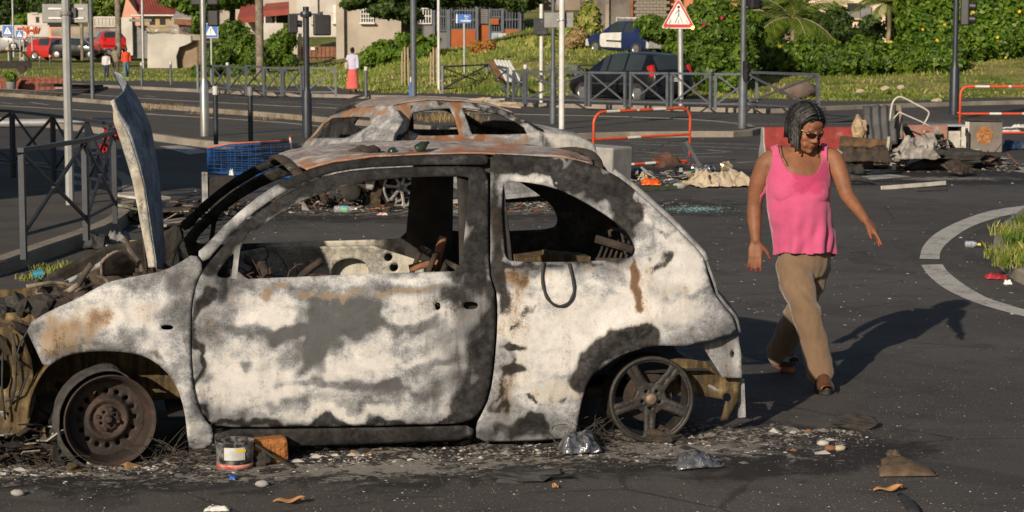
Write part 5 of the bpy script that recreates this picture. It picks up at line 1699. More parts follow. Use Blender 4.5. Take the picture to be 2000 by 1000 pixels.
def car_box(root, nm, c, s_, mat, rot=None, bevel=0):
 return MB().box(c, s_, rot).build(nm, mat, root, bevel=bevel)
MPV = [(0, .60, .56, .62, 0, 0), (.10, .72, .66, .66, 0, 0), (.35, .86, .80, .70, 0, 0), (1.05, 1.00, .95, .74, 0, 1), (1.72, 1.50, .99, .66, 1, 0), (1.95, 1.56, 1.00, .66, 1, 0), (2.02, 1.57, 1.0, .66, 0, 0), (2.10, 1.575, 1.0, .66, 1, 0), (2.85, 1.60, 1.02, .66, 0, 0), (2.95, 1.60, 1.02, .66, 1, 0),
  (3.72, 1.56, 1.03, .64, 0, 0), (3.95, 1.50, 1.03, .62, 0, 1), (4.20, 1.05, 1.02, .66, 0, 0), (4.28, .84, .82, .70, 0, 0), (4.30, .45, .44, .72, 0, 0)]
c_ = g(1222, 199)
M_BLKCAR = paint('black', (.006, .007, .010))
mpv = simple_car('people_carrier', (4.35 - 2.15 * math.cos(R(52)) - .55, 66.6 + 2.15 * math.sin(R(52)), 0), R(-52), 1.80, MPV, M_BLKCAR, 'black people carrier parked behind the far railings', (.85, 3.55), .315)
for sd in (-1, 1):
 car_box(mpv, 'tail_lamp', (4.08, sd * .77, 1.0), (.26, .17, .40), pm('tail_lamp_red', (.50, .02, .015), (.35, .015, .01), 8, .2), (0, -.25, 0), .05)
 car_box(mpv, 'tail_lamp_lens', (4.22, sd * .69, .86), (.06, .10, .12), M_WHT)
 car_box(mpv, 'reflector', (4.28, sd * .62, .46), (.05, .12, .05), MATS['tail_lamp_red'])
 mm = MB().ball((1.15, sd * .98, 1.0), (.06, .10, .08), 10, 8).build('door_mirror', M_BLKCAR, mpv, smooth=True)
 MB().box((2.45, sd * .902, .60), (2.2, .012, .05)).build('side_strip', M_BLACKP, mpv)
 MB().box((2.52, sd * .905, .90), (.18, .02, .035)).build('door_handle', M_BLKCAR, mpv)
car_box(mpv, 'rear_bumper', (4.24, 0, .40), (.18, 1.55, .26), M_BLKCAR, None, .04)
pl = car_box(mpv, 'number_plate', (4.315, 0, .74), (.02, .52, .11), M_WHT)
car_box(pl, 'plate_band', (4.328, -.235, .74), (.004, .045, .108), M_BLUE)
car_box(pl, 'plate_band', (4.328, .235, .74), (.004, .045, .108), M_BLUE)
text(pl, 'AB 716 DZ', .088, (4.33, 0, .74), M_BLK, (PI / 2, 0, PI / 2))
CLIO = [(0, .58, .54, .58, 0, 0), (.10, .70, .64, .62, 0, 0), (.30, .80, .74, .66, 0, 0), (.95, .92, .86, .70, 0, 1, 1), (1.45, 1.32, .89, .58, 1, 0, 1), (1.62, 1.38, .90, .58, 1, 0, 1), (2.25, 1.41, .93, .58, 0, 0), (2.35, 1.41, .93, .58, 1, 0), (2.95, 1.38, .96, .57, 0, 0), (3.25, 1.34, .96, .55, 0, 1), (3.62, .98, .95, .62, 0, 0), (3.74, .72, .70, .66, 0, 0), (3.77, .42, .41, .66, 0, 0)]
cz = 1.50
clio = simple_car('small_hatchback', (5.15 - 1.9 * math.cos(R(50)) - .25, 86.0 + 1.9 * math.sin(R(50)), cz), R(-50), 1.64, CLIO, paint('blue', (.012, .022, .085)), 'blue small hatchback with a white door parked on the grassy bank', (.68, 3.15), .28, door_mat=pm('white_door_paint', (.62, .61, .57), (.52, .51, .48), 4, .4), tilt=R(2))
M_WPLA = pm('white_bumper', (.50, .50, .48), (.40, .40, .385), 4, .45)
car_box(clio, 'rear_bumper', (3.72, 0, .46), (.16, 1.5, .30), M_WPLA, None, .04)
car_box(clio, 'front_bumper', (.02, 0, .44), (.20, 1.42, .30), M_WPLA, None, .04)
car_box(clio, 'tailgate_panel', (3.70, 0, .78), (.06, 1.05, .22), M_WPLA, (0, R(-12), 0))
for sd in (-1, 1):
 car_box(clio, 'tail_lamp', (3.62, sd * .64, .80), (.16, .16, .26), MATS['tail_lamp_red'], None, .03)
 MB().box((1.85, sd * .822, .56), (1.0, .014, .07)).build('side_strip', M_BLACKP, clio)
 MB().ball((1.02, sd * .90, .92), (.05, .09, .07), 8, 6).build('door_mirror', M_BLACKP, clio, smooth=True)
mb = MB()
for x in (1.6, 2.0, 2.4, 2.8):
 mb.beam((x, -.5, 1.50), (x, .5, 1.50), .03, .03)
for y in (-.5, 0, .5):
 mb.beam((1.6, y, 1.53), (2.8, y, 1.53), .03, .03)
for x in (1.6, 2.8):
 for y in (-.5, .5): mb.beam((x, y, 1.38), (x, y, 1.53), .03, .03)
mb.build('roof_rack', M_WHITEP, clio)
SUV = [(0, .72, .68, .66, 0, 0), (.10, .88, .80, .70, 0, 0), (.90, 1.02, .97, .74, 0, 1), (1.45, 1.52, 1.0, .64, 1, 0), (2.1, 1.58, 1.02, .64, 0, 0), (2.2, 1.58, 1.02, .64, 1, 0), (3.1, 1.55, 1.05, .63, 0, 0), (3.7, 1.45, 1.06, .6, 0, 1), (4.0, 1.05, 1.03, .66, 0, 0), (4.1, .5, .48, .7, 0, 0)]
HB = CLIO
for (px, py, Y, rz, prof, Wd, c, lb, wh, wr, ti) in [
  (112, 117, 148, 160, SUV, 1.78, (.42, .02, .02), 'red crossover parked left of the pale octagonal pole, far away', (.8, 3.35), .34, 0),
  (152, 114, 146, 172, HB, 1.68, (.010, .011, .014), 'dark hatchback parked behind the far railing, between pole and red car', (.68, 3.15), .29, 0),
  (203, 110, 150, 150, HB, 1.68, (.12, .13, .145), 'silver hatchback beside the parked red car, far away', (.68, 3.15), .29, 0),
  (214, 104, 132, -70, HB, 1.68, (.50, .018, .02), 'red small car seen from behind left of the wooden utility pole', (.68, 3.15), .29, 0),
  (2, 98, 150, 175, HB, 1.68, (.34, .34, .34), 'silver car cut off by the left edge of the picture, far away', (.68, 3.15), .29, 0)]:
 q = at(px, py, Y)
 Lc = prof[-1][0]
 ex_ = Vector((math.cos(R(rz)), math.sin(R(rz)), 0))
 cc = simple_car('parked_car', q - ex_ * Lc / 2, R(rz), Wd, prof, paint(lb.split()[0] + str(px), c), lb, wh, wr)
 for sd in (-1, 1):
  car_box(cc, 'tail_lamp', (Lc - .12, sd * .62, .86), (.16, .14, .2), MATS['tail_lamp_red'])
  car_box(cc, 'headlamp', (.12, sd * .52, .68), (.16, .24, .12), M_WHT)
# wreck at the far left edge
q = at(12, 143, 100)
root = empty('burnt_wreck', q, R(12), 'small blackened car wreck behind the rusty sheet heap at the left edge', 'car', 'burnt-out cars')
mb = MB()
for sd in (-1, 1):
 mb.tube([(-1.0, sd * .7, .25), (-1.0, sd * .7, .62), (-.55, sd * .66, .68), (-.2, sd * .56, 1.08), (.75, sd * .56, 1.08), (1.1, sd * .66, .72), (1.15, sd * .7, .25)], .045, 6)
 mb.tube([(.25, sd * .6, 1.06), (.28, sd * .7, .3)], .035, 6)
 mb.box((.1, sd * .7, .42), (2.2, .05, .34))
for x, z in ((-.2, 1.08), (.75, 1.08), (-.55, .68), (1.1, .72)):
 mb.tube([(x, -.6, z), (x, .6, z)], .04, 6)
mb.build('body_frame', M_CHAR, root)
mb = MB()
mb.box((0, 0, .34), (2.3, 1.3, .2))
mb.build('floor', M_CHARB, root)
for x in (-.7, .75):
 for sd in (-1, 1): MB().lathe([(.2, 0), (.21, .04), (.2, .1), (.001, .1)], 14, (x, sd * .72, .2), (0, sd, 0)).build('wheel', M_RIM, root)
# ================================================================== PERSON IN PINK
WO = Vector((1.60, 11.02, 0))
woman = empty('person', WO, 0, 'woman in a pink sleeveless top and brown trousers walking across the road in dark glasses', 'person')
M_SKIN = None
n = NT('skin')
blot = n.noise(9, 5, .6)
col = n.mix(n.step(blot, .35, .65), (.26, .115, .060), (.185, .078, .041))
col = n.mix(n.math('MULTIPLY', n.step(n.noise(70, 4, .7), .6, .7), .4), col, (.12, .045, .022))
n.bump(n.noise(130, 3), .12, .003)
M_SKIN = n.fin(col, .58, 0, .3)
n.b.inputs['Subsurface Weight'].default_value = .06
n.b.inputs['Subsurface Radius'].default_value = (.01, .004, .002)
def cloth_mat(name, c, c2, wet=None, scale=5):
 n = NT(name)
 col = n.mix(n.step(n.noise(scale, 5, .6, .4), .36, .66), c, c2)
 if wet:
  p = n.sep(n.co)
  # sweat patch on the chest
  v = n.mapped((1 / .12, 0, 1 / .10), (0, 0, 0), (.005 / .12, 0, -1.135 / .10))
  ln = n.t.nodes.new('ShaderNodeVectorMath')
  ln.operation = 'LENGTH'
  n.put(ln.inputs[0], v)
  m = n.step(n.math('ADD', ln.outputs['Value'], n.math('MULTIPLY', n.math('SUBTRACT', n.noise(14, 5, .65), .5), 1.6)), .75, 1.15, 1, 0)
  col = n.mix(n.math('MULTIPLY', m, .75), col, wet)
 weave = n.noise(260, 2, .5)
 n.bump(n.math('ADD', n.math('MULTIPLY', weave, .3), n.noise(scale * 2.2, 3, .5, .6)), .35, .008)
 m_ = n.fin(col, .85, 0, .15)
 n.b.inputs['Sheen Weight'].default_value = .25
 return m_
M_PINK = cloth_mat('pink_jersey', (.54, .094, .20), (.48, .078, .175), (.39, .034, .10))
M_TROU = cloth_mat('brown_trousers', (.195, .128, .078), (.16, .104, .063))
def wl(px, py, Y):
 return at(px, py, Y) - WO
def loft(mb, secs, n=18, cap=True):
 """secs: (centre, half width, half depth, yaw) rings, roughly stacked"""
 vs, fs = [], []
 for c, a, b, yw in secs:
  c = Vector(c)
  ca, sa = math.cos(yw), math.sin(yw)
  for k in range(n):
   t = 2 * PI * k / n
   x, y = a * math.cos(t), b * math.sin(t)
   vs.append(c + Vector((x * ca - y * sa, x * sa + y * ca, 0)))
 m = len(secs)
 for i in range(m - 1):
  for k in range(n):
   k2 = (k + 1) % n
   fs.append((i * n + k, i * n + k2, (i + 1) * n + k2, (i + 1) * n + k))
 if cap:
  fs.append(tuple(range(n - 1, -1, -1)))
  fs.append(tuple((m - 1) * n + k for k in range(n)))
 mb.add(vs, fs)
def limb(mb, pts, rs, n=12, m=5):
 """smooth tapered limb through joints"""
 P = spl([tuple(p) for p in pts], m)
 q = spl([(r_,) for r_ in rs], m)
 P = [Vector(p) for p in P]
 rr = [x[0] for x in q]
 # round both ends
 a, b = (P[0] - P[1]).normalized(), (P[-1] - P[-2]).normalized()
 P = [P[0] + a * rr[0] * .7, P[0] + a * rr[0] * .45] + P + [P[-1] + b * rr[-1] * .45, P[-1] + b * rr[-1] * .7]
 rr = [rr[0] * .3, rr[0] * .75] + rr + [rr[-1] * .75, rr[-1] * .3]
 mb.tube(P, rr, n)
def fuse(mb, name, mat, parent, vox=.008, smooth=6, keep=False):
 """join overlapping volumes into one continuous skin"""
 o = mb.build(name + '_src', mat)
 r_ = o.modifiers.new('r', 'REMESH')
 r_.mode = 'VOXEL'
 r_.voxel_size = vox
 s_ = o.modifiers.new('s', 'SMOOTH')
 s_.factor = .5
 s_.iterations = smooth
 bpy.context.view_layer.update()
 me = bpy.data.meshes.new_from_object(o.evaluated_get(bpy.context.evaluated_depsgraph_get()))
 old = o.data
 bpy.data.objects.remove(o)
 bpy.data.meshes.remove(old)
 me.name = name
 me.materials.clear()
 me.materials.append(mat)
 me.polygons.foreach_set('use_smooth', [True] * len(me.polygons))
 ob = bpy.data.objects.new(name, me)
 COL.objects.link(ob)
 ob.parent = parent
 return ob
# ---- joints (towards the camera is -y)
TY = R(10)                                           # chest turned a little towards picture right
pel = wl(1568, 492, 11.02)
chest = wl(1560, 345, 10.99)
neck0 = wl(1566, 292, 11.0)
headc = wl(1574, 249, 10.93)                         # centre of the skull
shR, elR, wrR = wl(1497, 318, 11.03), wl(1474, 402, 11.06), wl(1476, 472, 11.0)
shL, elL, wrL = wl(1628, 310, 11.02), wl(1653, 378, 10.96), wl(1690, 430, 10.82)
body = MB()
# torso
loft(body, [(wl(1570, 525, 11.02), .125, .105, TY), (wl(1571, 490, 11.02), .138, .120, TY), (wl(1567, 455, 11.02), .146, .126, TY), (wl(1562, 420, 11.01), .156, .130, TY), (wl(1559, 385, 11.0), .160, .132, TY), (wl(1560, 355, 11.0), .165, .128, TY),
   (wl(1562, 325, 11.01), .170, .108, TY), (wl(1563, 308, 11.02), .160, .085, TY), (wl(1566, 295, 11.02), .100, .062, TY)], 22)
for px in (1537, 1590):
 body.ball(wl(px, 376, 10.925), (.068, .058, .066), 14, 10)
# neck
limb(body, [wl(1565, 305, 11.02), wl(1568, 280, 10.99), wl(1572, 258, 10.96)], [.062, .054, .056], 14)
# shoulders
limb(body, [wl(1560, 305, 11.02), wl(1525, 306, 11.03), shR], [.060, .055, .056])
limb(body, [wl(1566, 303, 11.02), wl(1600, 303, 11.03), shL], [.060, .055, .054])
# arms
limb(body, [shR, shR.lerp(elR, .5) + Vector((-.012, 0, 0)), elR, elR.lerp(wrR, .35) + Vector((-.004, 0, 0)), wrR], [.056, .051, .041, .040, .026], 14)
limb(body, [shL, shL.lerp(elL, .5) + Vector((.006, 0, 0)), elL, elL.lerp(wrL, .35), wrL], [.054, .048, .040, .037, .025], 14)
def hand(mb, wrist, fwd, palm_n, side, curl, spread=.10, s_=1.0, nails=None):
 """fwd: along the hand; palm_n: out of the palm; side: towards the thumb"""
 fwd, side = fwd.normalized(), side.normalized()
 pn = palm_n.normalized()
 base = wrist + fwd * .012 * s_
 pc = wrist + fwd * .050 * s_
 # palm as a flattened fan of tubes
 for k, o_ in enumerate((-.026, -.009, .009, .026)):
  mb.tube([wrist + side * o_ * .55 * s_, wrist + fwd * .045 * s_ + side * o_ * .95 * s_, wrist + fwd * .084 * s_ + side * o_ * 1.02 * s_], [.015 * s_, .0165 * s_, .0125 * s_], 9)
 tips = []
 lens = (.058, .072, .078, .070)
 for k, o_ in enumerate((-.027, -.009, .009, .027)):
  p = wrist + fwd * .082 * s_ + side * o_ * 1.02 * s_
  d = (fwd + side * (o_ / .027) * spread).normalized()
  pts, rs = [p], [.0105 * s_]
  L_ = lens[k] * s_
  for j, (fr_, r_) in enumerate(((.45, .0092), (.30, .0082), (.25, .0066))):
   c_ = curl[k] * (.55, .8, .6)[j]
   d = (d * math.cos(c_) + pn * math.sin(c_)).normalized()
   p = p + d * L_ * fr_
   pts.append(p)
   rs.append(r_ * s_)
  limb(mb, pts, rs, 8, 3)
  tips.append((pts[-1], d, pn))
 # thumb from the side of the palm
 p = wrist + fwd * .022 * s_ + side * .024 * s_
 d = (fwd * .62 + side * .75 + pn * .25).normalized()
 pts, rs = [p], [.014 * s_]
 for fr_, r_, c_ in ((.034, .0125, .0), (.028, .0105, .35), (.022, .008, .25)):
  d = (d * math.cos(c_) + (fwd * .8 + pn * .5 - side * .2).normalized() * math.sin(c_)).normalized()
  p = p + d * fr_ * s_
  pts.append(p)
  rs.append(r_ * s_)
 limb(mb, pts, rs, 8, 3)
 tips.append((pts[-1], d, pn))
 return tips
# right arm hangs, back of the hand towards the camera, thumb towards the body
tipsR = hand(body, wrR, (wl(1474, 530, 10.97) - wrR), Vector((-.15, .9, .1)), Vector((1, -.15, .05)), (.35, .30, .28, .22), .10, 1.0)
tipsL = hand(body, wrL, (wl(1716, 458, 10.76) - wrL), Vector((-.45, .35, -.8)), Vector((-.2, -.9, -.35)), (.95, .75, .5, .2), .12, 1.0)
# head: skull, jaw, cheeks, nose, lips, chin, ears; turned right and looking down
HY, HP = R(30), R(26)
HM = Matrix.Rotation(HY, 3, 'Z') @ Matrix.Rotation(HP, 3, 'X')
hp = lambda x, y, z: headc + HM @ Vector((x, y, z))           # face towards local -y
HMx = HM
S_ = 1.04
def hb(c, r_, rot=None, **k):
 c = [q * S_ for q in c]
 r_ = tuple(q * S_ for q in r_)
 body.ball(hp(*c), r_, 16, 12, HMx if rot is None else HMx @ Euler(rot).to_matrix(), **k)
hb((0, .010, .028), (.072, .090, .082))                # cranium
hb((0, -.028, -.020), (.060, .066, .082))              # face
hb((0, -.045, -.072), (.044, .044, .042))              # jaw
hb((0, -.077, -.093), (.020, .017, .016))              # chin
for sx in (-1, 1):
 hb((sx * .036, -.062, -.022), (.026, .022, .024))  # cheekbone
 hb((sx * .026, -.076, .026), (.024, .012, .010))   # brow
 hb((sx * .070, .008, -.006), (.010, .018, .030))   # ear
 hb((sx * .0125, -.098, -.030), (.0105, .012, .009))  # nostril wing
 hb((sx * .030, -.070, -.055), (.022, .018, .022))  # cheek by the mouth
hb((0, -.104, -.025), (.012, .013, .012))              # nose tip
hb((0, -.094, -.005), (.009, .013, .028), (R(-14), 0, 0))   # bridge
hb((0, -.088, -.056), (.021, .010, .006))              # upper lip
hb((0, -.086, -.067), (.018, .010, .007))              # lower lip
hb((0, -.072, .048), (.044, .018, .026))               # forehead
# feet and ankles (bare in sandals)
fF, fB = wl(1606, 765, 10.72), wl(1530, 722, 11.38)
ank_F, ank_B = wl(1604, 735, 10.78), wl(1522, 694, 11.46)
limb(body, [wl(1601, 700, 10.80), ank_F, ank_F + Vector((.004, .01, -.04))], [.040, .034, .036])
limb(body, [ank_F + Vector((0, .03, -.062)), ank_F + Vector((.004, -.05, -.056)), ank_F + Vector((.008, -.13, -.066))], [.032, .034, .024], 12)
limb(body, [wl(1524, 672, 11.44), ank_B, ank_B + Vector((0, .02, -.03))], [.040, .034, .034])
limb(body, [ank_B + Vector((-.02, .05, -.045)), ank_B + Vector((.02, -.03, -.055)), ank_B + Vector((.06, -.11, -.07))], [.030, .033, .024], 12)
limb(body, [wl(1553, 520, 11.0), wl(1577, 618, 10.83), wl(1602, 715, 10.80)], [.085, .055, .040], 12)
limb(body, [wl(1588, 520, 11.06), wl(1560, 608, 11.17), wl(1524, 685, 11.45)], [.085, .055, .040], 12)
skin = fuse(body, 'body', M_SKIN, woman, .0062, 4)
# lips, nails
mb = MB()
M_LIP = pm('lips', (.20, .055, .040), (.15, .04, .03), 30, .45)
mb.ball(hp(0, -.0905 * S_, -.057 * S_), (.019 * S_, .008 * S_, .0045 * S_), 12, 8, HM)
mb.ball(hp(0, -.0885 * S_, -.066 * S_), (.0165 * S_, .008 * S_, .0055 * S_), 12, 8, HM)
mb.build('lips', M_LIP, woman, smooth=True)
M_NAIL = pm('red_nail_polish', (.55, .012, .02), (.45, .01, .016), 30, .2)
for tips, ds in ((tipsR, -1), (tipsL, -1)):
 for p_, d_, pn_ in tips:
  q_ = frame_of(d_, pn_)
  m3 = Matrix((q_[0], d_, -pn_)).transposed()
  MB().ball(p_ + d_ * .004 - pn_ * .0055, (.0048, .0075, .003), 8, 6, m3).build('nail', M_NAIL, woman, smooth=True)
# ---- pink top: fits the torso above, hangs loose below the bust
me = skin.data
nV = len(me.vertices)
co = np.empty(nV * 3)
me.vertices.foreach_get('co', co)
co = co.reshape(-1, 3)
nn = np.empty(nV * 3)
me.vertices.foreach_get('normal', nn)
nn = nn.reshape(-1, 3)
Q = co + np.array(WO) - np.array([0, 0, CAM_H])
dz_ = Q @ np.array(_F)
PX = np.stack([1000 + FPX * Q[:, 0] / dz_, 500 - FPX * (Q @ np.array(_U)) / dz_], 1)
TOPF = spl([(1503, 262), (1519, 262), (1523, 296), (1540, 331), (1560, 341), (1579, 343), (1592, 336), (1600, 318), (1602, 290), (1604, 256), (1618, 256), (1617, 300), (1617, 335), (1621, 362), (1630, 400), (1636, 470), (1640, 520), (1500, 520), (1490, 430), (1484, 392), (1490, 366), (1503, 343), (1509, 318), (1505, 290), (1503, 262)], 4)
TOPB = spl([(1503, 262), (1519, 262), (1526, 296), (1545, 312), (1579, 314), (1598, 306), (1602, 285), (1604, 256), (1618, 256), (1617, 300), (1617, 335), (1621, 362), (1630, 400), (1636, 470), (1640, 520), (1500, 520), (1490, 430), (1484, 392), (1490, 366), (1503, 343), (1509, 318), (1505, 290), (1503, 262)], 4)
ax_p = [(wl(1571, 500, 11.02), .156, .150), (wl(1570, 478, 11.02), .156, .152), (wl(1567, 455, 11.02), .160, .156), (wl(1563, 430, 11.01), .166, .158), (wl(1560, 405, 11.0), .168, .156), (wl(1559, 385, 11.0), .165, .150), (wl(1559, 365, 11.0), .150, .120), (wl(1560, 340, 11.0), .10, .08), (wl(1563, 290, 11.02), .05, .05)]
az = np.array([p[0].z for p in ax_p])
axx, axy, aa, ab = (np.interp(co[:, 2], az, np.array(L_)) for L_ in ([p[0].x for p in ax_p], [p[0].y for p in ax_p], [p[1] for p in ax_p], [p[2] for p in ax_p]))
dx, dy = co[:, 0] - axx, co[:, 1] - axy
cT, sT = math.cos(TY), math.sin(TY)
lx, ly = dx * cT + dy * sT, -dx * sT + dy * cT
th = np.arctan2(ly, lx)
rb = np.hypot(lx, ly)
rs_ = aa * ab / np.sqrt((ab * np.cos(th)) ** 2 + (aa * np.sin(th)) ** 2)
low = np.clip((wl(1560, 372, 11).z - co[:, 2]) / .36, 0, 1)
fold = low ** 1.2 * (.014 * np.sin(6 * th + 1.5 + 2.0 * np.sin(low * 3 + th)) + .008 * np.sin(13 * th + 6 * low)) + .004 * np.sin(low * 15 + 11 * np.cos(th)) * np.exp(-((low - .62) / .22) ** 2) * (np.sin(th) < 0)
rs_ = rs_ + fold
r_new = np.where(low > 0, np.maximum(rb + .009, rs_), rb + .009)
hang = np.array([.0035 * fbm((x * 18, y * 18, z * 12), 3) for x, y, z in co])
fac = np.where(low > 0, r_new / np.maximum(rb, 1e-4), 1)
cn = co.copy()
cn[:, 0] = axx + dx * fac
cn[:, 1] = axy + dy * fac
up_ = co + nn * (.008 + hang[:, None])
wgt = np_s(0, .12, low)[:, None]
cn = up_ * (1 - wgt) + (cn + nn * hang[:, None]) * wgt
front = nn[:, 1] < .15
insF, insB = pip(PX, TOPF), pip(PX, TOPB)
hem = 497 + 6 * np.sin(th * 2 + 1.0) + 5 * np.exp(-((th + 1.5) / .5) ** 2) - 8 * np.exp(-((np.abs(th) - 2.6) / .5) ** 2)
ok_ = np.where(front, insF, insB) & (PX[:, 1] < hem) & (rb < .235) & (co[:, 2] > .6)
loops = np.array([tuple(p.vertices) for p in me.polygons if len(p.vertices) == 4])
fk = loops[ok_[loops].all(1)]
top = MB()
used = np.unique(fk)
rm = {int(o_): i for i, o_ in enumerate(used)}
top.add([tuple(cn[i]) for i in used], [tuple(rm[int(i)] for i in f_) for f_ in fk])
# keep the largest connected piece only
par = list(range(len(top.v)))
def find(i):
 while par[i] != i:
  par[i] = par[par[i]]
  i = par[i]
 return i
for f_ in top.f:
 for i in f_[1:]: par[find(i)] = find(f_[0])
roots = [find(i) for i in range(len(top.v))]
big = max(set(roots), key=roots.count)
fk = [f_ for f_ in top.f if find(f_[0]) == big]
us = sorted({i for f_ in fk for i in f_})
rm = {o_: i for i, o_ in enumerate(us)}
t2 = MB()
t2.add([top.v[i] for i in us], [tuple(rm[i] for i in f_) for f_ in fk])
to = t2.build('tank_top', M_PINK, woman, smooth=True)
sm_ = to.modifiers.new('soft', 'SMOOTH')
sm_.iterations = 5
so_ = to.modifiers.new('thick', 'SOLIDIFY')
so_.thickness = .006
so_.offset = 1
for pts in ([(1527, 262, 10.95), (1526, 285, 10.93), (1530, 305, 10.905), (1539, 325, 10.885)], [(1598, 258, 10.95), (1599, 285, 10.93), (1598, 308, 10.905)]):
 P = []
 for q in spl(pts, 5):
  # nearest skin vertex seen at that pixel, in front
  d2 = (PX[:, 0] - q[0]) ** 2 + (PX[:, 1] - q[1]) ** 2 + np.where(front, 0, 1e6)
  i = int(np.argmin(d2))
  if d2[i] < 60: P.append(Vector(co[i]) + Vector(nn[i]) * .004)
 if len(P) > 3:
  MB().tube(P, .0032, 6).build('bra_strap', M_BLACKP, woman, smooth=True)
# ---- trousers
tr = MB()
hipF, hipB = wl(1549, 515, 11.0), wl(1590, 515, 11.06)
kneeF, kneeB = wl(1577, 618, 10.82), wl(1560, 608, 11.16)
limb(tr, [hipF, hipF.lerp(kneeF, .45) + Vector((-.008, -.02, 0)), kneeF + Vector((0, -.015, 0)), kneeF.lerp(ank_F, .5) + Vector((.004, -.004, 0)), wl(1603, 732, 10.79)], [.098, .089, .077, .075, .074], 22, 8)
limb(tr, [hipB, hipB.lerp(kneeB, .45) + Vector((0, -.02, 0)), kneeB + Vector((0, -.015, 0)), kneeB.lerp(ank_B, .5), wl(1524, 692, 11.44)], [.096, .088, .077, .077, .084], 22, 8)
loft(tr, [(wl(1571, 540, 11.03), .115, .100, TY), (wl(1571, 515, 11.02), .140, .122, TY), (wl(1571, 490, 11.02), .146, .128, TY), (wl(1570, 478, 11.02), .146, .128, TY)], 22)
tro = fuse(tr, 'trousers', M_TROU, woman, .009, 5)
# creases and folds
me = tro.data
co = np.empty(len(me.vertices) * 3)
me.vertices.foreach_get('co', co)
co = co.reshape(-1, 3)
nn = np.empty(len(me.vertices) * 3)
me.vertices.foreach_get('normal', nn)
nn = nn.reshape(-1, 3)
amp = np.array([.008 * fbm((x * 16 + z * 5, y * 14, z * 4.5), 3) + .006 * math.sin(z * 46 + x * 30 + 3 * fbm((x * 5, y * 5, z * 5))) * math.exp(-((z - .46) / .14) ** 2) + .006 * fbm((x * 34, y * 34, z * 9), 2) for x, y, z in co])
co += nn * amp[:, None]
me.vertices.foreach_set('co', co.ravel())
me.update()
# ---- shoes
M_SHOE = pm('brown_leather_shoe', (.11, .045, .022), (.06, .026, .014), 20, .35, dirt=(.20, .16, .12), dirt_amt=.58)
M_SHOE2 = pm('grey_pattern_shoe', (.10, .10, .11), (.22, .22, .23), 26, .6)
for a_, mt, yw, pt in ((ank_F, M_SHOE, R(3), 0), (ank_B, M_SHOE, R(24), .10)):
 sh = MB()
 c0 = Vector((a_.x, a_.y, 0))
 Mz = Matrix.Rotation(yw, 3, 'Z') @ Matrix.Rotation(-pt, 3, 'X')
 up0 = .03 if pt else 0
 def sole(u, v):
  t = 2 * PI * u
  y = -.035 - .130 * math.sin(t)
  w_ = .041 + .008 * math.sin(t) * 1.0
  x = w_ * math.cos(t) * (1 - .15 * max(0, -math.sin(t)))
  return c0 + Mz @ Vector((x, y, .004 + .024 * v + up0))
 sh.grid(sole, 28, 1, True)
 n0 = len(sh.v)
 sh.f.append(tuple(range(1, 56, 2)))
 sh.m.append(0)
 sh.f.append(tuple(range(54, -1, -2)))
 sh.m.append(0)
 sh.build('shoe_sole', M_BLACKP, woman)
 up = MB()
 def upper(u, v):
  t = PI * u
  y = -.165 + .115 * v
  hgt = .050 + .030 * v ** 1.4
  w_ = .038 + .011 * math.sin(PI * min(1, v * 1.1)) - .006 * (1 - v)
  return c0 + Mz @ Vector((w_ * math.cos(t), y, .024 + up0 + hgt * math.sin(t) ** .7 * (0.55 + .45 * v)))
 up.grid(upper, 16, 10)
 up.build('shoe_upper', mt if not pt else M_SHOE2, woman, smooth=True, solid=.004)
 st = MB()
 def strap(u, v):
  t = PI * 1.6 * u - .3 * PI
  return c0 + Mz @ Vector((.044 * math.cos(t), .01 - .052 * math.sin(t), .070 + up0 + .016 * v + .01 * math.sin(t)))
 st.grid(strap, 20, 2)
 st.build('ankle_strap', mt, woman, smooth=True, solid=.004)
# ---- hair: scalp cap, rows over the crown, twisted locks at the sides
M_HAIR = None
n = NT('hair_black_grey')
col = n.mix(n.step(n.noise(12, 4, .6), .55, .75), (.007, .0065, .0065), (.032, .030, .029))
n.bump(n.noise(180, 3), .8, .004)
M_HAIR = n.fin(col, .55, 0, .4)
M_GREYH = pm('grey_hair', (.055, .052, .05), (.016, .015, .015), 30, .6)
cap = MB()
def hcap(u, v):
 ph = 2 * PI * u
 th = (.46 * PI) * v
 d = Vector((math.sin(th) * math.cos(ph), math.sin(th) * math.sin(ph), math.cos(th)))
 r_ = 1.05 + .03 * fbm((d.x * 12, d.y * 12, d.z * 12), 3)
 p_ = Vector((d.x * .075 * r_, .012 + d.y * .088 * r_, .030 + d.z * .082 * r_))
 if d.y < -.1:
  k_ = smooth01(-.1, -.7, d.y)
  p_.z = max(p_.z, .030 + .038 * k_)
  p_.y = max(p_.y, -.072)
 elif d.y > .1:
  p_.z -= .06 * smooth01(.1, .9, d.y) * v
 return hp(*[q * S_ for q in p_])
cap.grid(hcap, 44, 18, True)
hair = cap.build('hair', M_HAIR, woman, smooth=True, solid=.006)
rh = random.Random(3)
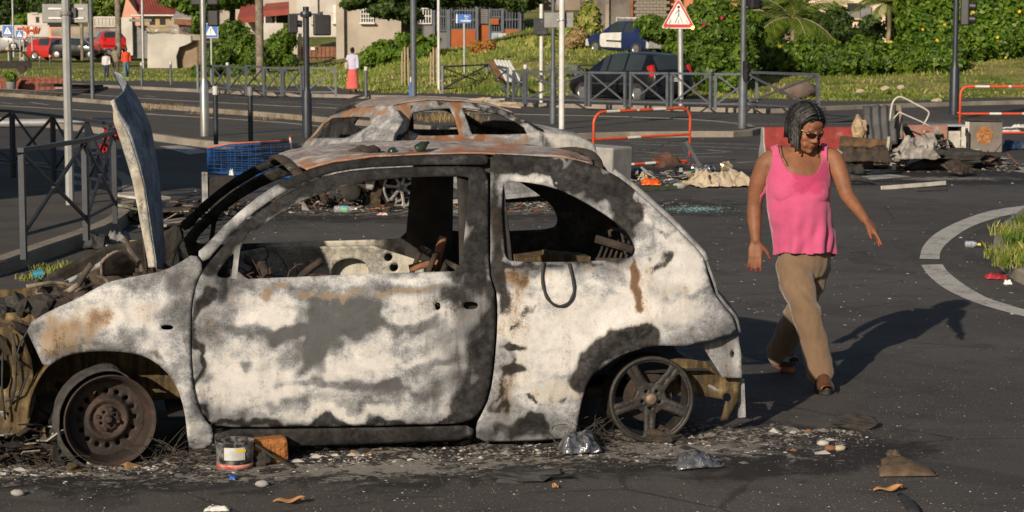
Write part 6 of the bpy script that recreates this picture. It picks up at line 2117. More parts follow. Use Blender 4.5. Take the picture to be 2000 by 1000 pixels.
def side_lock(y0, sd, L_, r_, lift=1.07, drift=0.0):
 mt_ = M_GREYH if (sd < 0 and -.06 < y0 < .01 and lift < 1.12) else M_HAIR
 """one twisted lock: from the parting over the side of the skull, then hanging"""
 pts, rs = [], []
 for j in range(9):
  a = R(4) + R(92) * j / 8
  yy = y0 + drift * j / 8
  sc = math.sqrt(max(.05, 1 - ((yy - .012) / .100) ** 2))
  pts.append(hp(sd * (.077 * lift * sc * math.sin(a)) * S_, yy * S_, (.032 + .084 * lift * sc * math.cos(a)) * S_))
 p_ = pts[-1].copy()
 m_ = max(4, int(L_ / .014))
 for j in range(m_):
  p_ = p_ + Vector((sd * .05 * rh.uniform(-.5, .6), rh.uniform(-.1, .1), -1)).normalized() * L_ / m_
  pts.append(p_.copy())
 for j in range(len(pts)):
  rs.append(r_ * (1 + .22 * math.sin(j * 2.6 + y0 * 90)) * (1 - .45 * smooth01(.6, 1, j / (len(pts) - 1))))
 MB().tube(pts, rs, 7).build('hair_lock', mt_, hair, smooth=True)
for k in range(11):
 y0 = -.068 + .0148 * k
 side_lock(y0, -1, (.055 if k == 0 else .115 + .03 * rh.random()), .0105, 1.09, .030 * (1 - k / 10))
 side_lock(y0, 1, (.012 if k < 3 else .03 + .025 * rh.random()), .0098, 1.06, .030 * (1 - k / 10))
for k in range(8):
 y0 = -.05 + .018 * k
 if k > 1: side_lock(y0, -1, .07 + .05 * rh.random(), .0088, 1.14, .03)
for k in range(7):
 MB().tube([hp((-.05 + .016 * k) * S_, .098 * S_, z_ * S_) + Vector((0, 0, 0)) for z_ in (.06, .03, 0)] + [hp((-.05 + .016 * k) * S_, .098 * S_, 0) + Vector((rh.uniform(-.01, .01), 0, -.05 * j)) for j in (1, 2)], .012, 7).build('hair_lock', M_HAIR, hair, smooth=True)
# grey streak at the temple
mb = MB()
for k in range(5):
 pts = [hp((-.020 - .062 * t ** .8) * S_, (-.066 + .010 * k + .02 * t) * S_, (.116 - .07 * t ** 1.8 - .003 * k) * S_) for t in [j / 5 for j in range(6)]]
 mb.tube(pts, .0055, 6)
mb.build('grey_streak', M_GREYH, hair, smooth=True)
fz = MB()
for k in range(260):
 a, e = rh.uniform(0, 2 * PI), rh.uniform(-.1, 1.4)
 d = Vector((math.cos(a) * math.cos(e), math.sin(a) * math.cos(e) + .15, math.sin(e)))
 if d.y < -.45 and d.z < .75: continue
 p_ = hp(*(Vector((d.x * .082, .012 + d.y * .098, .030 + d.z * .090)) * S_))
 q_ = HM @ d
 t_ = Vector((rh.uniform(-1, 1), rh.uniform(-1, 1), rh.uniform(-1.2, .2))).normalized()
 fz.tube([p_, p_ + q_ * .008 + t_ * .010, p_ + q_ * .012 + t_ * .024, p_ + q_ * .008 + t_ * .036], [.0016, .0013, .001, .0006], 3, False)
fz.build('loose_hair', M_HAIR, hair)['kind'] = 'stuff'
# ---- sunglasses
gl = bpy.data.objects.new('sunglasses', None)
COL.objects.link(gl)
gl.parent = woman
M_LENS = pm('dark_brown_lens', (.030, .008, .006), (.018, .006, .005), 4, .12, 0, 0, spec=.6)
for sx in (-1, 1):
 mb = MB()
 def lens(u, v):
  t = 2 * PI * u
  x, z = .026 * math.cos(t) * v, .0165 * math.sin(t) * v
  if z > 0: z *= .75
  return hp((sx * .031 + x) * S_, (-.102 + .9 * (sx * .031 + x) ** 2 * 8) * S_, (.006 + z) * S_)
 mb.grid(lens, 20, 3, True)
 mb.build('lens', M_LENS, gl, smooth=True, solid=.003)
 mb = MB()
 mb.tube([hp(sx * .057 * S_, -.076 * S_, .014 * S_), hp(sx * .073 * S_, -.03 * S_, .012 * S_), hp(sx * .074 * S_, .01 * S_, .008 * S_)], .0022, 6)
 mb.build('temple', pm('gold_frame', (.45, .33, .17), (.36, .26, .13), 20, .35, .7), gl, smooth=True)
mb = MB()
mb.tube([hp(sx * S_, y_ * S_, z_ * S_) for sx, y_, z_ in [(-.057, -.078, .017), (-.03, -.099, .019), (-.006, -.103, .014), (.006, -.103, .014), (.03, -.099, .019), (.057, -.078, .017)]], .002, 6)
mb.build('bridge', M_BLACKP, gl, smooth=True)
# ================================================================== BUILDINGS
M_RENDER_W = pm('white_render', (.50, .47, .425), (.39, .365, .325), .8, .9, 0, .2, 12, (.22, .19, .155), .55)
M_RENDER_B = pm('beige_render', (.40, .345, .28), (.33, .285, .235), .7, .9, 0, .15, 12, (.34, .29, .23), .60)
M_RENDER_C = pm('cream_render', (.66, .52, .38), (.58, .45, .33), .6, .9, 0, .15, 12, (.45, .36, .27), .60)
M_RENDER_P = pm('pink_render', (.58, .30, .20), (.50, .26, .18), .7, .9, 0, .15, 12, (.28, .17, .12), .58)
M_OLDWALL = pm('old_stained_wall', (.34, .29, .23), (.20, .165, .13), 1.0, .95, 0, .5, 14, (.085, .07, .055), .50)
M_BROWNW = pm('brown_earth_wall', (.27, .20, .135), (.20, .15, .10), 1.2, .95, 0, .4, 14, (.09, .07, .05), .55)
M_CONCW = pm('dark_concrete_wall', (.17, .15, .13), (.10, .088, .078), .8, .95, 0, .4, 10, (.055, .048, .042), .50)
M_REDROOF = pm('red_metal_roof', (.30, .065, .045), (.23, .05, .036), 1.2, .6, 0, .1, 20, (.17, .07, .05), .56)
M_ORWALL = pm('orange_wall', (.34, .085, .018), (.27, .07, .016), 1.4, .85, 0, .15, 16, (.25, .08, .03), .60)
M_BARS = pm('blue_grey_bars', (.085, .10, .125), (.065, .078, .095), 3, .6)
M_DARKROOM = pm('unlit_interior', (.018, .017, .017), (.03, .028, .026), 1, .9)  # near-black colour stands in for shade inside rooms, openings and the veranda
M_SHUT = pm('grey_shutter', (.20, .195, .19), (.15, .145, .14), 2, .7)
M_RUST = pm('rusty_sheet', (.24, .10, .05), (.15, .07, .04), 3, .85, 0, .3, 30, (.34, .20, .13), .54)
M_BLOCKW = pm('concrete_blocks', (.26, .225, .185), (.19, .165, .135), 2, .95, 0, .4, 20)
M_WINW = pm('white_frame', (.62, .60, .56), (.52, .50, .47), 3, .6)
def house(name, label, cat='building'):
 return empty(name, (0, 0, 0), 0, label, cat)
def slab(root, nm, px0, py0, px1, py1, Y, d, mat, yaw=0, bevel=0):
 """wall block whose face fills a picture rectangle at distance Y and runs d metres back"""
 a, b = at(px0, py1, Y), at(px1, py0, Y)
 c = Vector(((a.x + b.x) / 2, Y + d / 2, (a.z + b.z) / 2))
 o = MB().box((0, 0, 0), (abs(b.x - a.x), d, abs(b.z - a.z))).build(nm, mat, root, bevel=bevel)
 o.location = c
 return o
def bars(root, px0, py0, px1, py1, Y, step_px, mat, nm='window_bar', hor=2):
 """each bar is a piece of its own"""
 k = px0
 a, b = at(px0, py1, Y), at(px1, py0, Y)
 n_ = max(2, int((px1 - px0) / step_px))
 me = MB().box((0, 0, 0), (.045, .04, b.z - a.z)).mesh(nm, mat)
 for i in range(n_ + 1):
  o = bpy.data.objects.new(nm, me)
  COL.objects.link(o)
  o.parent = root
  o.location = (a.x + (b.x - a.x) * i / n_, Y, (a.z + b.z) / 2)
 for j in range(hor + 1):
  z = a.z + (b.z - a.z) * j / hor
  MB().box(((a.x + b.x) / 2, Y - .03, z), (b.x - a.x + .06, .03, .06)).build('cross_bar', mat, root)
# --- far left shops
h = house('shop_row', 'low white shop row with grey shutters and orange lettering on its fascia, far left')
slab(h, 'wall', -60, 50, 96, 100, 172, 6, M_RENDER_P)
slab(h, 'fascia', -60, 49, 96, 72, 171.8, .19, M_RENDER_W)
for a_, b_ in ((-20, 8), (15, 34), (39, 52), (55, 72), (77, 93)):
 slab(h, 'shutter', a_, 73, b_, 97, 171.9, .06, M_SHUT)
M_GRAF = pm('orange_graffiti', (.60, .14, .04), (.52, .10, .03), 4, .7)
for k in range(11):
 p0, p1 = at(33 + 4.1 * k, 65, 171.7), at(34.5 + 4.1 * k + 2 * math.sin(k), 53 + 2 * math.sin(k * 2.1), 171.7)
 MB().beam(p0, p1, .05, .10, (0, 1, 0)).build('letter_stroke', M_GRAF, h)
 MB().beam(at(32 + 4.1 * k, 65.5, 171.69), at(36 + 4.1 * k, 54, 171.69), .05, .09, (0, 1, 0)).build('letter_stroke', M_GRAF, h)
h = house('flat_roofed_house', 'white flat-roofed block above the shop row, far left')
slab(h, 'wall', 54, 26, 92, 52, 178, 6, M_RENDER_W)
slab(h, 'parapet', 60, 24.5, 74, 28, 177.9, .3, M_RENDER_W)
slab(h, 'window', 70, 33, 76, 44, 177.95, .1, M_DARKROOM)
h = house('pink_wall_house', 'peeling salmon-pink wall left of the old grey house, far left')
slab(h, 'wall', 96, 53, 142, 104, 160, 5, M_RENDER_P)
slab(h, 'stain_patch', 100, 55, 122, 70, 159.94, .1, M_OLDWALL)
slab(h, 'door', 128, 66, 136, 100, 159.95, .1, M_SHUT)
h = house('old_house', 'old grey stained house with a white balcony behind the parked cars')
slab(h, 'wall', 140, 52, 236, 104, 152, 6, M_OLDWALL)
slab(h, 'balcony_wall', 172, 33, 226, 52, 154, 3, M_OLDWALL)
slab(h, 'balcony_rail', 184, 32, 228, 36, 151.9, .2, M_RENDER_W)
slab(h, 'balcony_floor', 184, 50, 228, 53, 151.8, .4, M_RENDER_W)
for k in range(6): slab(h, 'baluster_panel', 187 + 7 * k, 37, 192 + 7 * k, 49, 151.9, .1, M_RENDER_W)
for a_ in (160, 186, 210): slab(h, 'window', a_, 62, a_ + 12, 84, 151.95, .1, M_SHUT)
slab(h, 'door_grille', 206, 60, 216, 100, 151.93, .1, M_DARKROOM)
h = house('upper_house', 'pale house half hidden behind the left pole, far away')
slab(h, 'wall', 98, -10, 165, 40, 200, 6, M_RENDER_W)
slab(h, 'window', 120, 4, 132, 18, 199.9, .2, M_DARKROOM)
slab(h, 'window', 142, 4, 154, 18, 199.9, .2, M_DARKROOM)
h = house('white_pillar_house', 'whitewashed gate pillar and dark gate right of the wooden pole')
slab(h, 'pillar', 238, 34, 258, 108, 142, 1.2, M_RENDER_W)
slab(h, 'gate', 258, 50, 287, 114, 142.5, .2, M_SHUT)
slab(h, 'canopy', 252, 37, 296, 42, 141, 1.5, M_SHUT)
# --- pink house with a red roof
Yp = 165
h = house('pink_gabled_house', 'pink gabled house with a red corrugated roof above the ruined wall')
a_, b_, c_ = at(238, 34, Yp), at(262, 34, Yp), at(247, -6, Yp)
MB().prism([(a_.x, a_.z - 3), (b_.x + .5, a_.z - 3), (b_.x + .5, a_.z), (c_.x, c_.z), (a_.x, a_.z)], 4, Matrix.Translation((0, Yp + 4, 0)) @ Matrix.Rotation(PI / 2, 4, 'X')).build('gable_wall', M_RENDER_P, h)
e0, e1 = at(258, 29, Yp), at(362, 28, Yp)
r0, r1 = at(244, -8, Yp + 4), at(350, -10, Yp + 4)
nr = 40
me = MB()
for k in range(nr):
 t0, t1 = k / nr, (k + 1) / nr
 P = [e0.lerp(e1, t0), e0.lerp(e1, t1), r0.lerp(r1, t1), r0.lerp(r1, t0)]
 up = Vector((0, -.03, .06)) * (k % 2)
 pm_ = MB().add([p + up for p in P] + [p + up + Vector((0, .05, -.05)) for p in P], [(0, 1, 2, 3), (7, 6, 5, 4), (0, 4, 5, 1), (1, 5, 6, 2), (2, 6, 7, 3), (3, 7, 4, 0)])
 pm_.build('roof_sheet', M_REDROOF, h)
slab(h, 'gutter', 256, 28.5, 363, 31, Yp - .1, .2, M_WINW)
slab(h, 'wall', 264, 31, 358, 62, Yp + .5, 5, pm('ochre_render', (.38, .28, .15), (.32, .235, .125), 1, .9, 0, .15, 12, (.22, .16, .10), .56))
for k in range(3): slab(h, 'window', 292 + 20 * k, 36, 302 + 20 * k, 48, Yp + .42, .1, M_DARKROOM)
# --- ruined wall with barbed wire
Yr = 128
h = house('ruined_wall', 'ruined whitewashed yard wall with coils of barbed wire on top', 'wall')
a_ = [at(q[0], q[1], Yr) for q in [(288, 133), (288, 66), (320, 64), (352, 66), (374, 70), (374, 82), (362, 88), (350, 92), (344, 110), (346, 133)]]
MB().prism([(p.x, p.z) for p in a_][::-1], .4, Matrix.Translation((0, Yr + .4, 0)) @ Matrix.Rotation(PI / 2, 4, 'X')).build('white_wall', M_RENDER_W, h)
a_ = [at(q[0], q[1], Yr + .5) for q in [(318, 135), (318, 90), (345, 80), (392, 78), (405, 100), (405, 135)]]
MB().prism([(p.x, p.z) for p in a_][::-1], .3, Matrix.Translation((0, Yr + .95, 0)) @ Matrix.Rotation(PI / 2, 4, 'X')).build('brown_wall', M_BROWNW, h)
mb = MB()
pts = []
for k in range(220):
 t = k / 219
 c_ = at(288 + 84 * t, 60, Yr + .1)
 pts.append(c_ + Vector((.12 * math.sin(k * 1.3), .25 * math.cos(k * .62), .24 * math.sin(k * .62))))
mb.tube(pts, .012, 4, False)
mb.build('barbed_wire_coil', M_GALV, h)
h = house('tin_shack', 'tin-roofed shack with rusty sheets behind the barbed wire')
slab(h, 'wall', 330, 40, 398, 80, 150, 4, M_OLDWALL)
o = slab(h, 'roof_sheet', 334, 24, 400, 37, 148.5, 3.5, pm('grey_tin', (.36, .33, .29), (.26, .235, .20), 1.5, .7))
o.rotation_euler = (R(12), R(-3), 0)
o = slab(h, 'rusty_sheet', 340, 37, 396, 47, 148.3, 1, M_RUST)
o.rotation_euler = (R(10), R(4), 0)
slab(h, 'door', 350, 50, 362, 76, 149.9, .15, M_RUST)
h = house('red_roofed_house', 'house with a red roof corner behind the trees left of the utility pole')
slab(h, 'wall', 430, 18, 520, 70, 175, 5, M_RENDER_B)
o = slab(h, 'roof', 462, 12, 540, 24, 172, 5, M_REDROOF)
o.rotation_euler = (R(18), R(-6), 0)
# --- carport house
Yc = 140
h = house('carport_house', 'house with a red awning and dark carport left of the black traffic light')
slab(h, 'wall', 514, -20, 580, 12, Yc + 1, 5, M_RENDER_B)
o = slab(h, 'awning', 512, 11, 566, 23, Yc - 1.2, 2.2, M_REDROOF)
o.rotation_euler = (R(14), R(-5), 0)
slab(h, 'carport_opening', 516, 22, 566, 45, Yc + .9, .2, M_DARKROOM)
for x in (516, 537, 565): slab(h, 'carport_post', x, 20, x + 2, 50, Yc - .2, .15, M_WINW)
slab(h, 'yard_wall', 512, 45, 553, 78, Yc - .4, .4, M_RENDER_W)
slab(h, 'side_pillar', 566, -10, 580, 140, Yc - 2, 1, M_RENDER_B)
# --- pale two-storey building with a rusty gate
Yb = 135
h = house('pale_two_storey_house', 'pale two-storey house with a barred window and a rusty yard gate')
slab(h, 'left_wall', 580, -30, 662, 72, Yb, 5, M_RENDER_W)
slab(h, 'drain_pipe', 606, -20, 620, 48, Yb - .25, .2, M_RENDER_W)
w_ = slab(h, 'window', 651, 10, 658, 44, Yb - .1, .2, M_WINW)
slab(h, 'window_sill', 648, 44, 660, 47, Yb - .35, .4, M_WINW)
slab(h, 'front_wall', 662, -40, 800, 142, Yb - 6, 7, M_RENDER_B)
slab(h, 'corner_pier', 657, -40, 671, 140, Yb - 6.4, .8, M_RENDER_B)
slab(h, 'window_recess', 705, 11, 729, 44, Yb - 6.1, .2, M_DARKROOM)
slab(h, 'window_sill', 702, 44, 732, 47, Yb - 6.4, .5, M_WINW)
bars(h, 705, 11, 729, 44, Yb - 6.15, 4.6, M_WINW, 'window_bar', 4)
for x0, x1 in ((588, 619), (622, 655)):
 o = slab(h, 'gate_leaf', x0, 91, x1, 133, Yb - 5, .12, M_RUST)
 for k in range(4):
  xx = x0 + (x1 - x0) * (k + .5) / 4
  slab(h, 'gate_rib', xx - .7, 91, xx + .7, 133, Yb - 5.06, .05, M_RUST)
slab(h, 'gate_post', 583, 65, 588, 138, Yb - 5.2, .4, M_OLDWALL)
slab(h, 'gate_letterbox', 607, 92, 615, 98, Yb - 5.15, .12, M_WINW)
# --- barred house with orange walls
Yk = 112
h = house('barred_orange_house', 'shaded house with blue-grey barred windows and orange lower walls')
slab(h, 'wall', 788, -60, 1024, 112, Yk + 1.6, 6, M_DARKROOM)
slab(h, 'orange_wall', 876, 58, 929, 106, Yk, .4, M_ORWALL)
slab(h, 'orange_wall', 931, 49, 954, 100, Yk + .3, .3, M_ORWALL)
slab(h, 'orange_wall', 982, 58, 1014, 100, Yk, .4, M_ORWALL)
slab(h, 'white_wall', 800, 50, 874, 118, Yk + .2, .4, pm('grey_blue_wall', (.17, .17, .17), (.12, .12, .12), 1, .9))
for x in (872, 930, 954, 980, 1014, 845): slab(h, 'pillar', x, -40, x + (4 if x != 872 else 7), 104, Yk - .1, .35, M_BARS)
bars(h, 877, 2, 929, 57, Yk + .05, 5.2, M_BARS, 'window_bar', 3)
bars(h, 984, 0, 1012, 57, Yk + .05, 4.8, M_BARS, 'window_bar', 3)
bars(h, 790, 2, 842, 46, Yk + .1, 5.2, M_WINW, 'window_bar', 3)
bars(h, 849, 4, 870, 60, Yk + .1, 4, M_BARS, 'window_bar', 2)
g_ = slab(h, 'door_panel', 956, 62, 979, 98, Yk, .1, pm('pale_blue_door', (.30, .36, .42), (.25, .30, .35), 2, .6))
bars(h, 956, 18, 979, 62, Yk, 4.6, M_BARS, 'door_bar', 3)
for k in range(8): slab(h, 'louvre', 933, 18 + 3.6 * k, 953, 20.4 + 3.6 * k, Yk + .2, .1, M_SHUT)
slab(h, 'step', 870, 104, 1000, 110, Yk - 1.2, 1.2, M_CONCW)
o = slab(h, 'hanging_cloth', 958, 36, 974, 48, Yk - .2, .05, M_ORWALL)
# white plastic chair on the veranda
q = at(985, 98, Yk - 1.6)
r_ = empty('plastic_chair', q, R(25), 'white plastic chair on the veranda of the barred house', 'chair')
M_WPL = pm('white_plastic', (.66, .65, .62), (.58, .57, .54), 4, .4)
MB().box((0, 0, .42), (.44, .44, .04)).build('seat', M_WPL, r_)
MB().box((0, .22, .68), (.42, .03, .44), (R(-10), 0, 0)).build('backrest', M_WPL, r_)
for x in (-.2, .2):
 for y in (-.2, .2): MB().beam((x, y, 0), (x * .95, y * .95, .42), .04, .04).build('leg', M_WPL, r_)
 MB().beam((x * 1.1, -.2, .62), (x * 1.1, .22, .64), .04, .03).build('armrest', M_WPL, r_)
# --- walls behind the blue car
Yw = 98
h = house('concrete_retaining_wall', 'dark stained concrete wall behind the blue and white car', 'wall')
slab(h, 'wall', 1135, -60, 1236, 62, Yw, 1.5, M_CONCW)
slab(h, 'pier', 1182, -60, 1190, 62, Yw - .2, .3, M_OLDWALL)
slab(h, 'upper_wall', 1060, -60, 1140, 20, Yw + 3, 1, pm('earth_wall', (.24, .19, .14), (.16, .13, .10), 1, .95))
h = house('block_wall', 'bare concrete block wall left of the flowering bush', 'wall')
slab(h, 'core', 1237, -40, 1300, 60, Yw - .1, .5, pm('mortar', (.15, .13, .11), (.11, .095, .08), 3, .95))
bw = 13
bm = MB().box((0, 0, 0), (bw * Yw / FPX - .02, .12, 6.2 * Yw / FPX - .02)).mesh('block', M_BLOCKW)
for j in range(14):
 for i in range(5):
  o = bpy.data.objects.new('block', bm)
  COL.objects.link(o)
  o.parent = h
  c_ = at(1243 + bw * i + (bw / 2 if j % 2 else 0), -26 + 6.2 * j, Yw - .16)
  o.location = c_ + Vector((0, rnd.uniform(-.02, .02), 0))
slab(h, 'orange_brick_edge', 1231, -30, 1237, 56, Yw - .3, .3, M_RUST)
slab(h, 'orange_panel', 1298, -40, 1330, 26, Yw + .4, .3, pm('terracotta', (.52, .20, .10), (.42, .15, .08), 2, .9))
slab(h, 'orange_panel', 1336, -40, 1440, 30, Yw + .6, .3, MATS['terracotta'])
# --- cream house on the right
Ym = 100
h = house('cream_house', 'cream house with a dark shutter glimpsed between the palms on the right')
slab(h, 'wall', 1560, -60, 1800, 84, Ym, 5, M_RENDER_C)
slab(h, 'window_recess', 1655, 6, 1683, 36, Ym - .08, .3, M_DARKROOM)
slab(h, 'shutter', 1681, 12, 1702, 40, Ym - .2, .15, M_SHUT)
slab(h, 'shutter', 1656, 22, 1680, 36, Ym - .15, .12, M_SHUT)
slab(h, 'window_sill', 1652, 36, 1704, 38, Ym - .3, .3, M_RENDER_C)
# --- building out of view on the left whose shadow lies across the road
h = empty('roadside_building', (0, 0, 0), 0, 'plain roadside building beyond the left edge that shades the left road', 'building')
MB().box((-16.5, 18.5, 2.6), (13.6, 9.0, 5.2)).build('wall', M_RENDER_B, h)
MB().box((-16.5, 18.5, 5.27), (14.2, 9.6, .14)).build('roof', M_CONCW, h)
for k in range(3): MB().box((-9.68, 15.5 + 2.8 * k, 1.6), (.06, 1.2, 1.3)).build('window', M_DARKROOM, h)
# ================================================================== VEGETATION
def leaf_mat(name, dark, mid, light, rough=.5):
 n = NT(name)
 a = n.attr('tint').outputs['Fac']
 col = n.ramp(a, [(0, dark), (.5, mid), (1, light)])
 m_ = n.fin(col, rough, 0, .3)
 # thin leaves let some light through
 t = n.t.nodes.new('ShaderNodeBsdfTranslucent')
 n.put(t.inputs[0], col)
 mx = n.t.nodes.new('ShaderNodeMixShader')
 mx.inputs[0].default_value = .22
 n.t.links.new(n.b.outputs[0], mx.inputs[1])
 n.t.links.new(t.outputs[0], mx.inputs[2])
 n.t.links.new(mx.outputs[0], n.out.inputs[0])
 return m_
L_HEDGE = leaf_mat('leaf_hedge', (.012, .032, .003), (.052, .106, .009), (.15, .22, .019))
L_DARK = leaf_mat('leaf_dark', (.012, .026, .005), (.032, .062, .010), (.075, .115, .020))
L_BRIGHT = leaf_mat('leaf_bright', (.020, .050, .004), (.070, .140, .010), (.17, .24, .022))
L_GRASS = leaf_mat('leaf_grass', (.085, .14, .015), (.20, .25, .036), (.46, .38, .14))
L_DRY = leaf_mat('leaf_dry', (.16, .11, .045), (.30, .21, .09), (.44, .33, .16))
L_PALM = leaf_mat('leaf_palm', (.035, .075, .008), (.10, .165, .018), (.25, .28, .04))
L_RED = leaf_mat('leaf_croton', (.10, .05, .012), (.30, .12, .03), (.42, .25, .05))
M_BARK = pm('bark', (.085, .065, .048), (.05, .04, .03), 5, .95, 0, .6, 20, (.14, .12, .095), .55)
M_STICK = pm('pale_stick', (.40, .31, .20), (.30, .23, .145), 6, .85)
def leaves(name, P, N, size, mat, parent, seed=0, aspect=1.7, tint=None, droop=.0):
 """one mesh of folded leaf faces at points P facing about N"""
 rs = np.random.RandomState(seed)
 n = len(P)
 N = N + rs.normal(0, .55, (n, 3))
 N /= np.linalg.norm(N, axis=1)[:, None] + 1e-9
 A = rs.normal(0, 1, (n, 3))
 A[:, 2] -= droop
 A -= N * (A * N).sum(1)[:, None]
 A /= np.linalg.norm(A, axis=1)[:, None] + 1e-9
 B = np.cross(N, A)
 s = (size * rs.uniform(.6, 1.35, n))[:, None]
 v = np.empty((n, 4, 3))
 v[:, 0] = P - A * s * aspect * .5
 v[:, 1] = P + B * s * .42 + N * s * .12
 v[:, 2] = P + A * s * aspect * .5
 v[:, 3] = P - B * s * .42 + N * s * .12
 me = bpy.data.meshes.new(name)
 me.vertices.add(n * 4)
 me.vertices.foreach_set('co', v.ravel())
 me.loops.add(n * 4)
 me.loops.foreach_set('vertex_index', np.arange(n * 4))
 me.polygons.add(n)
 me.polygons.foreach_set('loop_start', np.arange(n) * 4)
 me.polygons.foreach_set('loop_total', np.full(n, 4))
 me.update(calc_edges=True)
 a = me.attributes.new('tint', 'FLOAT', 'POINT')
 t = rs.beta(2, 2, n) if tint is None else np.clip(tint + rs.normal(0, .16, n), 0, 1)
 a.data.foreach_set('value', np.repeat(t, 4).astype(np.float32))
 me.materials.append(mat)
 o = bpy.data.objects.new(name, me)
 COL.objects.link(o)
 if parent is not None: o.parent = parent
 return o
def clumps(blobs, n, seed, shell=.75, rough=.35):
 """points on and under lumpy ellipsoids: blobs (cx, cy, cz, rx, ry, rz)"""
 rs = np.random.RandomState(seed)
 B = np.array(blobs, float)
 ar = (B[:, 3] * B[:, 5] + B[:, 4] * B[:, 5] + B[:, 3] * B[:, 4])
 idx = rs.choice(len(B), n, p=ar / ar.sum())
 d = rs.normal(0, 1, (n, 3))
 d[:, 1] -= .35
 d /= np.linalg.norm(d, axis=1)[:, None]
 lump = np.array([mnoise.noise(Vector((x * 2.6 + i, y * 2.6, z * 2.6))) for (x, y, z), i in zip(d, idx)])
 r_ = (shell + (1 - shell) * rs.rand(n) ** .5) * (1 + rough * lump)
 P = B[idx, :3] + d * B[idx, 3:] * r_[:, None]
 tint = np.clip(.5 + .45 * lump * 1.6, 0, 1) * .6 + .4 * rs.rand(n)
 return P, d, tint
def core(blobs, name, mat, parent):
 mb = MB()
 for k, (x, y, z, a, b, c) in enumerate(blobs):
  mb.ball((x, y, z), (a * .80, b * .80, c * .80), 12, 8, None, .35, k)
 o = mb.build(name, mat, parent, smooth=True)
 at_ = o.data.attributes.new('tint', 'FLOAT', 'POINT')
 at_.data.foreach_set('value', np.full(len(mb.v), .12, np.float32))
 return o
def bush(name, label, blobs, n, size, mat, seed, cat='bush', flowers=None, group=None, stem=True, hd=None):
 c = Vector((np.mean([b[0] for b in blobs]), np.mean([b[1] for b in blobs]), min(b[2] - b[5] for b in blobs)))
 r_ = empty(name, c, 0, label, cat, group)
 bl = [(b[0] - c.x, b[1] - c.y, b[2] - c.z, *b[3:]) for b in blobs]
 P, N, T = clumps(bl, n, seed)
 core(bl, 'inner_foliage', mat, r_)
 leaves('foliage', P, N, size, mat, r_, seed, tint=T)
 if stem:
  for k in range(3):
   b = bl[k % len(bl)]
   MB().tube([(b[0] * .8 + .1 * k, b[1], 0), (b[0], b[1], b[2])], [.06, .03], 6).build('stem', M_BARK, r_)
 if flowers:
  nf, fs, fm = flowers
  P2, N2, _ = clumps(bl, nf, seed + 5, 1.0, .3)
  P2[:, 1] -= .12
  rs = np.random.RandomState(seed)
  me = MB()
  for k in range(6):
   a = 2 * PI * k / 6
   me.add([(0, 0, 0), (fs * .5 * math.cos(a - .45), -fs * .18, fs * .5 * math.sin(a - .45)), (fs * .62 * math.cos(a), -fs * .1, fs * .62 * math.sin(a)), (fs * .5 * math.cos(a + .45), -fs * .18, fs * .5 * math.sin(a + .45))], [(0, 1, 2, 3)])
  mesh = me.mesh('flower', fm)
  for p in P2:
   o = bpy.data.objects.new('flower', mesh)
   COL.objects.link(o)
   o.parent = r_
   o.location = p
   o.rotation_euler = (rs.uniform(-.6, .6), rs.uniform(0, 6), rs.uniform(-.7, .7))
   s_ = rs.uniform(.6, 1.25)
   o.scale = (s_, s_, s_)
 return r_
def B_(px, py, Y, rpx, rpz, ry=None):
 """ellipsoid given by its picture centre and radii at distance Y"""
 c = at(px, py, Y)
 k = Y / FPX
 return (c.x, c.y, c.z, rpx * k, ry or rpx * k, rpz * k)
M_FLY = pm('yellow_petals', (.70, .50, .02), (.62, .40, .015), 20, .6)
M_FLR = pm('magenta_petals', (.50, .02, .10), (.40, .015, .07), 20, .6)
# --- right: long hedge and flowering creeper bank
bush('clipped_hedge', 'long green hedge at the top of the grassy bank, behind the woman', [B_(1480 + 34 * k, 118 + 4 * math.sin(k * 1.7), 76.5 + .5 * math.sin(k), 36, 36 + 5 * math.sin(k * 2.3), 1.1) for k in range(12)], 17000, .12, L_HEDGE, 1, 'hedge', (6, .16, M_FLY))
bush('flowering_creeper', 'bright creeper bank dotted with yellow flowers behind the dark traffic light', [B_(1800 + 52 * (k % 6), 92 - 18 * (k % 6) * .32 + -46 * (k // 6), 79 + .8 * (k // 6), 50, 44, 1.3) for k in range(18)], 20000, .13, L_BRIGHT, 2, 'creeper', (50, .13, M_FLY))
bush('flowering_bush', 'big green bush with magenta flowers behind the black people carrier', [B_(px, py, 71.5 + dy, rx, rz, 1.2) for px, py, dy, rx, rz in
  [(1395, 130, 0, 50, 46), (1350, 100, .6, 50, 40), (1440, 120, .3, 40, 50), (1400, 70, .8, 56, 44), (1330, 60, 1.4, 46, 34), (1450, 60, 1.2, 44, 40), (1290, 62, 1.8, 40, 22), (1390, 25, 1.6, 50, 30), (1420, 165, -.4, 40, 28), (1270, 45, 2.2, 30, 14)]], 17000, .115, L_HEDGE, 3, 'bush', (14, .13, M_FLR))
bush('dark_shrubs', 'dark shrubs between the hedge and the cream house', [B_(px, py, 84 + dy, rx, rz, 1.0) for px, py, dy, rx, rz in [(1500, 60, 0, 40, 40), (1590, 66, .5, 36, 34), (1630, 50, 1, 36, 36), (1660, 74, 0, 34, 20), (1700, 60, .6, 26, 30), (1760, 50, 0, 34, 40), (1560, 30, 2, 40, 30)]], 7000, .13, L_DARK, 23)
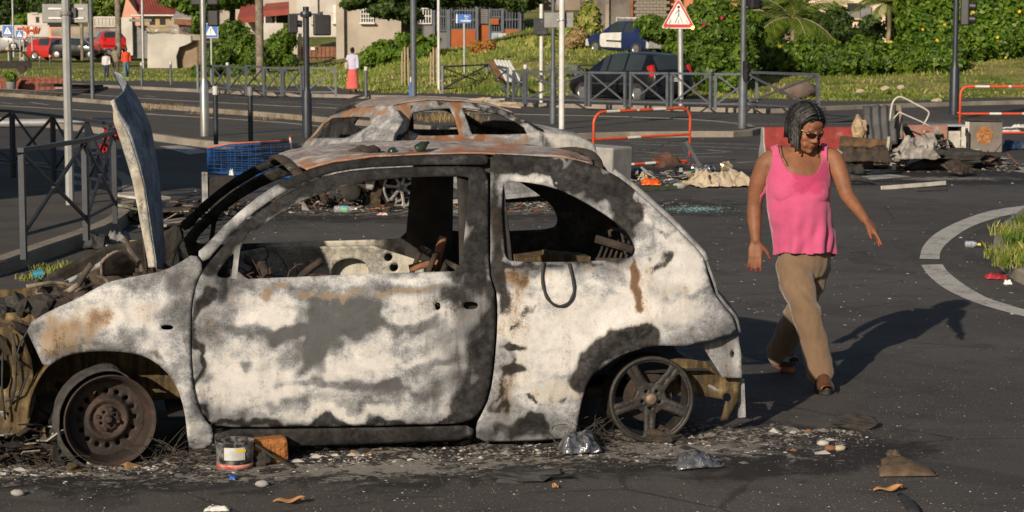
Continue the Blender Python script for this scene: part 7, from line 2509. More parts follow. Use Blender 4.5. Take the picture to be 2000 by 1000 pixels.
# --- left verge bushes
bush('verge_bush', 'overgrown green bushes right of the stainless pole', [B_(px, py, 104 + dy, rx, rz, 1.3) for px, py, dy, rx, rz in [(430, 120, 0, 36, 30), (470, 95, 1, 40, 34), (405, 140, -1, 30, 18), (500, 118, .5, 30, 30), (455, 65, 2, 30, 24), (480, 140, -1, 34, 16)]], 11000, .13, L_HEDGE, 4)
bush('yard_bush', 'yellow-green bush between the utility pole and the rusty gate', [B_(px, py, 122 + dy, rx, rz, 1) for px, py, dy, rx, rz in [(545, 98, 0, 26, 30), (530, 120, -.4, 22, 18), (560, 76, .6, 20, 22), (566, 120, 0, 14, 16)]], 5000, .13, L_BRIGHT, 5)
bush('tall_grass_clump', 'dense tall grass clump in front of the beige wall', [B_(px, py, 97 + dy, rx, rz, 1.2) for px, py, dy, rx, rz in [(760, 110, 0, 50, 28), (800, 95, .6, 40, 30), (720, 118, 0, 30, 18), (830, 110, .3, 30, 26)]], 7000, .17, L_BRIGHT, 6, 'grass', stem=False)
bush('bank_weeds', 'dry and green weeds growing in front of the concrete wall, left of the blue car', [B_(px, py, 92 + dy, rx, rz, .9) for px, py, dy, rx, rz in [(1110, 70, 0, 24, 40), (1150, 50, .5, 24, 44), (1040, 88, 0, 30, 16), (1090, 100, -1, 30, 12)]], 4000, .15, L_GRASS, 7, stem=False)
bush('dry_reeds', 'straw-coloured dry reeds left of the blue and white car', [B_(px, py, 89 + dy, rx, rz, .6) for px, py, dy, rx, rz in [(1130, 76, 0, 22, 18), (1112, 86, -.2, 14, 12)]], 1600, .12, L_DRY, 8, stem=False)
bush('croton', 'red and yellow leaved croton shrub before the orange wall', [B_(944, 102, 96, 20, 18, .5), B_(930, 92, 96, 12, 10, .4), B_(956, 90, 96, 12, 9, .4)], 900, .16, L_RED, 9, 'shrub')
bush('garden_plants', 'low garden plants at the foot of the barred house', [B_(px, 132 + 4 * math.sin(px), 92, 22, 10, .5) for px in (885, 915, 945, 975)], 2200, .12, L_GRASS, 10, stem=False)
# --- trees
def tree(name, label, base, H, limbs, blobs, n, size, mat, seed, r0=.25, cat='tree'):
 r_ = empty(name, base, 0, label, cat)
 tr = MB()
 rs = random.Random(seed)
 tr.tube([(0, 0, 0), (.06 * rs.uniform(-1, 1), 0, H * .4), (.1, 0, H * .75), (.05, .1, H)], [r0, r0 * .85, r0 * .7, r0 * .4], 10)
 bl = [(b[0] - base.x, b[1] - base.y, b[2] - base.z, *b[3:]) for b in blobs]
 for b in bl[:limbs]:
  e = Vector(b[:3])
  s_ = Vector((.08, 0, H * rs.uniform(.55, .9)))
  tr.tube([s_, s_.lerp(e, .5) + Vector((0, 0, .3)), e], [r0 * .4, r0 * .25, r0 * .1], 7)
 tr.build('trunk', M_BARK, r_, smooth=True)
 P, N, T = clumps(bl, n, seed, .45, .4)
 leaves('crown', P, N, size, mat, r_, seed, tint=T)
 return r_
q = at(795, 118, 100)
tree('spreading_tree', 'dark spreading tree overhanging the beige wall and the barred house', q, 5.5, 7, [B_(px, py, 99 + dy, rx, rz, 1.6) for px, py, dy, rx, rz in
  [(790, -10, 0, 60, 34), (850, -14, .5, 60, 30), (720, -8, 0, 50, 22), (690, 8, -.3, 24, 10), (910, -12, .4, 60, 26), (970, -8, .8, 50, 26), (760, 20, -.6, 40, 18), (1020, 0, .5, 40, 24), (800, 30, -.2, 26, 16)]], 15000, .16, L_DARK, 11, .32)
q = at(455, 150, 112)
tree('roadside_tree', 'leafy tree branch hanging in from the top behind the stainless pole', q, 7, 4, [B_(px, py, 110 + dy, rx, rz, 1.4) for px, py, dy, rx, rz in [(350, 2, 0, 40, 14), (400, 0, 0, 40, 26), (440, -6, .5, 40, 24), (372, 18, -.2, 22, 10), (392, 36, -.3, 18, 16), (470, -14, 1, 40, 26), (384, 58, -.3, 10, 8)]], 7500, .15, L_BRIGHT, 12, .2)
for px, py, Y, rx, rz, sd, lb, mt in [(40, 10, 205, 70, 44, 13, 'dark tree mass above the shops at the left edge', L_DARK), (-20, 30, 200, 50, 40, 14, 'dark green tree at the top left corner', L_DARK), (195, 12, 190, 50, 28, 15, 'green palm-like tree behind the old grey house', L_PALM), (120, 20, 195, 40, 30, 19, 'tree behind the left pale pole, above the salmon wall', L_DARK),
          (60, 40, 188, 30, 14, 16, 'banana-leaved green bush above the white shops', L_BRIGHT), (420, 0, 186, 60, 30, 17, 'dark tree behind the tin shack', L_DARK), (600, -20, 190, 100, 30, 18, 'dark tree behind the carport house', L_DARK), (1230, -30, 125, 120, 40, 20, 'dark tree behind the concrete wall', L_DARK), (1560, -10, 112, 120, 60, 21, 'dark trees behind the palms on the right', L_DARK), (1860, -20, 108, 160, 50, 22, 'tall trees behind the yellow-flowered creeper', L_HEDGE)]:
 bb_ = [B_(px + rx * .6 * math.cos(k * 2.4), py + rz * .5 * math.sin(k * 2.4), Y + k * .3, rx * .6, rz * .6, 2) for k in range(6)]
 b0 = at(px, py, Y)
 b0.z = terr(b0.x, b0.y)
 tree('background_tree', lb, b0, max(2, bb_[0][2] - b0.z), 3, bb_, 4200, .26, mt, sd, .25)
# --- palms
def palm(px, py, Y, H, nf, L_, label, seed, up=.8):
 base = at(px, py, Y)
 r_ = empty('palm', base, 0, label, 'palm')
 MB().tube([(0, 0, 0), (.03, 0, H * .5), (0, 0, H)], [.10, .085, .09], 10).build('trunk', M_STICK, r_, smooth=True)
 rs = random.Random(seed)
 for k in range(nf):
  az = 2 * PI * k / nf + rs.uniform(-.2, .2)
  el = rs.uniform(.15, 1.25) * up
  d = Vector((math.cos(az) * math.cos(el), math.sin(az) * math.cos(el), math.sin(el)))
  p = Vector((0, 0, H))
  pts = [p]
  LL = L_ * rs.uniform(.8, 1.1)
  for j in range(9):
   d = (d + Vector((0, 0, -.14))).normalized()
   p = p + d * LL / 9
   pts.append(p)
  MB_ = MB().tube(pts, [.022 - .0018 * j for j in range(10)], 5)
  fr = MB_.build('frond', M_STICK if k % 3 else M_BARK, r_)
  P_, F_ = [], []
  tv = []
  for j in range(1, 10):
   for q_ in range(3):
    t = (j - 1 + q_ / 3) / 9
    a = pts[j - 1].lerp(pts[j], q_ / 3)
    dd = (pts[j] - pts[j - 1]).normalized()
    s_, u_ = frame_of(dd)
    ln = LL * .36 * math.sin(PI * min(.97, .12 + t * .85))
    for sd in (-1, 1):
     tip = a + (s_ * sd * .8 + dd * .55 - Vector((0, 0, .45))).normalized() * ln
     wv = dd * .022
     b = len(P_)
     P_ += [a - wv, a + wv, a.lerp(tip, .55) + wv * 1.0 + u_ * .02, tip, a.lerp(tip, .55) - wv * 1.0 + u_ * .02]
     F_ += [(b, b + 1, b + 2, b + 3, b + 4)]
     tv += [rs.random() * .6 + .25] * 5
  lf = MB().add(P_, F_).build('frond_leaflets', L_PALM, fr)
  lf['kind'] = 'stuff'
  a_ = lf.data.attributes.new('tint', 'FLOAT', 'POINT')
  a_.data.foreach_set('value', np.array(tv, np.float32))
 return r_
palm(1547, 86, 80, 1.0, 14, 2.5, 'small palm with a pale trunk rising over the hedge behind the woman', 1)
palm(1535, 60, 85, 1.2, 10, 1.7, 'yellowish palm behind the small pale-trunked palm', 2, .9)
palm(1735, 80, 82, 1.5, 12, 1.7, 'drooping palm in front of the cream house', 3, .7)
palm(1470, 70, 82, 1.0, 9, 1.4, 'palm right of the grey traffic light pole', 4, .9)
# --- young trees tied to stakes
for px, py0, py1, lb in [(790, 168, 78, 'young tree between pale stakes left of the grey lamp post'), (846, 166, 80, 'young tree between pale stakes right of the grey lamp post')]:
 b = at(px, py0, 78)
 r_ = empty('staked_sapling', b, 0, lb, 'sapling', 'staked saplings')
 Hh = H_of(b, py1)
 for dx in (-.10, .02, .16):
  MB().tube([(dx, .1 * dx, 0), (dx * .8, 0, Hh * (1 if dx > 0 else .75))], .035, 6).build('stake', M_STICK, r_)
 MB().tube([(.06, .05, 0), (.08, .05, Hh)], .025, 6).build('trunk', M_BARK, r_)
 P, N, T = clumps([(.05, 0, Hh, .22, .2, .22)], 220, px, .3)
 leaves('crown', P, N, .12, L_BRIGHT, r_, px, tint=T)
# --- grass on the bank and verges: nobody could count it
rs = np.random.RandomState(3)
pts = []
for _ in range(60000):
 px = rs.uniform(-50, 2080)
 Y = rs.uniform(61, 104) if rs.rand() < .8 else rs.uniform(90, 125)
 X = (px - 1000) / FPX * Y
 z = terr(X, Y)
 if z < .03: continue
 dens = mnoise.noise(Vector((X * .5, Y * .5, 0)))
 if dens < -.25 and rs.rand() < .7: continue
 pts.append((X, Y, z, dens))
pts = np.array(pts)
n_ = len(pts)
hgt = rs.uniform(.07, .20, n_) * (1 + .9 * (mnoise_arr := np.array([mnoise.noise(Vector((x * .35 + 9, y * .35, 3))) for x, y in pts[:, :2]])))
hgt = np.where((pts[:, 0] / pts[:, 1] * FPX + 1000 > 1480), hgt * .65, hgt)
v = np.empty((n_, 3, 3))
a = rs.uniform(0, 2 * PI, n_)
w_ = rs.uniform(.02, .05, n_)
lean = rs.normal(0, .06, (n_, 2))
v[:, 0] = pts[:, :3] + np.stack([np.cos(a) * w_, np.sin(a) * w_ * .4, np.full(n_, -.02)], 1)
v[:, 1] = pts[:, :3] - np.stack([np.cos(a) * w_, np.sin(a) * w_ * .4, np.full(n_, .02)], 1)
v[:, 2] = pts[:, :3] + np.stack([lean[:, 0], lean[:, 1], hgt], 1)
me = bpy.data.meshes.new('grass')
me.vertices.add(n_ * 3)
me.vertices.foreach_set('co', v.ravel())
me.loops.add(n_ * 3)
me.loops.foreach_set('vertex_index', np.arange(n_ * 3))
me.polygons.add(n_)
me.polygons.foreach_set('loop_start', np.arange(n_) * 3)
me.polygons.foreach_set('loop_total', np.full(n_, 3))
me.update(calc_edges=True)
at_ = me.attributes.new('tint', 'FLOAT', 'POINT')
tt = np.clip(.45 - pts[:, 3] * .9 + rs.normal(0, .15, n_), 0, 1)
at_.data.foreach_set('value', np.repeat(tt, 3).astype(np.float32))
me.materials.append(L_GRASS)
o = bpy.data.objects.new('grass', me)
COL.objects.link(o)
tag(o, 'short green and straw grass covering the bank behind the far pavement', 'grass', kind='stuff')
def tuft(name, label, P, n, h, spread, mat, seed, kind=None):
 rs = random.Random(seed)
 mb = MB()
 tv = []
 for k in range(n):
  a = rs.uniform(0, 2 * PI)
  r_ = spread * math.sqrt(rs.random())
  b = Vector((r_ * math.cos(a), r_ * math.sin(a), 0))
  d = Vector((rs.uniform(-.5, .5), rs.uniform(-.5, .5), 1)).normalized()
  L_ = h * rs.uniform(.5, 1.1)
  s_ = Vector((math.cos(a * 3), math.sin(a * 3), 0)) * .004
  mid, tip = b + d * L_ * .6, b + d * L_ + Vector((rs.uniform(-.4, .4), rs.uniform(-.4, .4), -.2)) * L_ * .5
  mb.add([b - s_, b + s_, mid + s_ * .8, tip, mid - s_ * .8], [(0, 1, 2, 3, 4)])
  tv += [rs.random()] * 5
 o = mb.build(name, mat, loc=P)
 at_ = o.data.attributes.new('tint', 'FLOAT', 'POINT')
 at_.data.foreach_set('value', np.array(tv, np.float32))
 return tag(o, label, 'grass', kind=kind or 'stuff')
tuft('grass_tuft', 'grass growing in the gutter by the left kerb', g(128, 530), 260, .09, .28, L_GRASS, 1)
tuft('grass_tuft', 'grass in the gutter below the left railing', g(70, 545), 90, .06, .16, L_GRASS, 2)
for k, (px, py) in enumerate([(1990, 460), (2010, 480), (1985, 505), (2030, 440), (2000, 520), (2040, 500)]):
 tuft('grass_tuft', 'grass growing on the kerbed island at the right edge', g(px, py, .09), 320, .16, .26, L_BRIGHT if k % 2 else L_GRASS, 10 + k)
for k, px in enumerate([(20, 184), (80, 190), (300, 209), (330, 212), (430, 221), (560, 231), (840, 238), (870, 240), (895, 241)]):
 tuft('grass_tuft', 'dry straw-coloured grass along the median kerb', g(px[0], px[1] + 2, .05), 200, .34 if px[0] > 800 else .18, .9, L_DRY, 30 + k)
# ================================================================== PEOPLE IN THE DISTANCE
def far_person(P, H, yaw, label, skin, top_m, bot_m, skirt=False, sleeves=True, bag=None, hair_m=None, step=.12):
 r_ = empty('person', P, yaw, label, 'person')
 k = H / 1.65
 V3 = lambda x, y, z: Vector((x * k, y * k, z * k))
 b = MB()
 loft(b, [(V3(0, 0, .80), .14 * k, .10 * k, 0), (V3(0, 0, .92), .16 * k, .11 * k, 0), (V3(0, 0, 1.08), .13 * k, .10 * k, 0), (V3(0, 0, 1.25), .17 * k, .11 * k, 0), (V3(0, 0, 1.36), .16 * k, .08 * k, 0), (V3(0, 0, 1.42), .06 * k, .05 * k, 0)], 14)
 limb(b, [V3(0, 0, 1.38), V3(0, 0, 1.48)], [.05 * k, .05 * k], 8)
 b.ball(V3(0, -.01, 1.545), (.075 * k, .092 * k, .108 * k), 10, 8)
 b.ball(V3(0, -.10, 1.53), (.014 * k, .02 * k, .02 * k), 6, 5)
 for sx in (-1, 1):
  limb(b, [V3(sx * .17, 0, 1.34), V3(sx * .22, .02, 1.10), V3(sx * .22, -.06 * sx - .03, .88)], [.05 * k, .042 * k, .03 * k], 8)
  b.ball(V3(sx * .22, -.06 * sx - .04, .82), (.022 * k, .035 * k, .05 * k), 7, 6)
  limb(b, [V3(sx * .08, 0, .84), V3(sx * .085, sx * step * .5 - .03, .47), V3(sx * .085, sx * step, .09)], [.085 * k, .058 * k, .04 * k], 8)
  limb(b, [V3(sx * .085, sx * step + .03, .045), V3(sx * .09, sx * step - .13, .035)], [.036 * k, .03 * k], 7)
  b.ball(V3(sx * .078, 0, 1.54), (.012 * k, .02 * k, .03 * k), 6, 5)
 fuse(b, 'body', skin, r_, .016, 2)
 t = MB()
 loft(t, [(V3(0, 0, .86), .185 * k, .135 * k, 0), (V3(0, 0, 1.0), .17 * k, .13 * k, 0), (V3(0, 0, 1.12), .165 * k, .125 * k, 0), (V3(0, 0, 1.27), .19 * k, .13 * k, 0), (V3(0, 0, 1.37), .175 * k, .10 * k, 0), (V3(0, 0, 1.43), .075 * k, .065 * k, 0)], 14)
 for sx in (-1, 1):
  e = V3(sx * .225, .02, 1.12) if not sleeves else V3(sx * .225, -.05 * sx - .02, .92)
  limb(t, [V3(sx * .16, 0, 1.35), V3(sx * .20, .01, 1.22), e], [.062 * k, .058 * k, .05 * k], 9)
 fuse(t, 'top', top_m, r_, .016, 2)
 p = MB()
 if skirt:
  loft(p, [(V3(0, 0, .14), .25 * k, .20 * k, 0), (V3(0, 0, .4), .22 * k, .17 * k, 0), (V3(0, 0, .7), .19 * k, .145 * k, 0), (V3(0, 0, .95), .16 * k, .12 * k, 0)], 18)
 else:
  loft(p, [(V3(0, 0, .78), .15 * k, .115 * k, 0), (V3(0, 0, .93), .172 * k, .128 * k, 0)], 14)
  for sx in (-1, 1):
   limb(p, [V3(sx * .08, 0, .84), V3(sx * .085, sx * step * .5 - .03, .47), V3(sx * .085, sx * step, .13)], [.10 * k, .075 * k, .062 * k], 9)
 fuse(p, 'skirt' if skirt else 'trousers', bot_m, r_, .016, 2)
 h_ = MB()
 h_.ball(V3(0, .015, 1.575), (.084 * k, .098 * k, .095 * k), 10, 8, None, .15, 2)
 if skirt: h_.ball(V3(0, .10, 1.60), (.05 * k, .05 * k, .05 * k), 8, 6)
 h_.build('hair', hair_m or M_BLK, r_, smooth=True)
 for sx in (-1, 1):
  MB().ball(V3(sx * .09, sx * step - .06, .035), (.045 * k, .12 * k, .035 * k), 8, 6).build('shoe', M_BLK if skirt else M_WHT, r_, smooth=True)
 if bag:
  m_ = MB()
  m_.ball(V3(*bag[0]), tuple(q * k for q in bag[1]), 10, 8, None, .1, 1, .7)
  m_.build('bag', bag[2], r_, smooth=True)
 return r_
M_SK2 = pm('dark_skin', (.075, .035, .020), (.055, .026, .015), 8, .6)
M_CORAL = pm('coral_check_cloth', (.62, .12, .10), (.50, .085, .075), 9, .85)
far_person(g(689, 181, zP), 1.62, R(165), 'woman in a long coral skirt and pale blouse walking away on the far pavement', M_SK2, pm('lilac_blouse', (.50, .48, .60), (.42, .40, .52), 6, .85), M_CORAL, True, True, ((.20, .02, .98), (.08, .16, .16), pm('beige_bag', (.46, .38, .30), (.38, .31, .24), 6, .8)))
Y3 = 108
far_person(at(208, 155, Y3), 1.42, R(8), 'person in a white shirt and dark jeans, leftmost of the three far walkers', M_SK2, pm('white_shirt', (.60, .58, .58), (.48, .46, .47), 8, .85), pm('navy_jeans', (.02, .03, .07), (.03, .04, .09), 8, .85))
far_person(at(227, 154, Y3 + .4), 1.72, R(-5), 'person in a khaki shirt with a black shoulder bag, middle of the three far walkers', M_SK2, pm('khaki_shirt', (.23, .19, .13), (.17, .14, .09), 9, .85), pm('olive_trousers', (.10, .09, .06), (.07, .062, .045), 8, .85), bag=((.2, -.02, 1.15), (.09, .09, .16), M_BLK), sleeves=False)
far_person(at(247, 153, Y3), 1.62, R(20), 'person in an orange-red top and blue jeans, rightmost of the three far walkers', M_SK2, pm('orange_top', (.62, .06, .02), (.52, .05, .018), 6, .8), pm('light_jeans', (.10, .17, .24), (.08, .135, .19), 8, .85))
# ================================================================== RUBBISH AND RUBBLE
M_TARP = pm('beige_tarp', (.46, .38, .27), (.37, .30, .21), 5, .85, 0, .25, 30, (.26, .21, .15), .58)
M_CARD = pm('scorched_card', (.40, .29, .18), (.26, .18, .11), 6, .9, 0, .3, 30, (.10, .075, .055), .55)
M_FOIL = pm('crumpled_foil', (.45, .46, .48), (.20, .205, .22), 30, .3, .8, .6, 60)
M_CLEAR = None
n = NT('clear_plastic')
n.b.inputs['Transmission Weight'].default_value = .75
n.b.inputs['IOR'].default_value = 1.2
M_CLEAR = n.fin(n.mix(n.step(n.noise(30, 3), .4, .6), (.85, .88, .9), (.7, .74, .78)), .12)
M_GREY_CORR = pm('grey_corrugated', (.085, .085, .088), (.05, .05, .052), 4, .75, .2, .2, 40, (.20, .15, .10), .56)
M_ASHW = pm('pale_ash', (.34, .32, .29), (.18, .165, .15), 9, .95, 0, .6, 40, (.05, .046, .042), .52)
M_WMET = pm('scorched_white_metal', (.52, .49, .43), (.36, .33, .28), 4, .7, 0, .2, 40, (.16, .13, .10), .57)
M_RUSTBOX = pm('rust_burnt_steel', (.19, .16, .135), (.12, .105, .09), 2.5, .8, .2, .3, 30, (.26, .10, .035), .53)
M_REDC = pm('red_painted_concrete', (.27, .032, .026), (.18, .024, .02), 6, .85, 0, .4, 30, (.26, .15, .12), .50)
M_FADED = pm('faded_red_concrete', (.27, .14, .105), (.21, .095, .072), 4, .85, 0, .3, 30, (.30, .24, .20), .54)
def crumple(nm, P, sx, sy, hz, mat, label, seed, cat='debris', rz=0.0, group=None, f=3.0, nu=18):
 """crumpled sheet or cloth lying in folds"""
 mb = MB()
 def pt(u, v):
  x, y = (u - .5) * sx, (v - .5) * sy
  e = min(1, 6 * min(u, v, 1 - u, 1 - v))
  q = Vector((u * f, v * f, seed))
  z = hz * (.12 + .62 * max(0, 1 - 3.2 * abs(fbm(q, 3))) ** 1.2 + .5 * max(0, .35 + fbm(q * .6 + Vector((3, 3, 3)), 2))) * (.15 + .85 * e)
  return (x + sx * .16 * fbm(q + Vector((5, 0, 0)), 3), y + sy * .16 * fbm(q + Vector((0, 9, 0)), 3), z)
 mb.grid(pt, nu, nu)
 o = mb.build(nm, mat, smooth=True, solid=.004, loc=P)
 o.rotation_euler[2] = rz
 return tag(o, label, cat, group)
def lump(nm, P, r_, mat, label, seed, cat='debris', rough=.6, n=(12, 8), group=None, rot=None):
 o = MB().ball((0, 0, r_[2] * .8), r_, n[0], n[1], rot, rough, seed).build(nm, mat, smooth=rough < .4, loc=P)
 return tag(o, label, cat, group)
def plank(nm, p0, p1, w_, h_, mat, label, cat='plank', up=(0, 0, 1), group=None):
 p0, p1 = Vector(p0), Vector(p1)
 mb = MB()
 d = p1 - p0
 s_, u_ = frame_of(d, Vector(up))
 m_ = 10
 def ring(i, k):
  t = i / m_
  j = 1 + .12 * fbm((t * 6, k, w_ * 40), 2)
  a, b = ((-1, -1), (1, -1), (1, 1), (-1, 1))[k]
  return d * t + (s_ * a * w_ / 2 + u_ * b * h_ / 2) * j
 vs = [ring(i, k) for i in range(m_ + 1) for k in range(4)]
 fs = [(i * 4 + k, i * 4 + (k + 1) % 4, i * 4 + 4 + (k + 1) % 4, i * 4 + 4 + k) for i in range(m_) for k in range(4)] + [(3, 2, 1, 0), tuple(m_ * 4 + k for k in range(4))]
 return tag(mb.add(vs, fs).build(nm, mat, loc=p0), label, cat, group)
def bottle(P, rz, label, mat, cap_m, L_=.26, r_=.035, band=None):
 r0 = empty('bottle', P, rz, label, 'bottle', 'plastic bottles')
 MB().lathe([(.001, 0), (r_ * .9, .004), (r_, .02), (r_ * .94, L_ * .3), (r_, L_ * .35), (r_, L_ * .62), (r_ * .55, L_ * .82), (r_ * .36, L_ * .9), (r_ * .36, L_)], 16, (0, 0, r_), (1, 0, 0)).build('shell', mat, r0, smooth=True)
 MB().lathe([(r_ * .42, L_ - .01), (r_ * .42, L_ + .012), (.001, L_ + .012)], 12, (0, 0, r_), (1, 0, 0)).build('cap', cap_m, r0)
 if band: MB().lathe([(r_ * 1.01, L_ * .36), (r_ * 1.02, L_ * .6)], 16, (0, 0, r_), (1, 0, 0)).build('label_band', band, r0, smooth=True)
 return r0
def corr(nm, P, W_, H_, mat, label, tilt, rz, nw=7, parent=None, amp=.018):
 mb = MB()
 mb.grid(lambda u, v: ((u - .5) * W_, amp * math.sin(u * nw * 2 * PI) + .05 * fbm((u * 2, v * 2, W_)), v * H_ + .04 * fbm((u * 5, 0, H_)) * (v > .9)), nw * 8, 8)
 o = mb.build(nm, mat, parent, smooth=True, solid=.003, loc=P)
 o.rotation_euler = (tilt, 0, rz)
 return tag(o, label, 'corrugated sheet') if label else o
# --- barricade on the right
def jersey(P, rz, L_, mat, label, end=M_CONC, h=.56):
 r0 = empty('concrete_barrier', P, rz, label, 'concrete barrier', 'painted concrete barriers')
 prof = [(-.28, 0), (-.28, .16), (-.13, .34), (-.09, h), (.09, h), (.13, .34), (.28, .16), (.28, 0)]
 MB().prism(prof, L_, Matrix.Rotation(PI / 2, 4, 'Z') @ Matrix.Rotation(PI / 2, 4, 'X')).build('body', mat, r0, bevel=.02)
 MB().prism([(x * .985, .005 + y * .985) for x, y in prof], .03, Matrix.Translation((-.015, 0, 0)) @ Matrix.Rotation(PI / 2, 4, 'Z') @ Matrix.Rotation(PI / 2, 4, 'X')).build('bare_end', end, r0, bevel=.02)
 MB().box((L_ / 2, -.286, .165), (L_, .012, .03)).build('white_line', M_BARW, r0)
 return r0
jersey(g(1489, 318), R(3), 1.55, M_REDC, 'red painted concrete barrier directly behind the woman in pink')
jersey(g(1757, 314) + Vector((0, .4, 0)), R(-8), .82, M_FADED, 'faded pink-red concrete barrier behind the ash heap', M_FADED)
Pb = lambda px, py, Y: at(px, py, Y)
corr('corrugated_sheet', Pb(1722, 282, 29.8), .50, .58, M_GREY_CORR, 'dark grey corrugated sheet standing in the barricade heap', R(-14), R(10), 4)
corr('corrugated_sheet', Pb(1752, 270, 30.1), .22, .50, pm('brown_corrugated', (.20, .165, .13), (.13, .11, .09), 4, .8), 'narrow brownish corrugated sheet right of the dark one', R(-10), R(14), 2)
corr('corrugated_sheet', Pb(1722, 250, 30.4), .30, .34, MATS['brown_corrugated'], 'short pale corrugated sheet peeping above the dark one', R(-8), R(5), 3)
o = lump('scorched_cardboard', Pb(1678, 272, 29.7), (.10, .10, .17), M_CARD, 'crumpled scorched cardboard left of the dark corrugated sheet', 2, rough=.45, n=(16, 12))
plank('charred_beam', Pb(1640, 274, 29.2), Pb(1742, 284, 29.0), .10, .13, pm('charred_beam_wood', (.14, .075, .028), (.05, .03, .018), 7, .9, 0, .5, 30, (.02, .017, .014), .54), 'thick charred brown timber lying across the barricade')
crumple('burnt_sheet', Pb(1690, 318, 29.0), .75, .4, .26, M_CHARB, 'blackened sheet sagging under the charred timber', 5)
lump('ash_heap', g(1772, 330), (.34, .3, .15), M_ASHW, 'pale ash heap in the middle of the barricade', 3, n=(26, 18), rough=.5)
lump('char_heap', g(1826, 330), (.72, .45, .16), M_CHAR, 'black charred heap in front of the metal boxes', 6, n=(36, 20), rough=.8)
lump('char_heap', g(1730, 324), (.30, .25, .14), M_CHARB, 'brown charred lump by the little flames', 8, n=(20, 14), rough=.8)
for k, (px, py, Y, w_, h_, mt, lb) in enumerate([(1700, 300, 29.1, .5, .30, M_CHARB, 'buckled burnt sheet below the charred timber'), (1790, 290, 29.6, .6, .36, M_ASHW, 'warped pale sheet behind the ash heap'), (1655, 318, 28.9, .4, .18, M_CHAR, 'burnt strip at the left foot of the barricade'), (1870, 318, 28.7, .5, .14, M_CHARB, 'curled charred sheet before the appliance carcass')]):
 o = crumple('burnt_sheet', Pb(px, py + 14, Y), w_, .35, h_ * .8, mt, lb, 90 + k, rz=.3 * k)
 o.rotation_euler[0] = .35
plank('pale_stick', Pb(1733, 300, 28.9), Pb(1737, 268, 29.0), .04, .04, M_ASHW, 'upright pale burnt stick behind the flames', 'stick')
n = NT('flame')
n.b.inputs['Emission Color'].default_value = (1, .30, .03, 1)
n.b.inputs['Emission Strength'].default_value = .9
M_FLAME = n.fin((.6, .2, .03), .8)
r0 = empty('small_fire', g(1741, 322), 0, 'small orange flames licking beside the plastic bottle', 'fire')
for k in range(6):
 x = (-.10 + .04 * k)
 MB().tube([(x, 0, .06), (x + .015 * math.sin(k * 2), 0, .12), (x - .012, 0, .16 + .06 * math.sin(k * 1.9))], [.028, .020, .003], 7).build('flame', M_FLAME, r0, smooth=True)
bottle(g(1720, 329), R(8), 'clear plastic bottle with a blue band in front of the barricade', M_CLEAR, M_BLUE, .28, .045, pm('pale_blue_band', (.20, .45, .62), (.16, .38, .54), 8, .4))
tag(MB().tube([Pb(*q, 29.6) for q in spl([(1738, 236), (1742, 205), (1750, 192), (1762, 190), (1790, 204), (1810, 215), (1814, 224), (1803, 245)], 3)] , .014, 7).tube([Pb(*q, 29.4) for q in [(1745, 232), (1756, 219), (1800, 238), (1822, 250)]], .012, 7).build('chair_frame', M_WMET, smooth=True), 'bent white tubular chair frame on top of the barricade', 'chair frame')
# carcass of a white appliance: open frame
b = g(1845, 300)
r0 = empty('appliance_frame', b, R(-6), 'white scorched appliance carcass with open sides in the barricade', 'appliance')
wv, hv, dv = .60, .46, .5
for x in (-.3, .3):
 for y in (0, .5): MB().box((x, y, hv / 2), (.06, .05, hv)).build('upright', M_WMET, r0)
 MB().box((x, .25, hv - .02), (.05, .5, .05)).build('side_rail', M_WMET, r0)
MB().box((0, .25, hv + .015), (.66, .56, .03)).build('top_panel', pm('blue_grey_panel', (.28, .30, .32), (.22, .235, .25), 3, .6), r0)
MB().box((0, .5, .24), (.58, .03, .44)).build('back_panel', M_CHAR, r0)
MB().box((.16, .05, .2), (.2, .04, .36), (0, 0, .3)).build('bent_panel', M_WMET, r0)
MB().tube([(-.36, -.1, .1), (-.25, -.12, .3), (-.32, -.1, .42)], .02, 6).build('loose_strip', M_WMET, r0)
b = g(1922, 298)
r0 = empty('metal_box', b, R(-10), 'grey metal box with an orange rust burn on its face, right end of the barricade', 'appliance')
MB().box((.02, .25, .28), (.56, .5, .55)).build('casing', M_RUSTBOX, r0, bevel=.012)
MB().box((-.29, .02, .27), (.07, .06, .52)).build('edge_strip', M_WMET, r0)
for z in (.14, .38): MB().box((-.292, -.012, z), (.02, .02, .08)).build('slot', M_BLK, r0)
mb = MB()
mb.prism(hole(0, 0, .17, .17, 22), .006, Matrix.Translation((-.02, -.004, .30)) @ Matrix.Rotation(PI / 2, 4, 'X'))
n = NT('rust_burn_patch')
d_ = n.noise(14, 6, .7, 1.2)
M_RBP = n.fin(n.ramp(d_, [(.3, (.03, .022, .018)), (.45, (.22, .085, .025)), (.58, (.34, .15, .045)), (.7, (.40, .32, .24))]), .9)
V, T, _ = cdt([(r_ * math.cos(t), r_ * math.sin(t)) for t, r_ in [(2 * PI * k / 40, .15 + .09 * fbm((math.cos(k * .157) * 2, math.sin(k * .157) * 2, 3), 3)) for k in range(40)]], [], .03)
MB().add([(x * .9, -.005 - .004 * abs(math.sin(x * 40 + z * 31)), .30 + z * .95) for x, z in V], [tuple(int(i) for i in t) for t in T]).build('rust_patch', M_RBP, r0)
MB().box((-.05, .2, .56), (.62, .5, .03), (.03, .04, .1)).build('black_lid', M_CHAR, r0)
crumple('blue_scrap', g(1985, 292), .5, .3, .16, pm('blue_scrap', (.02, .05, .13), (.03, .04, .06), 6, .6), 'dark blue crumpled scrap at the right edge behind the metal box', 4, rz=.4)
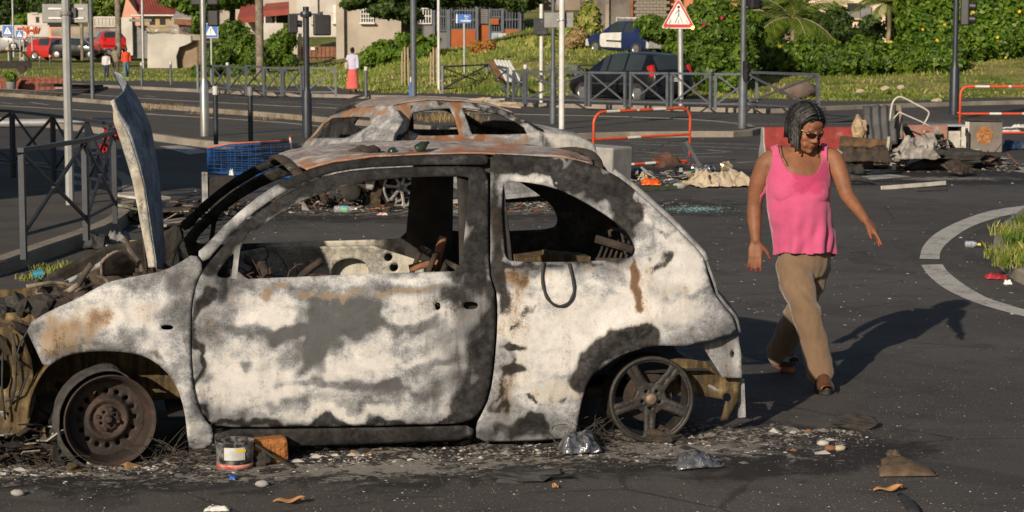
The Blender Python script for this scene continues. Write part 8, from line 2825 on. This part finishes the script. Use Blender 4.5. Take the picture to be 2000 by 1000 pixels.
for k, (px, py, s_) in enumerate([(1970, 258, .5), (1935, 254, .3), (1990, 250, .35), (1520, 205, .3), (1826, 195, .25)]):
 crumple('paper_scrap', g(px, py), s_, s_ * .6, .10, pm('white_scrap', (.60, .59, .56), (.45, .44, .42), 6, .8), 'pale paper scrap on the road' + [' right of the metal box', ' just right of the metal box, further back', ' at the right edge, far back', ' behind the head of the woman in pink', ' on the verge above the barricade'][k], 20 + k)
o = MB().tube([(0, 0, .06), (.05, 0, .10), (.2, .02, .09), (.42, .03, .03)], [.05, .075, .06, .03], 8, flat=.7).build('rolled_rubber', M_TYRE, smooth=True, loc=g(1646, 362))
tag(o, 'rolled black rubber strip on the road beside the woman', 'debris')
plank('white_strip', g(1722, 367, .02), g(1846, 357, .05), .035, .05, M_WMET, 'long crumpled white strip lying on the road right of the woman', 'debris')
plank('black_strip', g(1790, 374, .01), g(1850, 371, .01), .03, .02, M_CHAR, 'short black strip lying below the long white strip', 'debris')
# --- rubbish by the tube barrier
crumple('tarp', g(1405, 364), .74, .6, .22, M_TARP, 'crumpled beige tarpaulin at the right of the rubbish heap', 7, 'tarpaulin', .2, f=5.2, nu=44)
crumple('plastic_bag', g(1272, 362), .26, .22, .10, pm('orange_plastic', (.72, .12, .01), (.62, .09, .01), 9, .35), 'bright orange plastic bag in the rubbish heap', 8, 'bag')
crumple('plastic_bag', g(1245, 350), .30, .3, .14, pm('blue_bag', (.03, .06, .16), (.02, .035, .09), 7, .5), 'dark blue cloth bag left of the orange bag', 9, 'bag')
crumple('plastic_bag', g(1310, 350), .38, .4, .17, M_BLACKP, 'black bin bag behind the orange bag', 10, 'bag')
crumple('cloth', g(1262, 352), .24, .2, .13, M_TARP, 'small beige cloth between the blue and orange bags', 11)
o = MB().tube([Pb(*q, 27.0) for q in spl([(1252, 326), (1262, 334), (1285, 342), (1308, 338)], 4)], .018, 6).build('striped_strip', pm('navy_strip', (.015, .018, .035), (.3, .3, .32), 3, .5), smooth=True)
tag(o, 'dark curved strip with a white edge lying on the rubbish heap', 'debris')
lump('rusty_lump', g(1298, 328), (.18, .12, .13), pm('rust_dark', (.11, .05, .03), (.06, .03, .02), 8, .9, 0, .4), 'rusty twisted metal lump behind the tube barrier rail', 12, rough=.9)
tag(MB().beam(Pb(1330, 277, 28.4), Pb(1350, 322, 28.4), .03, .05).beam(Pb(1340, 276, 28.42), Pb(1366, 322, 28.38), .03, .05).build('folding_frame', M_STEELD), 'dark folded A-shaped frame leaning on the tube barrier', 'frame')
o = MB().tube([Pb(*q, 28.8) for q in spl([(1240, 293), (1270, 294), (1290, 285), (1310, 277), (1345, 272)], 4)], .012, 6).build('hose', M_BLACKP, smooth=True)
tag(o, 'thin black hose across the tube barrier', 'hose')
plank('green_tray', g(1240, 370, .03), g(1318, 366, .03), .10, .05, pm('mossy_green', (.05, .07, .035), (.03, .04, .025), 8, .8), 'flat dark green tray edge in front of the orange bag', 'tray')
lump('grey_block', g(1326, 368), (.09, .05, .04), M_CONC, 'small grey block at the front of the rubbish heap', 3, rough=.2)
bottle(g(1335, 345), R(10), 'plastic bottle with a blue-green label on the rubbish heap', M_CLEAR, M_BLUE, .24, .04, pm('green_blue_band', (.03, .28, .30), (.05, .4, .12), 14, .4))
for k, (px, py, mt, lb) in enumerate([(1385, 338, M_FOIL, 'shiny crumpled can behind the tarpaulin'), (1418, 332, pm('gold_tin', (.45, .30, .12), (.6, .55, .5), 8, .3, .7), 'gold-coloured tin behind the tarpaulin'), (1362, 336, M_FOIL, 'shiny foil scrap beside the folded frame')]):
 lump('tin', g(px, py), (.09, .06, .07), mt, lb, 30 + k, 'tin', .5)
crumple('scrap', g(1345, 362), .2, .15, .07, M_CARD, 'brownish torn scrap left of the tarpaulin', 15)
crumple('scrap', g(1308, 357), .18, .14, .06, M_WMET, 'cream torn scrap right of the orange bag', 16)
# --- under the second car
bottle(g(652, 416), R(4), 'crushed bottle with a blue and green label seen through the wreck window', M_CLEAR, M_WHT, .24, .04, pm('blue_green_band', (.05, .30, .55), (.2, .5, .1), 20, .4))
crumple('scrap', g(747, 420), .12, .08, .03, pm('red_white_scrap', (.5, .1, .08), (.6, .58, .55), 20, .5), 'small red and white wrapper seen through the wreck window', 17)
# --- left: trolley, bin, boards
r0 = empty('shopping_trolley', g(480, 372) + Vector((0, .3, 0)), R(4), 'blue wire shopping trolley lying behind the upright bonnet', 'trolley')
M_TBLUE = pm('blue_trolley_wire', (.03, .13, .40), (.02, .08, .26), 6, .5, .2, dirt=(.015, .014, .014), dirt_amt=.5)
Lx, Hy, Dz = 1.05, .50, .46
q0 = Vector((-.52, 0, .10))
tk = lambda x, z: 1 - .16 * (1 - z / Hy) if x < .5 else 1
for y in (0, Dz):
 for k in range(13 if y == 0 else 5):
  x = Lx * k / (12 if y == 0 else 4)
  MB().tube([q0 + Vector((x, y, .02 + .10 * (1 - x / Lx))), q0 + Vector((x, y, Hy - .06 * (1 - x / Lx)))], .0034, 4).build('wire', M_TBLUE, r0)
 for k in range(7):
  t = k / 6
  MB().tube([q0 + Vector((0, y, .12 + (Hy - .20) * t)), q0 + Vector((Lx, y, .02 + (Hy - .02) * t))], .004 if k not in (0, 6) else .009, 4).build('wire', M_TBLUE, r0)
for k in range(5):
 y = Dz * k / 4
 MB().tube([q0 + Vector((0, y, .12)), q0 + Vector((Lx, y, .02))], .0045, 4).build('wire', M_TBLUE, r0)
 for x in (0, Lx): MB().tube([q0 + Vector((x, y, .12 if x == 0 else .02)), q0 + Vector((x, y, Hy - (.08 if x == 0 else 0)))], .0045, 4).build('wire', M_TBLUE, r0)
MB().tube([q0 + Vector((0, 0, Hy - .07)), q0 + Vector((.3, 0, Hy - .02)), q0 + Vector((Lx, 0, Hy + .02))], .013, 7).build('rim_bar', pm('orange_rim', (.50, .16, .08), (.40, .12, .06), 6, .5), r0, smooth=True)
MB().tube([q0 + Vector((Lx, 0, Hy + .05)), q0 + Vector((Lx, Dz, Hy + .05))], .02, 8).build('handle', M_RED, r0)
MB().tube([q0 + Vector((Lx, 0, Hy + .05)), q0 + Vector((Lx + .03, 0, Hy - .16))], .014, 7).build('handle_post', M_BARW, r0)
for x in (.15, .9):
 for y in (.05, .4): MB().lathe([(.04, -.012), (.05, 0), (.04, .012)], 12, q0 + Vector((x, y, -.05)), (0, 1, 0)).build('caster', M_BLACKP, r0)
crumple('paper_scrap', Pb(452, 350, 25.2), .06, .03, .14, M_WHT, 'white paper scrap caught on the blue trolley', 31)
r0 = empty('charred_bin', g(428, 420), R(12), 'blackened box-like bin in front of the blue trolley', 'bin')
MB().box((0, 0, .21), (.36, .34, .42)).build('shell', M_CHAR, r0, bevel=.02)
MB().box((-.16, -.18, .26), (.06, .03, .44)).build('corner_post', M_BURN_B, r0)
MB().box((-.02, -.2, .10), (.34, .06, .03)).build('ledge', M_CHARB, r0)
for k, (a_, b_, mt, lb) in enumerate([((236, 402, .20), (300, 418, .10), pm('green_board', (.16, .19, .09), (.10, .12, .06), 5, .8, dirt=(.34, .33, .26)), 'greenish scorched board beside the left railing'), ((236, 378, .24), (310, 388, .22), M_WMET, 'pale board edge above the greenish one, beside the left railing'),
          ((300, 412, .12), (395, 405, .16), M_CHARB, 'charred board between the bonnet and the bin'), ((300, 440, .05), (380, 428, .05), M_OLDWALL, 'grey flat board on the road behind the bonnet')]):
 plank('board', g(a_[0], a_[1], a_[2]), g(b_[0], b_[1], b_[2]), .30, .025, mt, lb, 'board')
for k, (px, py, r_, mt, lb) in enumerate([(192, 486, .10, M_BLACKP, 'black plastic bag by the left kerb'), (232, 480, .09, M_SHUT, 'grey bag right of the black one by the left kerb'), (150, 378, .12, M_CLEAR, 'clear plastic bag behind the left railing'), (212, 492, .05, M_FOIL, 'dark foil scrap by the left kerb')]):
 crumple('plastic_bag', g(px, py), r_ * 2.4, r_ * 2, r_ * 1.5, mt, lb, 40 + k, 'bag')
r0 = empty('drink_can', g(252, 484), R(15), 'yellow drink can lying by the left kerb', 'can')
MB().lathe([(.001, 0), (.03, .003), (.033, .012), (.033, .108), (.027, .118), (.001, .118)], 16, (0, 0, .035), (1, 0, 0)).build('can', pm('yellow_can', (.62, .32, .01), (.6, .5, .3), 16, .3, .3), r0, smooth=40)
r0 = empty('plastic_cup', g(64, 546), 0, 'turquoise plastic cup lying in the left gutter', 'cup')
MB().lathe([(.03, 0), (.04, .08), (.037, .08), (.027, .004), (.001, .004)], 16, (0, 0, .035), (.9, .3, .1)).build('cup', pm('turquoise', (.02, .22, .32), (.02, .18, .26), 9, .4), r0, smooth=40)
crumple('paper_scrap', g(82, 542), .07, .05, .05, M_CARD, 'orange-brown crumpled paper beside the turquoise cup', 33)
crumple('scrap', g(172, 528), .06, .05, .05, pm('blue_plastic', (.02, .09, .36), (.02, .07, .28), 9, .4), 'small blue plastic scrap in the gutter grass', 34)
ORD = ['first', 'second', 'third', 'fourth', 'fifth', 'sixth', 'seventh']
# --- far left heap
for k in range(7):
 px = 4 + 12 * k
 corr('rusty_sheet', g(px, 176) + Vector((0, 1.0 * (k % 3), 0)), 1.5, .62, pm('rust_red_sheet', (.25, .075, .045), (.17, .055, .035), 3, .8, 0, .2, 20, (.12, .06, .045), .55), ORD[k] + ' rust-red corrugated sheet from the left in the far left heap', R(-35 - 6 * (k % 4)), R(-20 + 13 * (k % 4)), 6)['group'] = 'rusty sheets in the far left heap'
plank('bent_board', g(90, 166, .5), g(190, 168, .12), .5, .10, M_CHARB, 'long dark board lying beside the rust-red sheets')
plank('bent_board', g(115, 172, .15), g(205, 171, .05), .3, .08, M_OLDWALL, 'pale board end lying right of the pale octagonal pole')
r0 = empty('plant_pot', g(22, 177), 0, 'dark plant pot with a green plant before the rust-red sheets', 'plant pot')
MB().lathe([(.001, 0), (.16, 0), (.22, .36), (.19, .36), (.18, .3), (.001, .3)], 14).build('pot', M_SHUT, r0)
P, N, T = clumps([(0, 0, .5, .24, .24, .2)], 160, 3, .3)
leaves('foliage', P, N, .14, L_BRIGHT, r0, 3, tint=T)
# --- wood heap on the far pavement, leaning slats
for k in range(16):
 a_ = g(rnd.uniform(862, 940), rnd.uniform(196, 208), rnd.uniform(.05, .30))
 plank('wood_scrap', a_, a_ + Vector((rnd.uniform(.4, 1.3), rnd.uniform(-.6, .6), rnd.uniform(-.15, .15))), .10, .05, (M_STICK, M_CARD, M_WMET)[k % 3], 'piece of broken wood in the heap beyond the farther wreck', 'wood', group='broken wood beyond the farther wreck')
for k in range(7):
 a_ = Pb(978 + 6.5 * k, 158 + .5 * k, 74)
 plank('slat', a_, a_ + (Pb(970 + 6.5 * k, 116, 75.2) - Pb(978 + 6.5 * k, 158, 74)) + Vector((-.3, 0, 0)), .07, .05, M_WHT if k > 1 else M_RUST, ORD[k] + ' slat from the left of the pallet leaning on the far railing', 'slat', group='leaning slats')
o = lump('boulder', Pb(1562, 192, 66), (.55, .4, .30), pm('brown_boulder', (.15, .105, .08), (.10, .075, .06), 3, .95, 0, .4, 20), 'brown boulder on the grass left of the woman head', 4, 'boulder', .3, (18, 12))
for k, (px, py, Y) in enumerate([(1760, 170, 66), (1730, 172, 66), (1680, 178, 65), (1830, 196, 63), (1310, 265, 42), (1200, 160, 80)]):
 lump('rock', Pb(px, py + 4, Y), (.15, .12, .07), M_TARP, 'pale rock' + [' on the grass bank, largest', ' on the grass bank left of the largest', ' on the grass bank above the barricade', ' at the foot of the bank by the dark pole', ' on the median by the tube barrier', ' below the blue car'][k], 50 + k, 'rock', .4)
# --- foreground
n = NT('sooty_clear_plastic')
n.b.inputs['Transmission Weight'].default_value = .55
n.b.inputs['IOR'].default_value = 1.1
M_SCLEAR = n.fin(n.mix(n.step(n.noise(18, 5, .7), .40, .58), (.36, .35, .34), (.05, .047, .045)), .35)
r0 = empty('plastic_tub', g(459, 912), R(4), 'cracked clear plastic tub with a red base under the hatchback door', 'tub')
MB().lathe([(.078, 0), (.080, .02), (.084, .115), (.086, .12), (.083, .12), (.078, .02)], 28).build('wall', M_SCLEAR, r0, smooth=True)
MB().lathe([(.001, .004), (.0795, .004), (.0815, .022), (.080, .023)], 28).build('red_base', pm('red_tub_base', (.45, .05, .035), (.55, .3, .25), 14, .4), r0, smooth=True)
mb = MB()
mb.grid(lambda u, v: (.0855 * math.sin(-.5 + 1.1 * u), -.0855 * math.cos(-.5 + 1.1 * u), .045 + .055 * v), 8, 2)
mb.build('paper_label', pm('grey_label', (.50, .50, .48), (.36, .36, .35), 12, .7), r0)
mb = MB()
mb.grid(lambda u, v: (.0865 * math.sin(.1 + .55 * u), -.0865 * math.cos(.1 + .55 * u), .08 + .012 * v), 6, 1)
mb.build('yellow_stripe', M_FLY, r0)
o = MB().box((0, 0, .055), (.155, .10, .11)).build('brick', pm('orange_porous_brick', (.36, .14, .035), (.26, .095, .025), 26, .95, 0, .9, 60, (.16, .06, .02), .55, bdist=.02), bevel=.018, loc=g(528, 902))
o.rotation_euler = (R(2), R(-3), R(14))
o.data.materials[0] = MATS['orange_porous_brick']
tag(o, 'porous orange brick under the sill of the hatchback', 'brick')
tag(MB().tube([g(490, 862, .11), g(530, 890, .06), g(560, 905, .02), g(578, 912, .005)], .006, 6).build('bent_rod', M_CHAR, smooth=True), 'thin dark bent rod leaning over the orange brick', 'rod')
FG = [(510, 908, .05, .04, .035, M_CHAR, 'charred lump just below the orange brick'), (1130, 884, .10, .07, .06, M_FOIL, 'crumpled silver foil lying before the rear wheel'), (1362, 912, .11, .06, .04, M_FOIL, 'torn silver foil right of the rear wheel'),
  (1020, 940, .16, .05, .03, M_BLACKP, 'flat black rubber piece in front of the hatchback'), (1668, 838, .10, .05, .04, M_CHAR, 'dark flake of rubber right of the walking woman shadow'), (1290, 862, .09, .06, .035, M_CHARB, 'black lump beside the rear wheel')]
for k, (px, py, a_, b_, c_, mt, lb) in enumerate(FG):
 if mt is M_FOIL: crumple('foil', g(px, py), a_ * 1.8, b_ * 2, c_ * 1.6, mt, lb, 60 + k, 'foil', .3)
 else: lump('lump', g(px, py, .155 if 'pebble' in lb else 0), (a_, b_, c_), mt, lb, 60 + k, 'debris', .2 if 'pebble' in lb else .7)
# rusted sheet scrap: three folded pieces of one crushed part
r0 = empty('rusted_scrap', g(1765, 925), R(4), 'crushed rust-brown metal scrap lying right of the car', 'scrap')
M_RS = pm('rust_brown_scrap', (.12, .085, .05), (.075, .05, .03), 12, .8, .1, .4, 60, (.17, .06, .015), .52)
for nm, x, y, sx, sy, hz in (('lower_fold', 0, 0, .25, .16, .07), ('upper_fold', .01, .16, .16, .14, .06), ('top_fold', .03, .30, .07, .10, .06)):
 mb = MB()
 mb.grid(lambda u, v: (x + (u - .5) * sx * (1 - .25 * v), y + (v - .5) * sy, .006 + hz * math.sin(PI * v) ** .7 * (.6 + .5 * fbm((u * 4, v * 3, x))) * math.sin(PI * min(.98, max(.02, u))) ** .35), 16, 10)
 mb.build(nm, M_RS, r0, smooth=True, solid=.004)
for k, (px, py, s_, rz, lb) in enumerate([(1735, 962, .13, .2, 'dry curled orange leaf below the rusted scrap'), (565, 985, .13, .1, 'dry curled orange leaf at the bottom edge, left of centre'), (1085, 955, .05, 2, 'tiny dry leaf fragment in front of the car')]):
 mb = MB()
 mb.grid(lambda u, v: ((u - .5) * s_, (v - .5) * s_ * .55 * math.sin(PI * min(.97, max(.03, u))), .01 + s_ * .32 * abs(v - .5) * (.4 + u) * .6 + .006 * math.sin(u * 9)), 12, 6)
 o = mb.build('dry_leaf', pm('dry_leaf', (.42, .22, .09), (.32, .155, .06), 14, .8), smooth=True, solid=.002, loc=g(px, py))
 o.rotation_euler[2] = rz
 tag(o, lb, 'leaf')
tag(MB().tube([g(1758, 966, .015), g(1768, 975, .03), g(1780, 990, .03), g(1792, 1010, .02)], [.012, .022, .026, .02], 8, flat=.6).build('black_strap', M_BLACKP, smooth=True), 'black rubber strap at the bottom right edge', 'strap')
crumple('paper_scrap', g(424, 997), .10, .05, .02, M_WINW, 'cream paper scrap at the bottom edge below the brick', 70)
crumple('scrap', g(455, 937), .03, .03, .02, MATS['blue_plastic'], 'tiny bright blue scrap below the plastic tub', 71)
for k, (px, py) in enumerate([(1608, 870), (1640, 880), (1622, 880), (512, 950), (545, 903), (35, 968)]):
 lump('pebble', g(px, py), (.03, .022, .014), (M_WMET, M_TARP, M_RUST, M_CONC, M_CONC, M_CONC)[k], ['pale pebble, left of a group of three on the right', 'round cream pebble, right of a group of three', 'small brown pebble between two pale ones', 'whitish pebble below the orange brick', 'small pebble beside the orange brick', 'grey pebble at the lower left edge'][k], 80 + k, 'pebble', .2)
# right island litter
bottle(g(1884, 484), R(-6), 'crushed clear bottle with a yellow cap inside the white curved line', M_CLEAR, M_FLY, .13, .032)
crumple('red_net', g(1945, 545), .17, .10, .05, pm('red_net', (.34, .02, .03), (.22, .015, .02), 14, .6), 'red netting scrap beside the kerbed island', 72)
crumple('scrap', g(1979, 421), .06, .05, .02, MATS['blue_plastic'], 'flat blue cap near the curved white line', 73)
crumple('scrap', g(1965, 444), .10, .05, .03, M_FOIL, 'dark foil scrap by the kerbed island', 74)
crumple('scrap', g(1968, 556), .06, .05, .04, M_WHT, 'white scrap beside the red netting', 75)
# ================================================================== ASH, GRIT AND GLASS (beyond counting)
def flakes(name, label, n, place, size, mats, seed, cat='debris'):
 rs = np.random.RandomState(seed)
 mb = MB()
 for k in range(n):
  p = place(rs)
  if p is None: continue
  s_ = size * rs.lognormal(0, .55)
  s_ = min(s_, size * 3.2)
  a = rs.rand() * 6.3
  h_ = s_ * rs.uniform(.08, .4)
  pts = [Vector((math.cos(a + t) * s_ * rs.uniform(.6, 1), math.sin(a + t) * s_ * rs.uniform(.5, 1), 0)) for t in (0, 1.6, 3.1, 4.7)]
  top = Vector((rs.uniform(-.3, .3) * s_, rs.uniform(-.3, .3) * s_, h_))
  mb.mi = rs.choice(len(mats), p=[m[1] for m in mats])
  mb.add([Vector(p) + q for q in pts] + [Vector(p) + top], [(0, 1, 4), (1, 2, 4), (2, 3, 4), (3, 0, 4)])
 return tag(mb.build(name, [m[0] for m in mats]), label, cat, kind='stuff')
def scraps(name, label, n_, c, sp, hz, L_, mats, seed):
 rs = random.Random(seed)
 mb = MB()
 for k in range(n_):
  x, y = rs.gauss(0, sp[0]), rs.gauss(0, sp[1])
  z = max(.01, hz * math.exp(-(x / sp[0]) ** 2 * .6 - (y / sp[1]) ** 2 * .6) * rs.uniform(.3, 1.1))
  p = Vector((c.x + x, c.y + y, z))
  d = Vector((rs.uniform(-1, 1), rs.uniform(-1, 1), rs.uniform(-.3, .45))).normalized()
  s_, u_ = frame_of(d)
  w_, l_ = L_ * rs.uniform(.08, .45), L_ * rs.uniform(.4, 1.3)
  b1, b2 = u_ * L_ * rs.uniform(-.25, .25), u_ * L_ * rs.uniform(-.25, .25)
  mb.mi = rs.randrange(len(mats))
  q = [p - s_ * w_, p + s_ * w_, p + d * l_ * .5 + s_ * w_ * rs.uniform(.6, 1.2) + b1, p + d * l_ * .5 - s_ * w_ * rs.uniform(.6, 1.2) + b1, p + d * l_ + s_ * w_ * rs.random() + b2, p + d * l_ - s_ * w_ * rs.random() + b2]
  for v_ in q: v_.z = max(v_.z, .006)
  mb.add(q, [(0, 1, 2, 3), (3, 2, 4, 5)])
 return tag(mb.build(name, mats, solid=.006), label, 'debris', kind='stuff')
c_ = g(1750, 326)
scraps('charred_scraps', 'tangled charred strips and torn sheets heaped over the barricade', 340, c_ + Vector((.2, .1, 0)), (.80, .42), .50, .30, [M_CHAR, M_CHARB, M_ASHW, M_RUST, M_WMET, M_CHAR], 1)
scraps('charred_scraps', 'small scraps and wrappers strewn through the rubbish heap', 110, g(1310, 352), (.6, .4), .12, .12, [M_BLACKP, M_WMET, M_CARD, M_FOIL, M_SHUT], 2)
scraps('charred_scraps', 'charred strips tangled in front of the wreck engine bay', 90, CAR_O + CE_X * -.42 + CE_Y * -.62, (.16, .10), .22, .12, [M_CHAR, M_CHARB, M_ASHW, M_GOLD], 3)
scraps('charred_scraps', 'burnt fragments lying around the farther wreck', 120, g(680, 405), (1.0, .4), .12, .16, [M_CHAR, M_CHARB, M_ASHW, M_RUST], 4)
scraps('charred_scraps', 'burnt boards and bits strewn between the left railing and the bonnet', 90, g(330, 425), (.45, .5), .14, .22, [M_CHAR, M_CHARB, M_OLDWALL, M_WMET], 5)
M_ASHP = pm('white_ash_flake', (.52, .49, .44), (.40, .375, .335), 20, .95)
M_ASHG = pm('grey_ash_flake', (.20, .185, .165), (.13, .12, .11), 20, .95)
M_CIND = pm('cinder', (.016, .014, .013), (.03, .027, .024), 20, .9)
M_OCHRE = pm('ochre_chip', (.28, .15, .06), (.20, .10, .04), 20, .9)
def along_car(rs):
 t = rs.uniform(-.28, 1.42)
 q = CAR_O + CE_X * (2.453 * t) + CE_Y * (-.80 - abs(rs.normal(0, .20)) + .22)
 if mnoise.noise(Vector((q.x * 2.2, q.y * 3.5, 0))) < rs.uniform(-.5, .45): return None
 return (q.x, q.y, .0)
def road_grit(rs):
 p = g(rs.uniform(-60, 2060), 640 + 380 * rs.rand() ** .8)
 if mnoise.noise(Vector((p.x * 1.1, p.y * 1.1, 4))) < rs.uniform(-.6, .3): return None
 return (p.x, p.y, 0)
def ell(cx, cy, rx, ry):
 def f(rs):
  a, r_ = rs.rand() * 6.3, math.sqrt(rs.rand()) * rs.uniform(.3, 1.15)
  return (cx + rx * r_ * math.cos(a), cy + ry * r_ * math.sin(a), 0)
 return f
flakes('ash_bed', 'pale and black ash flakes lying along the burnt hatchback', 15000, along_car, .0062, [(M_ASHP, .24), (M_ASHG, .28), (M_CIND, .44), (M_OCHRE, .04)], 1)
flakes('cinders', 'larger charred crumbs under the burnt hatchback', 1500, along_car, .019, [(M_ASHP, .15), (M_ASHG, .2), (M_CIND, .60), (M_OCHRE, .05)], 2)
flakes('road_grit', 'pale grit and glass crumbs scattered over the road surface', 12000, road_grit, .0026, [(M_ASHP, .34), (M_ASHG, .40), (M_CIND, .18), (M_OCHRE, .08)], 3)
c_ = g(700, 402)
flakes('ash_bed', 'ash and crumbs around the farther wreck', 5000, ell(c_.x + .8, c_.y + .2, 3.2, 1.2), .016, [(M_ASHP, .18), (M_ASHG, .3), (M_CIND, .5), (M_OCHRE, .02)], 4)
c_ = g(1790, 325)
flakes('ash_bed', 'ash and charred crumbs around the barricade', 4500, ell(c_.x, c_.y, 2.2, 1.5), .02, [(M_ASHP, .12), (M_ASHG, .28), (M_CIND, .55), (M_OCHRE, .05)], 5)
c_ = g(1360, 408)
flakes('broken_glass', 'turquoise crumbs of broken safety glass on the road', 1500, ell(c_.x, c_.y, .48, .55), .0045, [(pm('glass_crumb', (.30, .52, .50), (.22, .42, .40), 30, .15), 1.0)], 6, 'glass')
flakes('litter_crumbs', 'small crumbs of litter all over the middle of the road', 2600, lambda rs: tuple(g(rs.uniform(380, 2050), rs.uniform(255, 640))), .008, [(M_ASHP, .35), (M_ASHG, .40), (M_CIND, .18), (M_OCHRE, .07)], 7)
c_ = g(1300, 350)
flakes('litter_crumbs', 'small scraps strewn around the rubbish heap', 700, ell(c_.x + .3, c_.y, 1.6, 1.4), .02, [(M_ASHP, .35), (M_ASHG, .25), (M_CIND, .28), (M_OCHRE, .12)], 8)
n = NT('ash_drift')
d_ = n.noise(22, 7, .78, .8)
M_DRIFT = n.fin(n.ramp(d_, [(.36, (.012, .011, .010)), (.47, (.05, .045, .040)), (.54, (.20, .18, .16)), (.62, (.46, .43, .385))]), .95, 0, .1)
n.bump(n.noise(60, 5, .75), .8, .01)
mb = MB()
def drift(u, v):
 q = CAR_O + CE_X * (2.453 * (-.34 + 1.72 * u)) + CE_Y * (-1.06 + 1.2 * v)
 e = math.sin(PI * min(1, v * 1.15)) ** .6 * smooth01(0, .08, u) * smooth01(1, .93, u) if v < .87 else .6
 z = -.022 + .052 * e * (.5 + .9 * fbm((q.x * 3.1, q.y * 4.5, 2), 4)) + .012 * fbm((q.x * 16, q.y * 16, 5), 3)
 return (q.x, q.y, z)
mb.grid(drift, 200, 46)
tag(mb.build('ash_drift', M_DRIFT, smooth=True), 'drifts of black and white ash under and beside the burnt hatchback', 'ash', kind='stuff')
# frayed steel cords from the burnt tyres
for P0, n_, lb in ((CAR_O + CE_X * 2.12 + CE_Y * -.70, 70, 'frayed steel tyre wires in front of the rear wheel'), (CAR_O + CE_X * .26 + CE_Y * -.70, 50, 'frayed steel tyre wires behind the front wheel'), (CAR_O + CE_X * -.38 + CE_Y * -.66, 60, 'burnt wires hanging below the front panel')):
 mb = MB()
 for k in range(n_):
  p = Vector((P0.x + rnd.uniform(-.16, .16), P0.y + rnd.uniform(-.1, .1), .01))
  d = Vector((rnd.uniform(-1, 1), rnd.uniform(-.6, .6), rnd.uniform(.2, 1.1))).normalized()
  pts = [p]
  for j in range(5):
   d = (d + Vector((rnd.uniform(-1, 1), rnd.uniform(-1, 1), -.45)) * .35).normalized()
   pts.append(pts[-1] + d * .04)
   pts[-1].z = max(.004, pts[-1].z)
  mb.tube(pts, .0016, 3, False)
 tag(mb.build('tyre_wires', M_WIRE), lb, 'wire', kind='stuff')
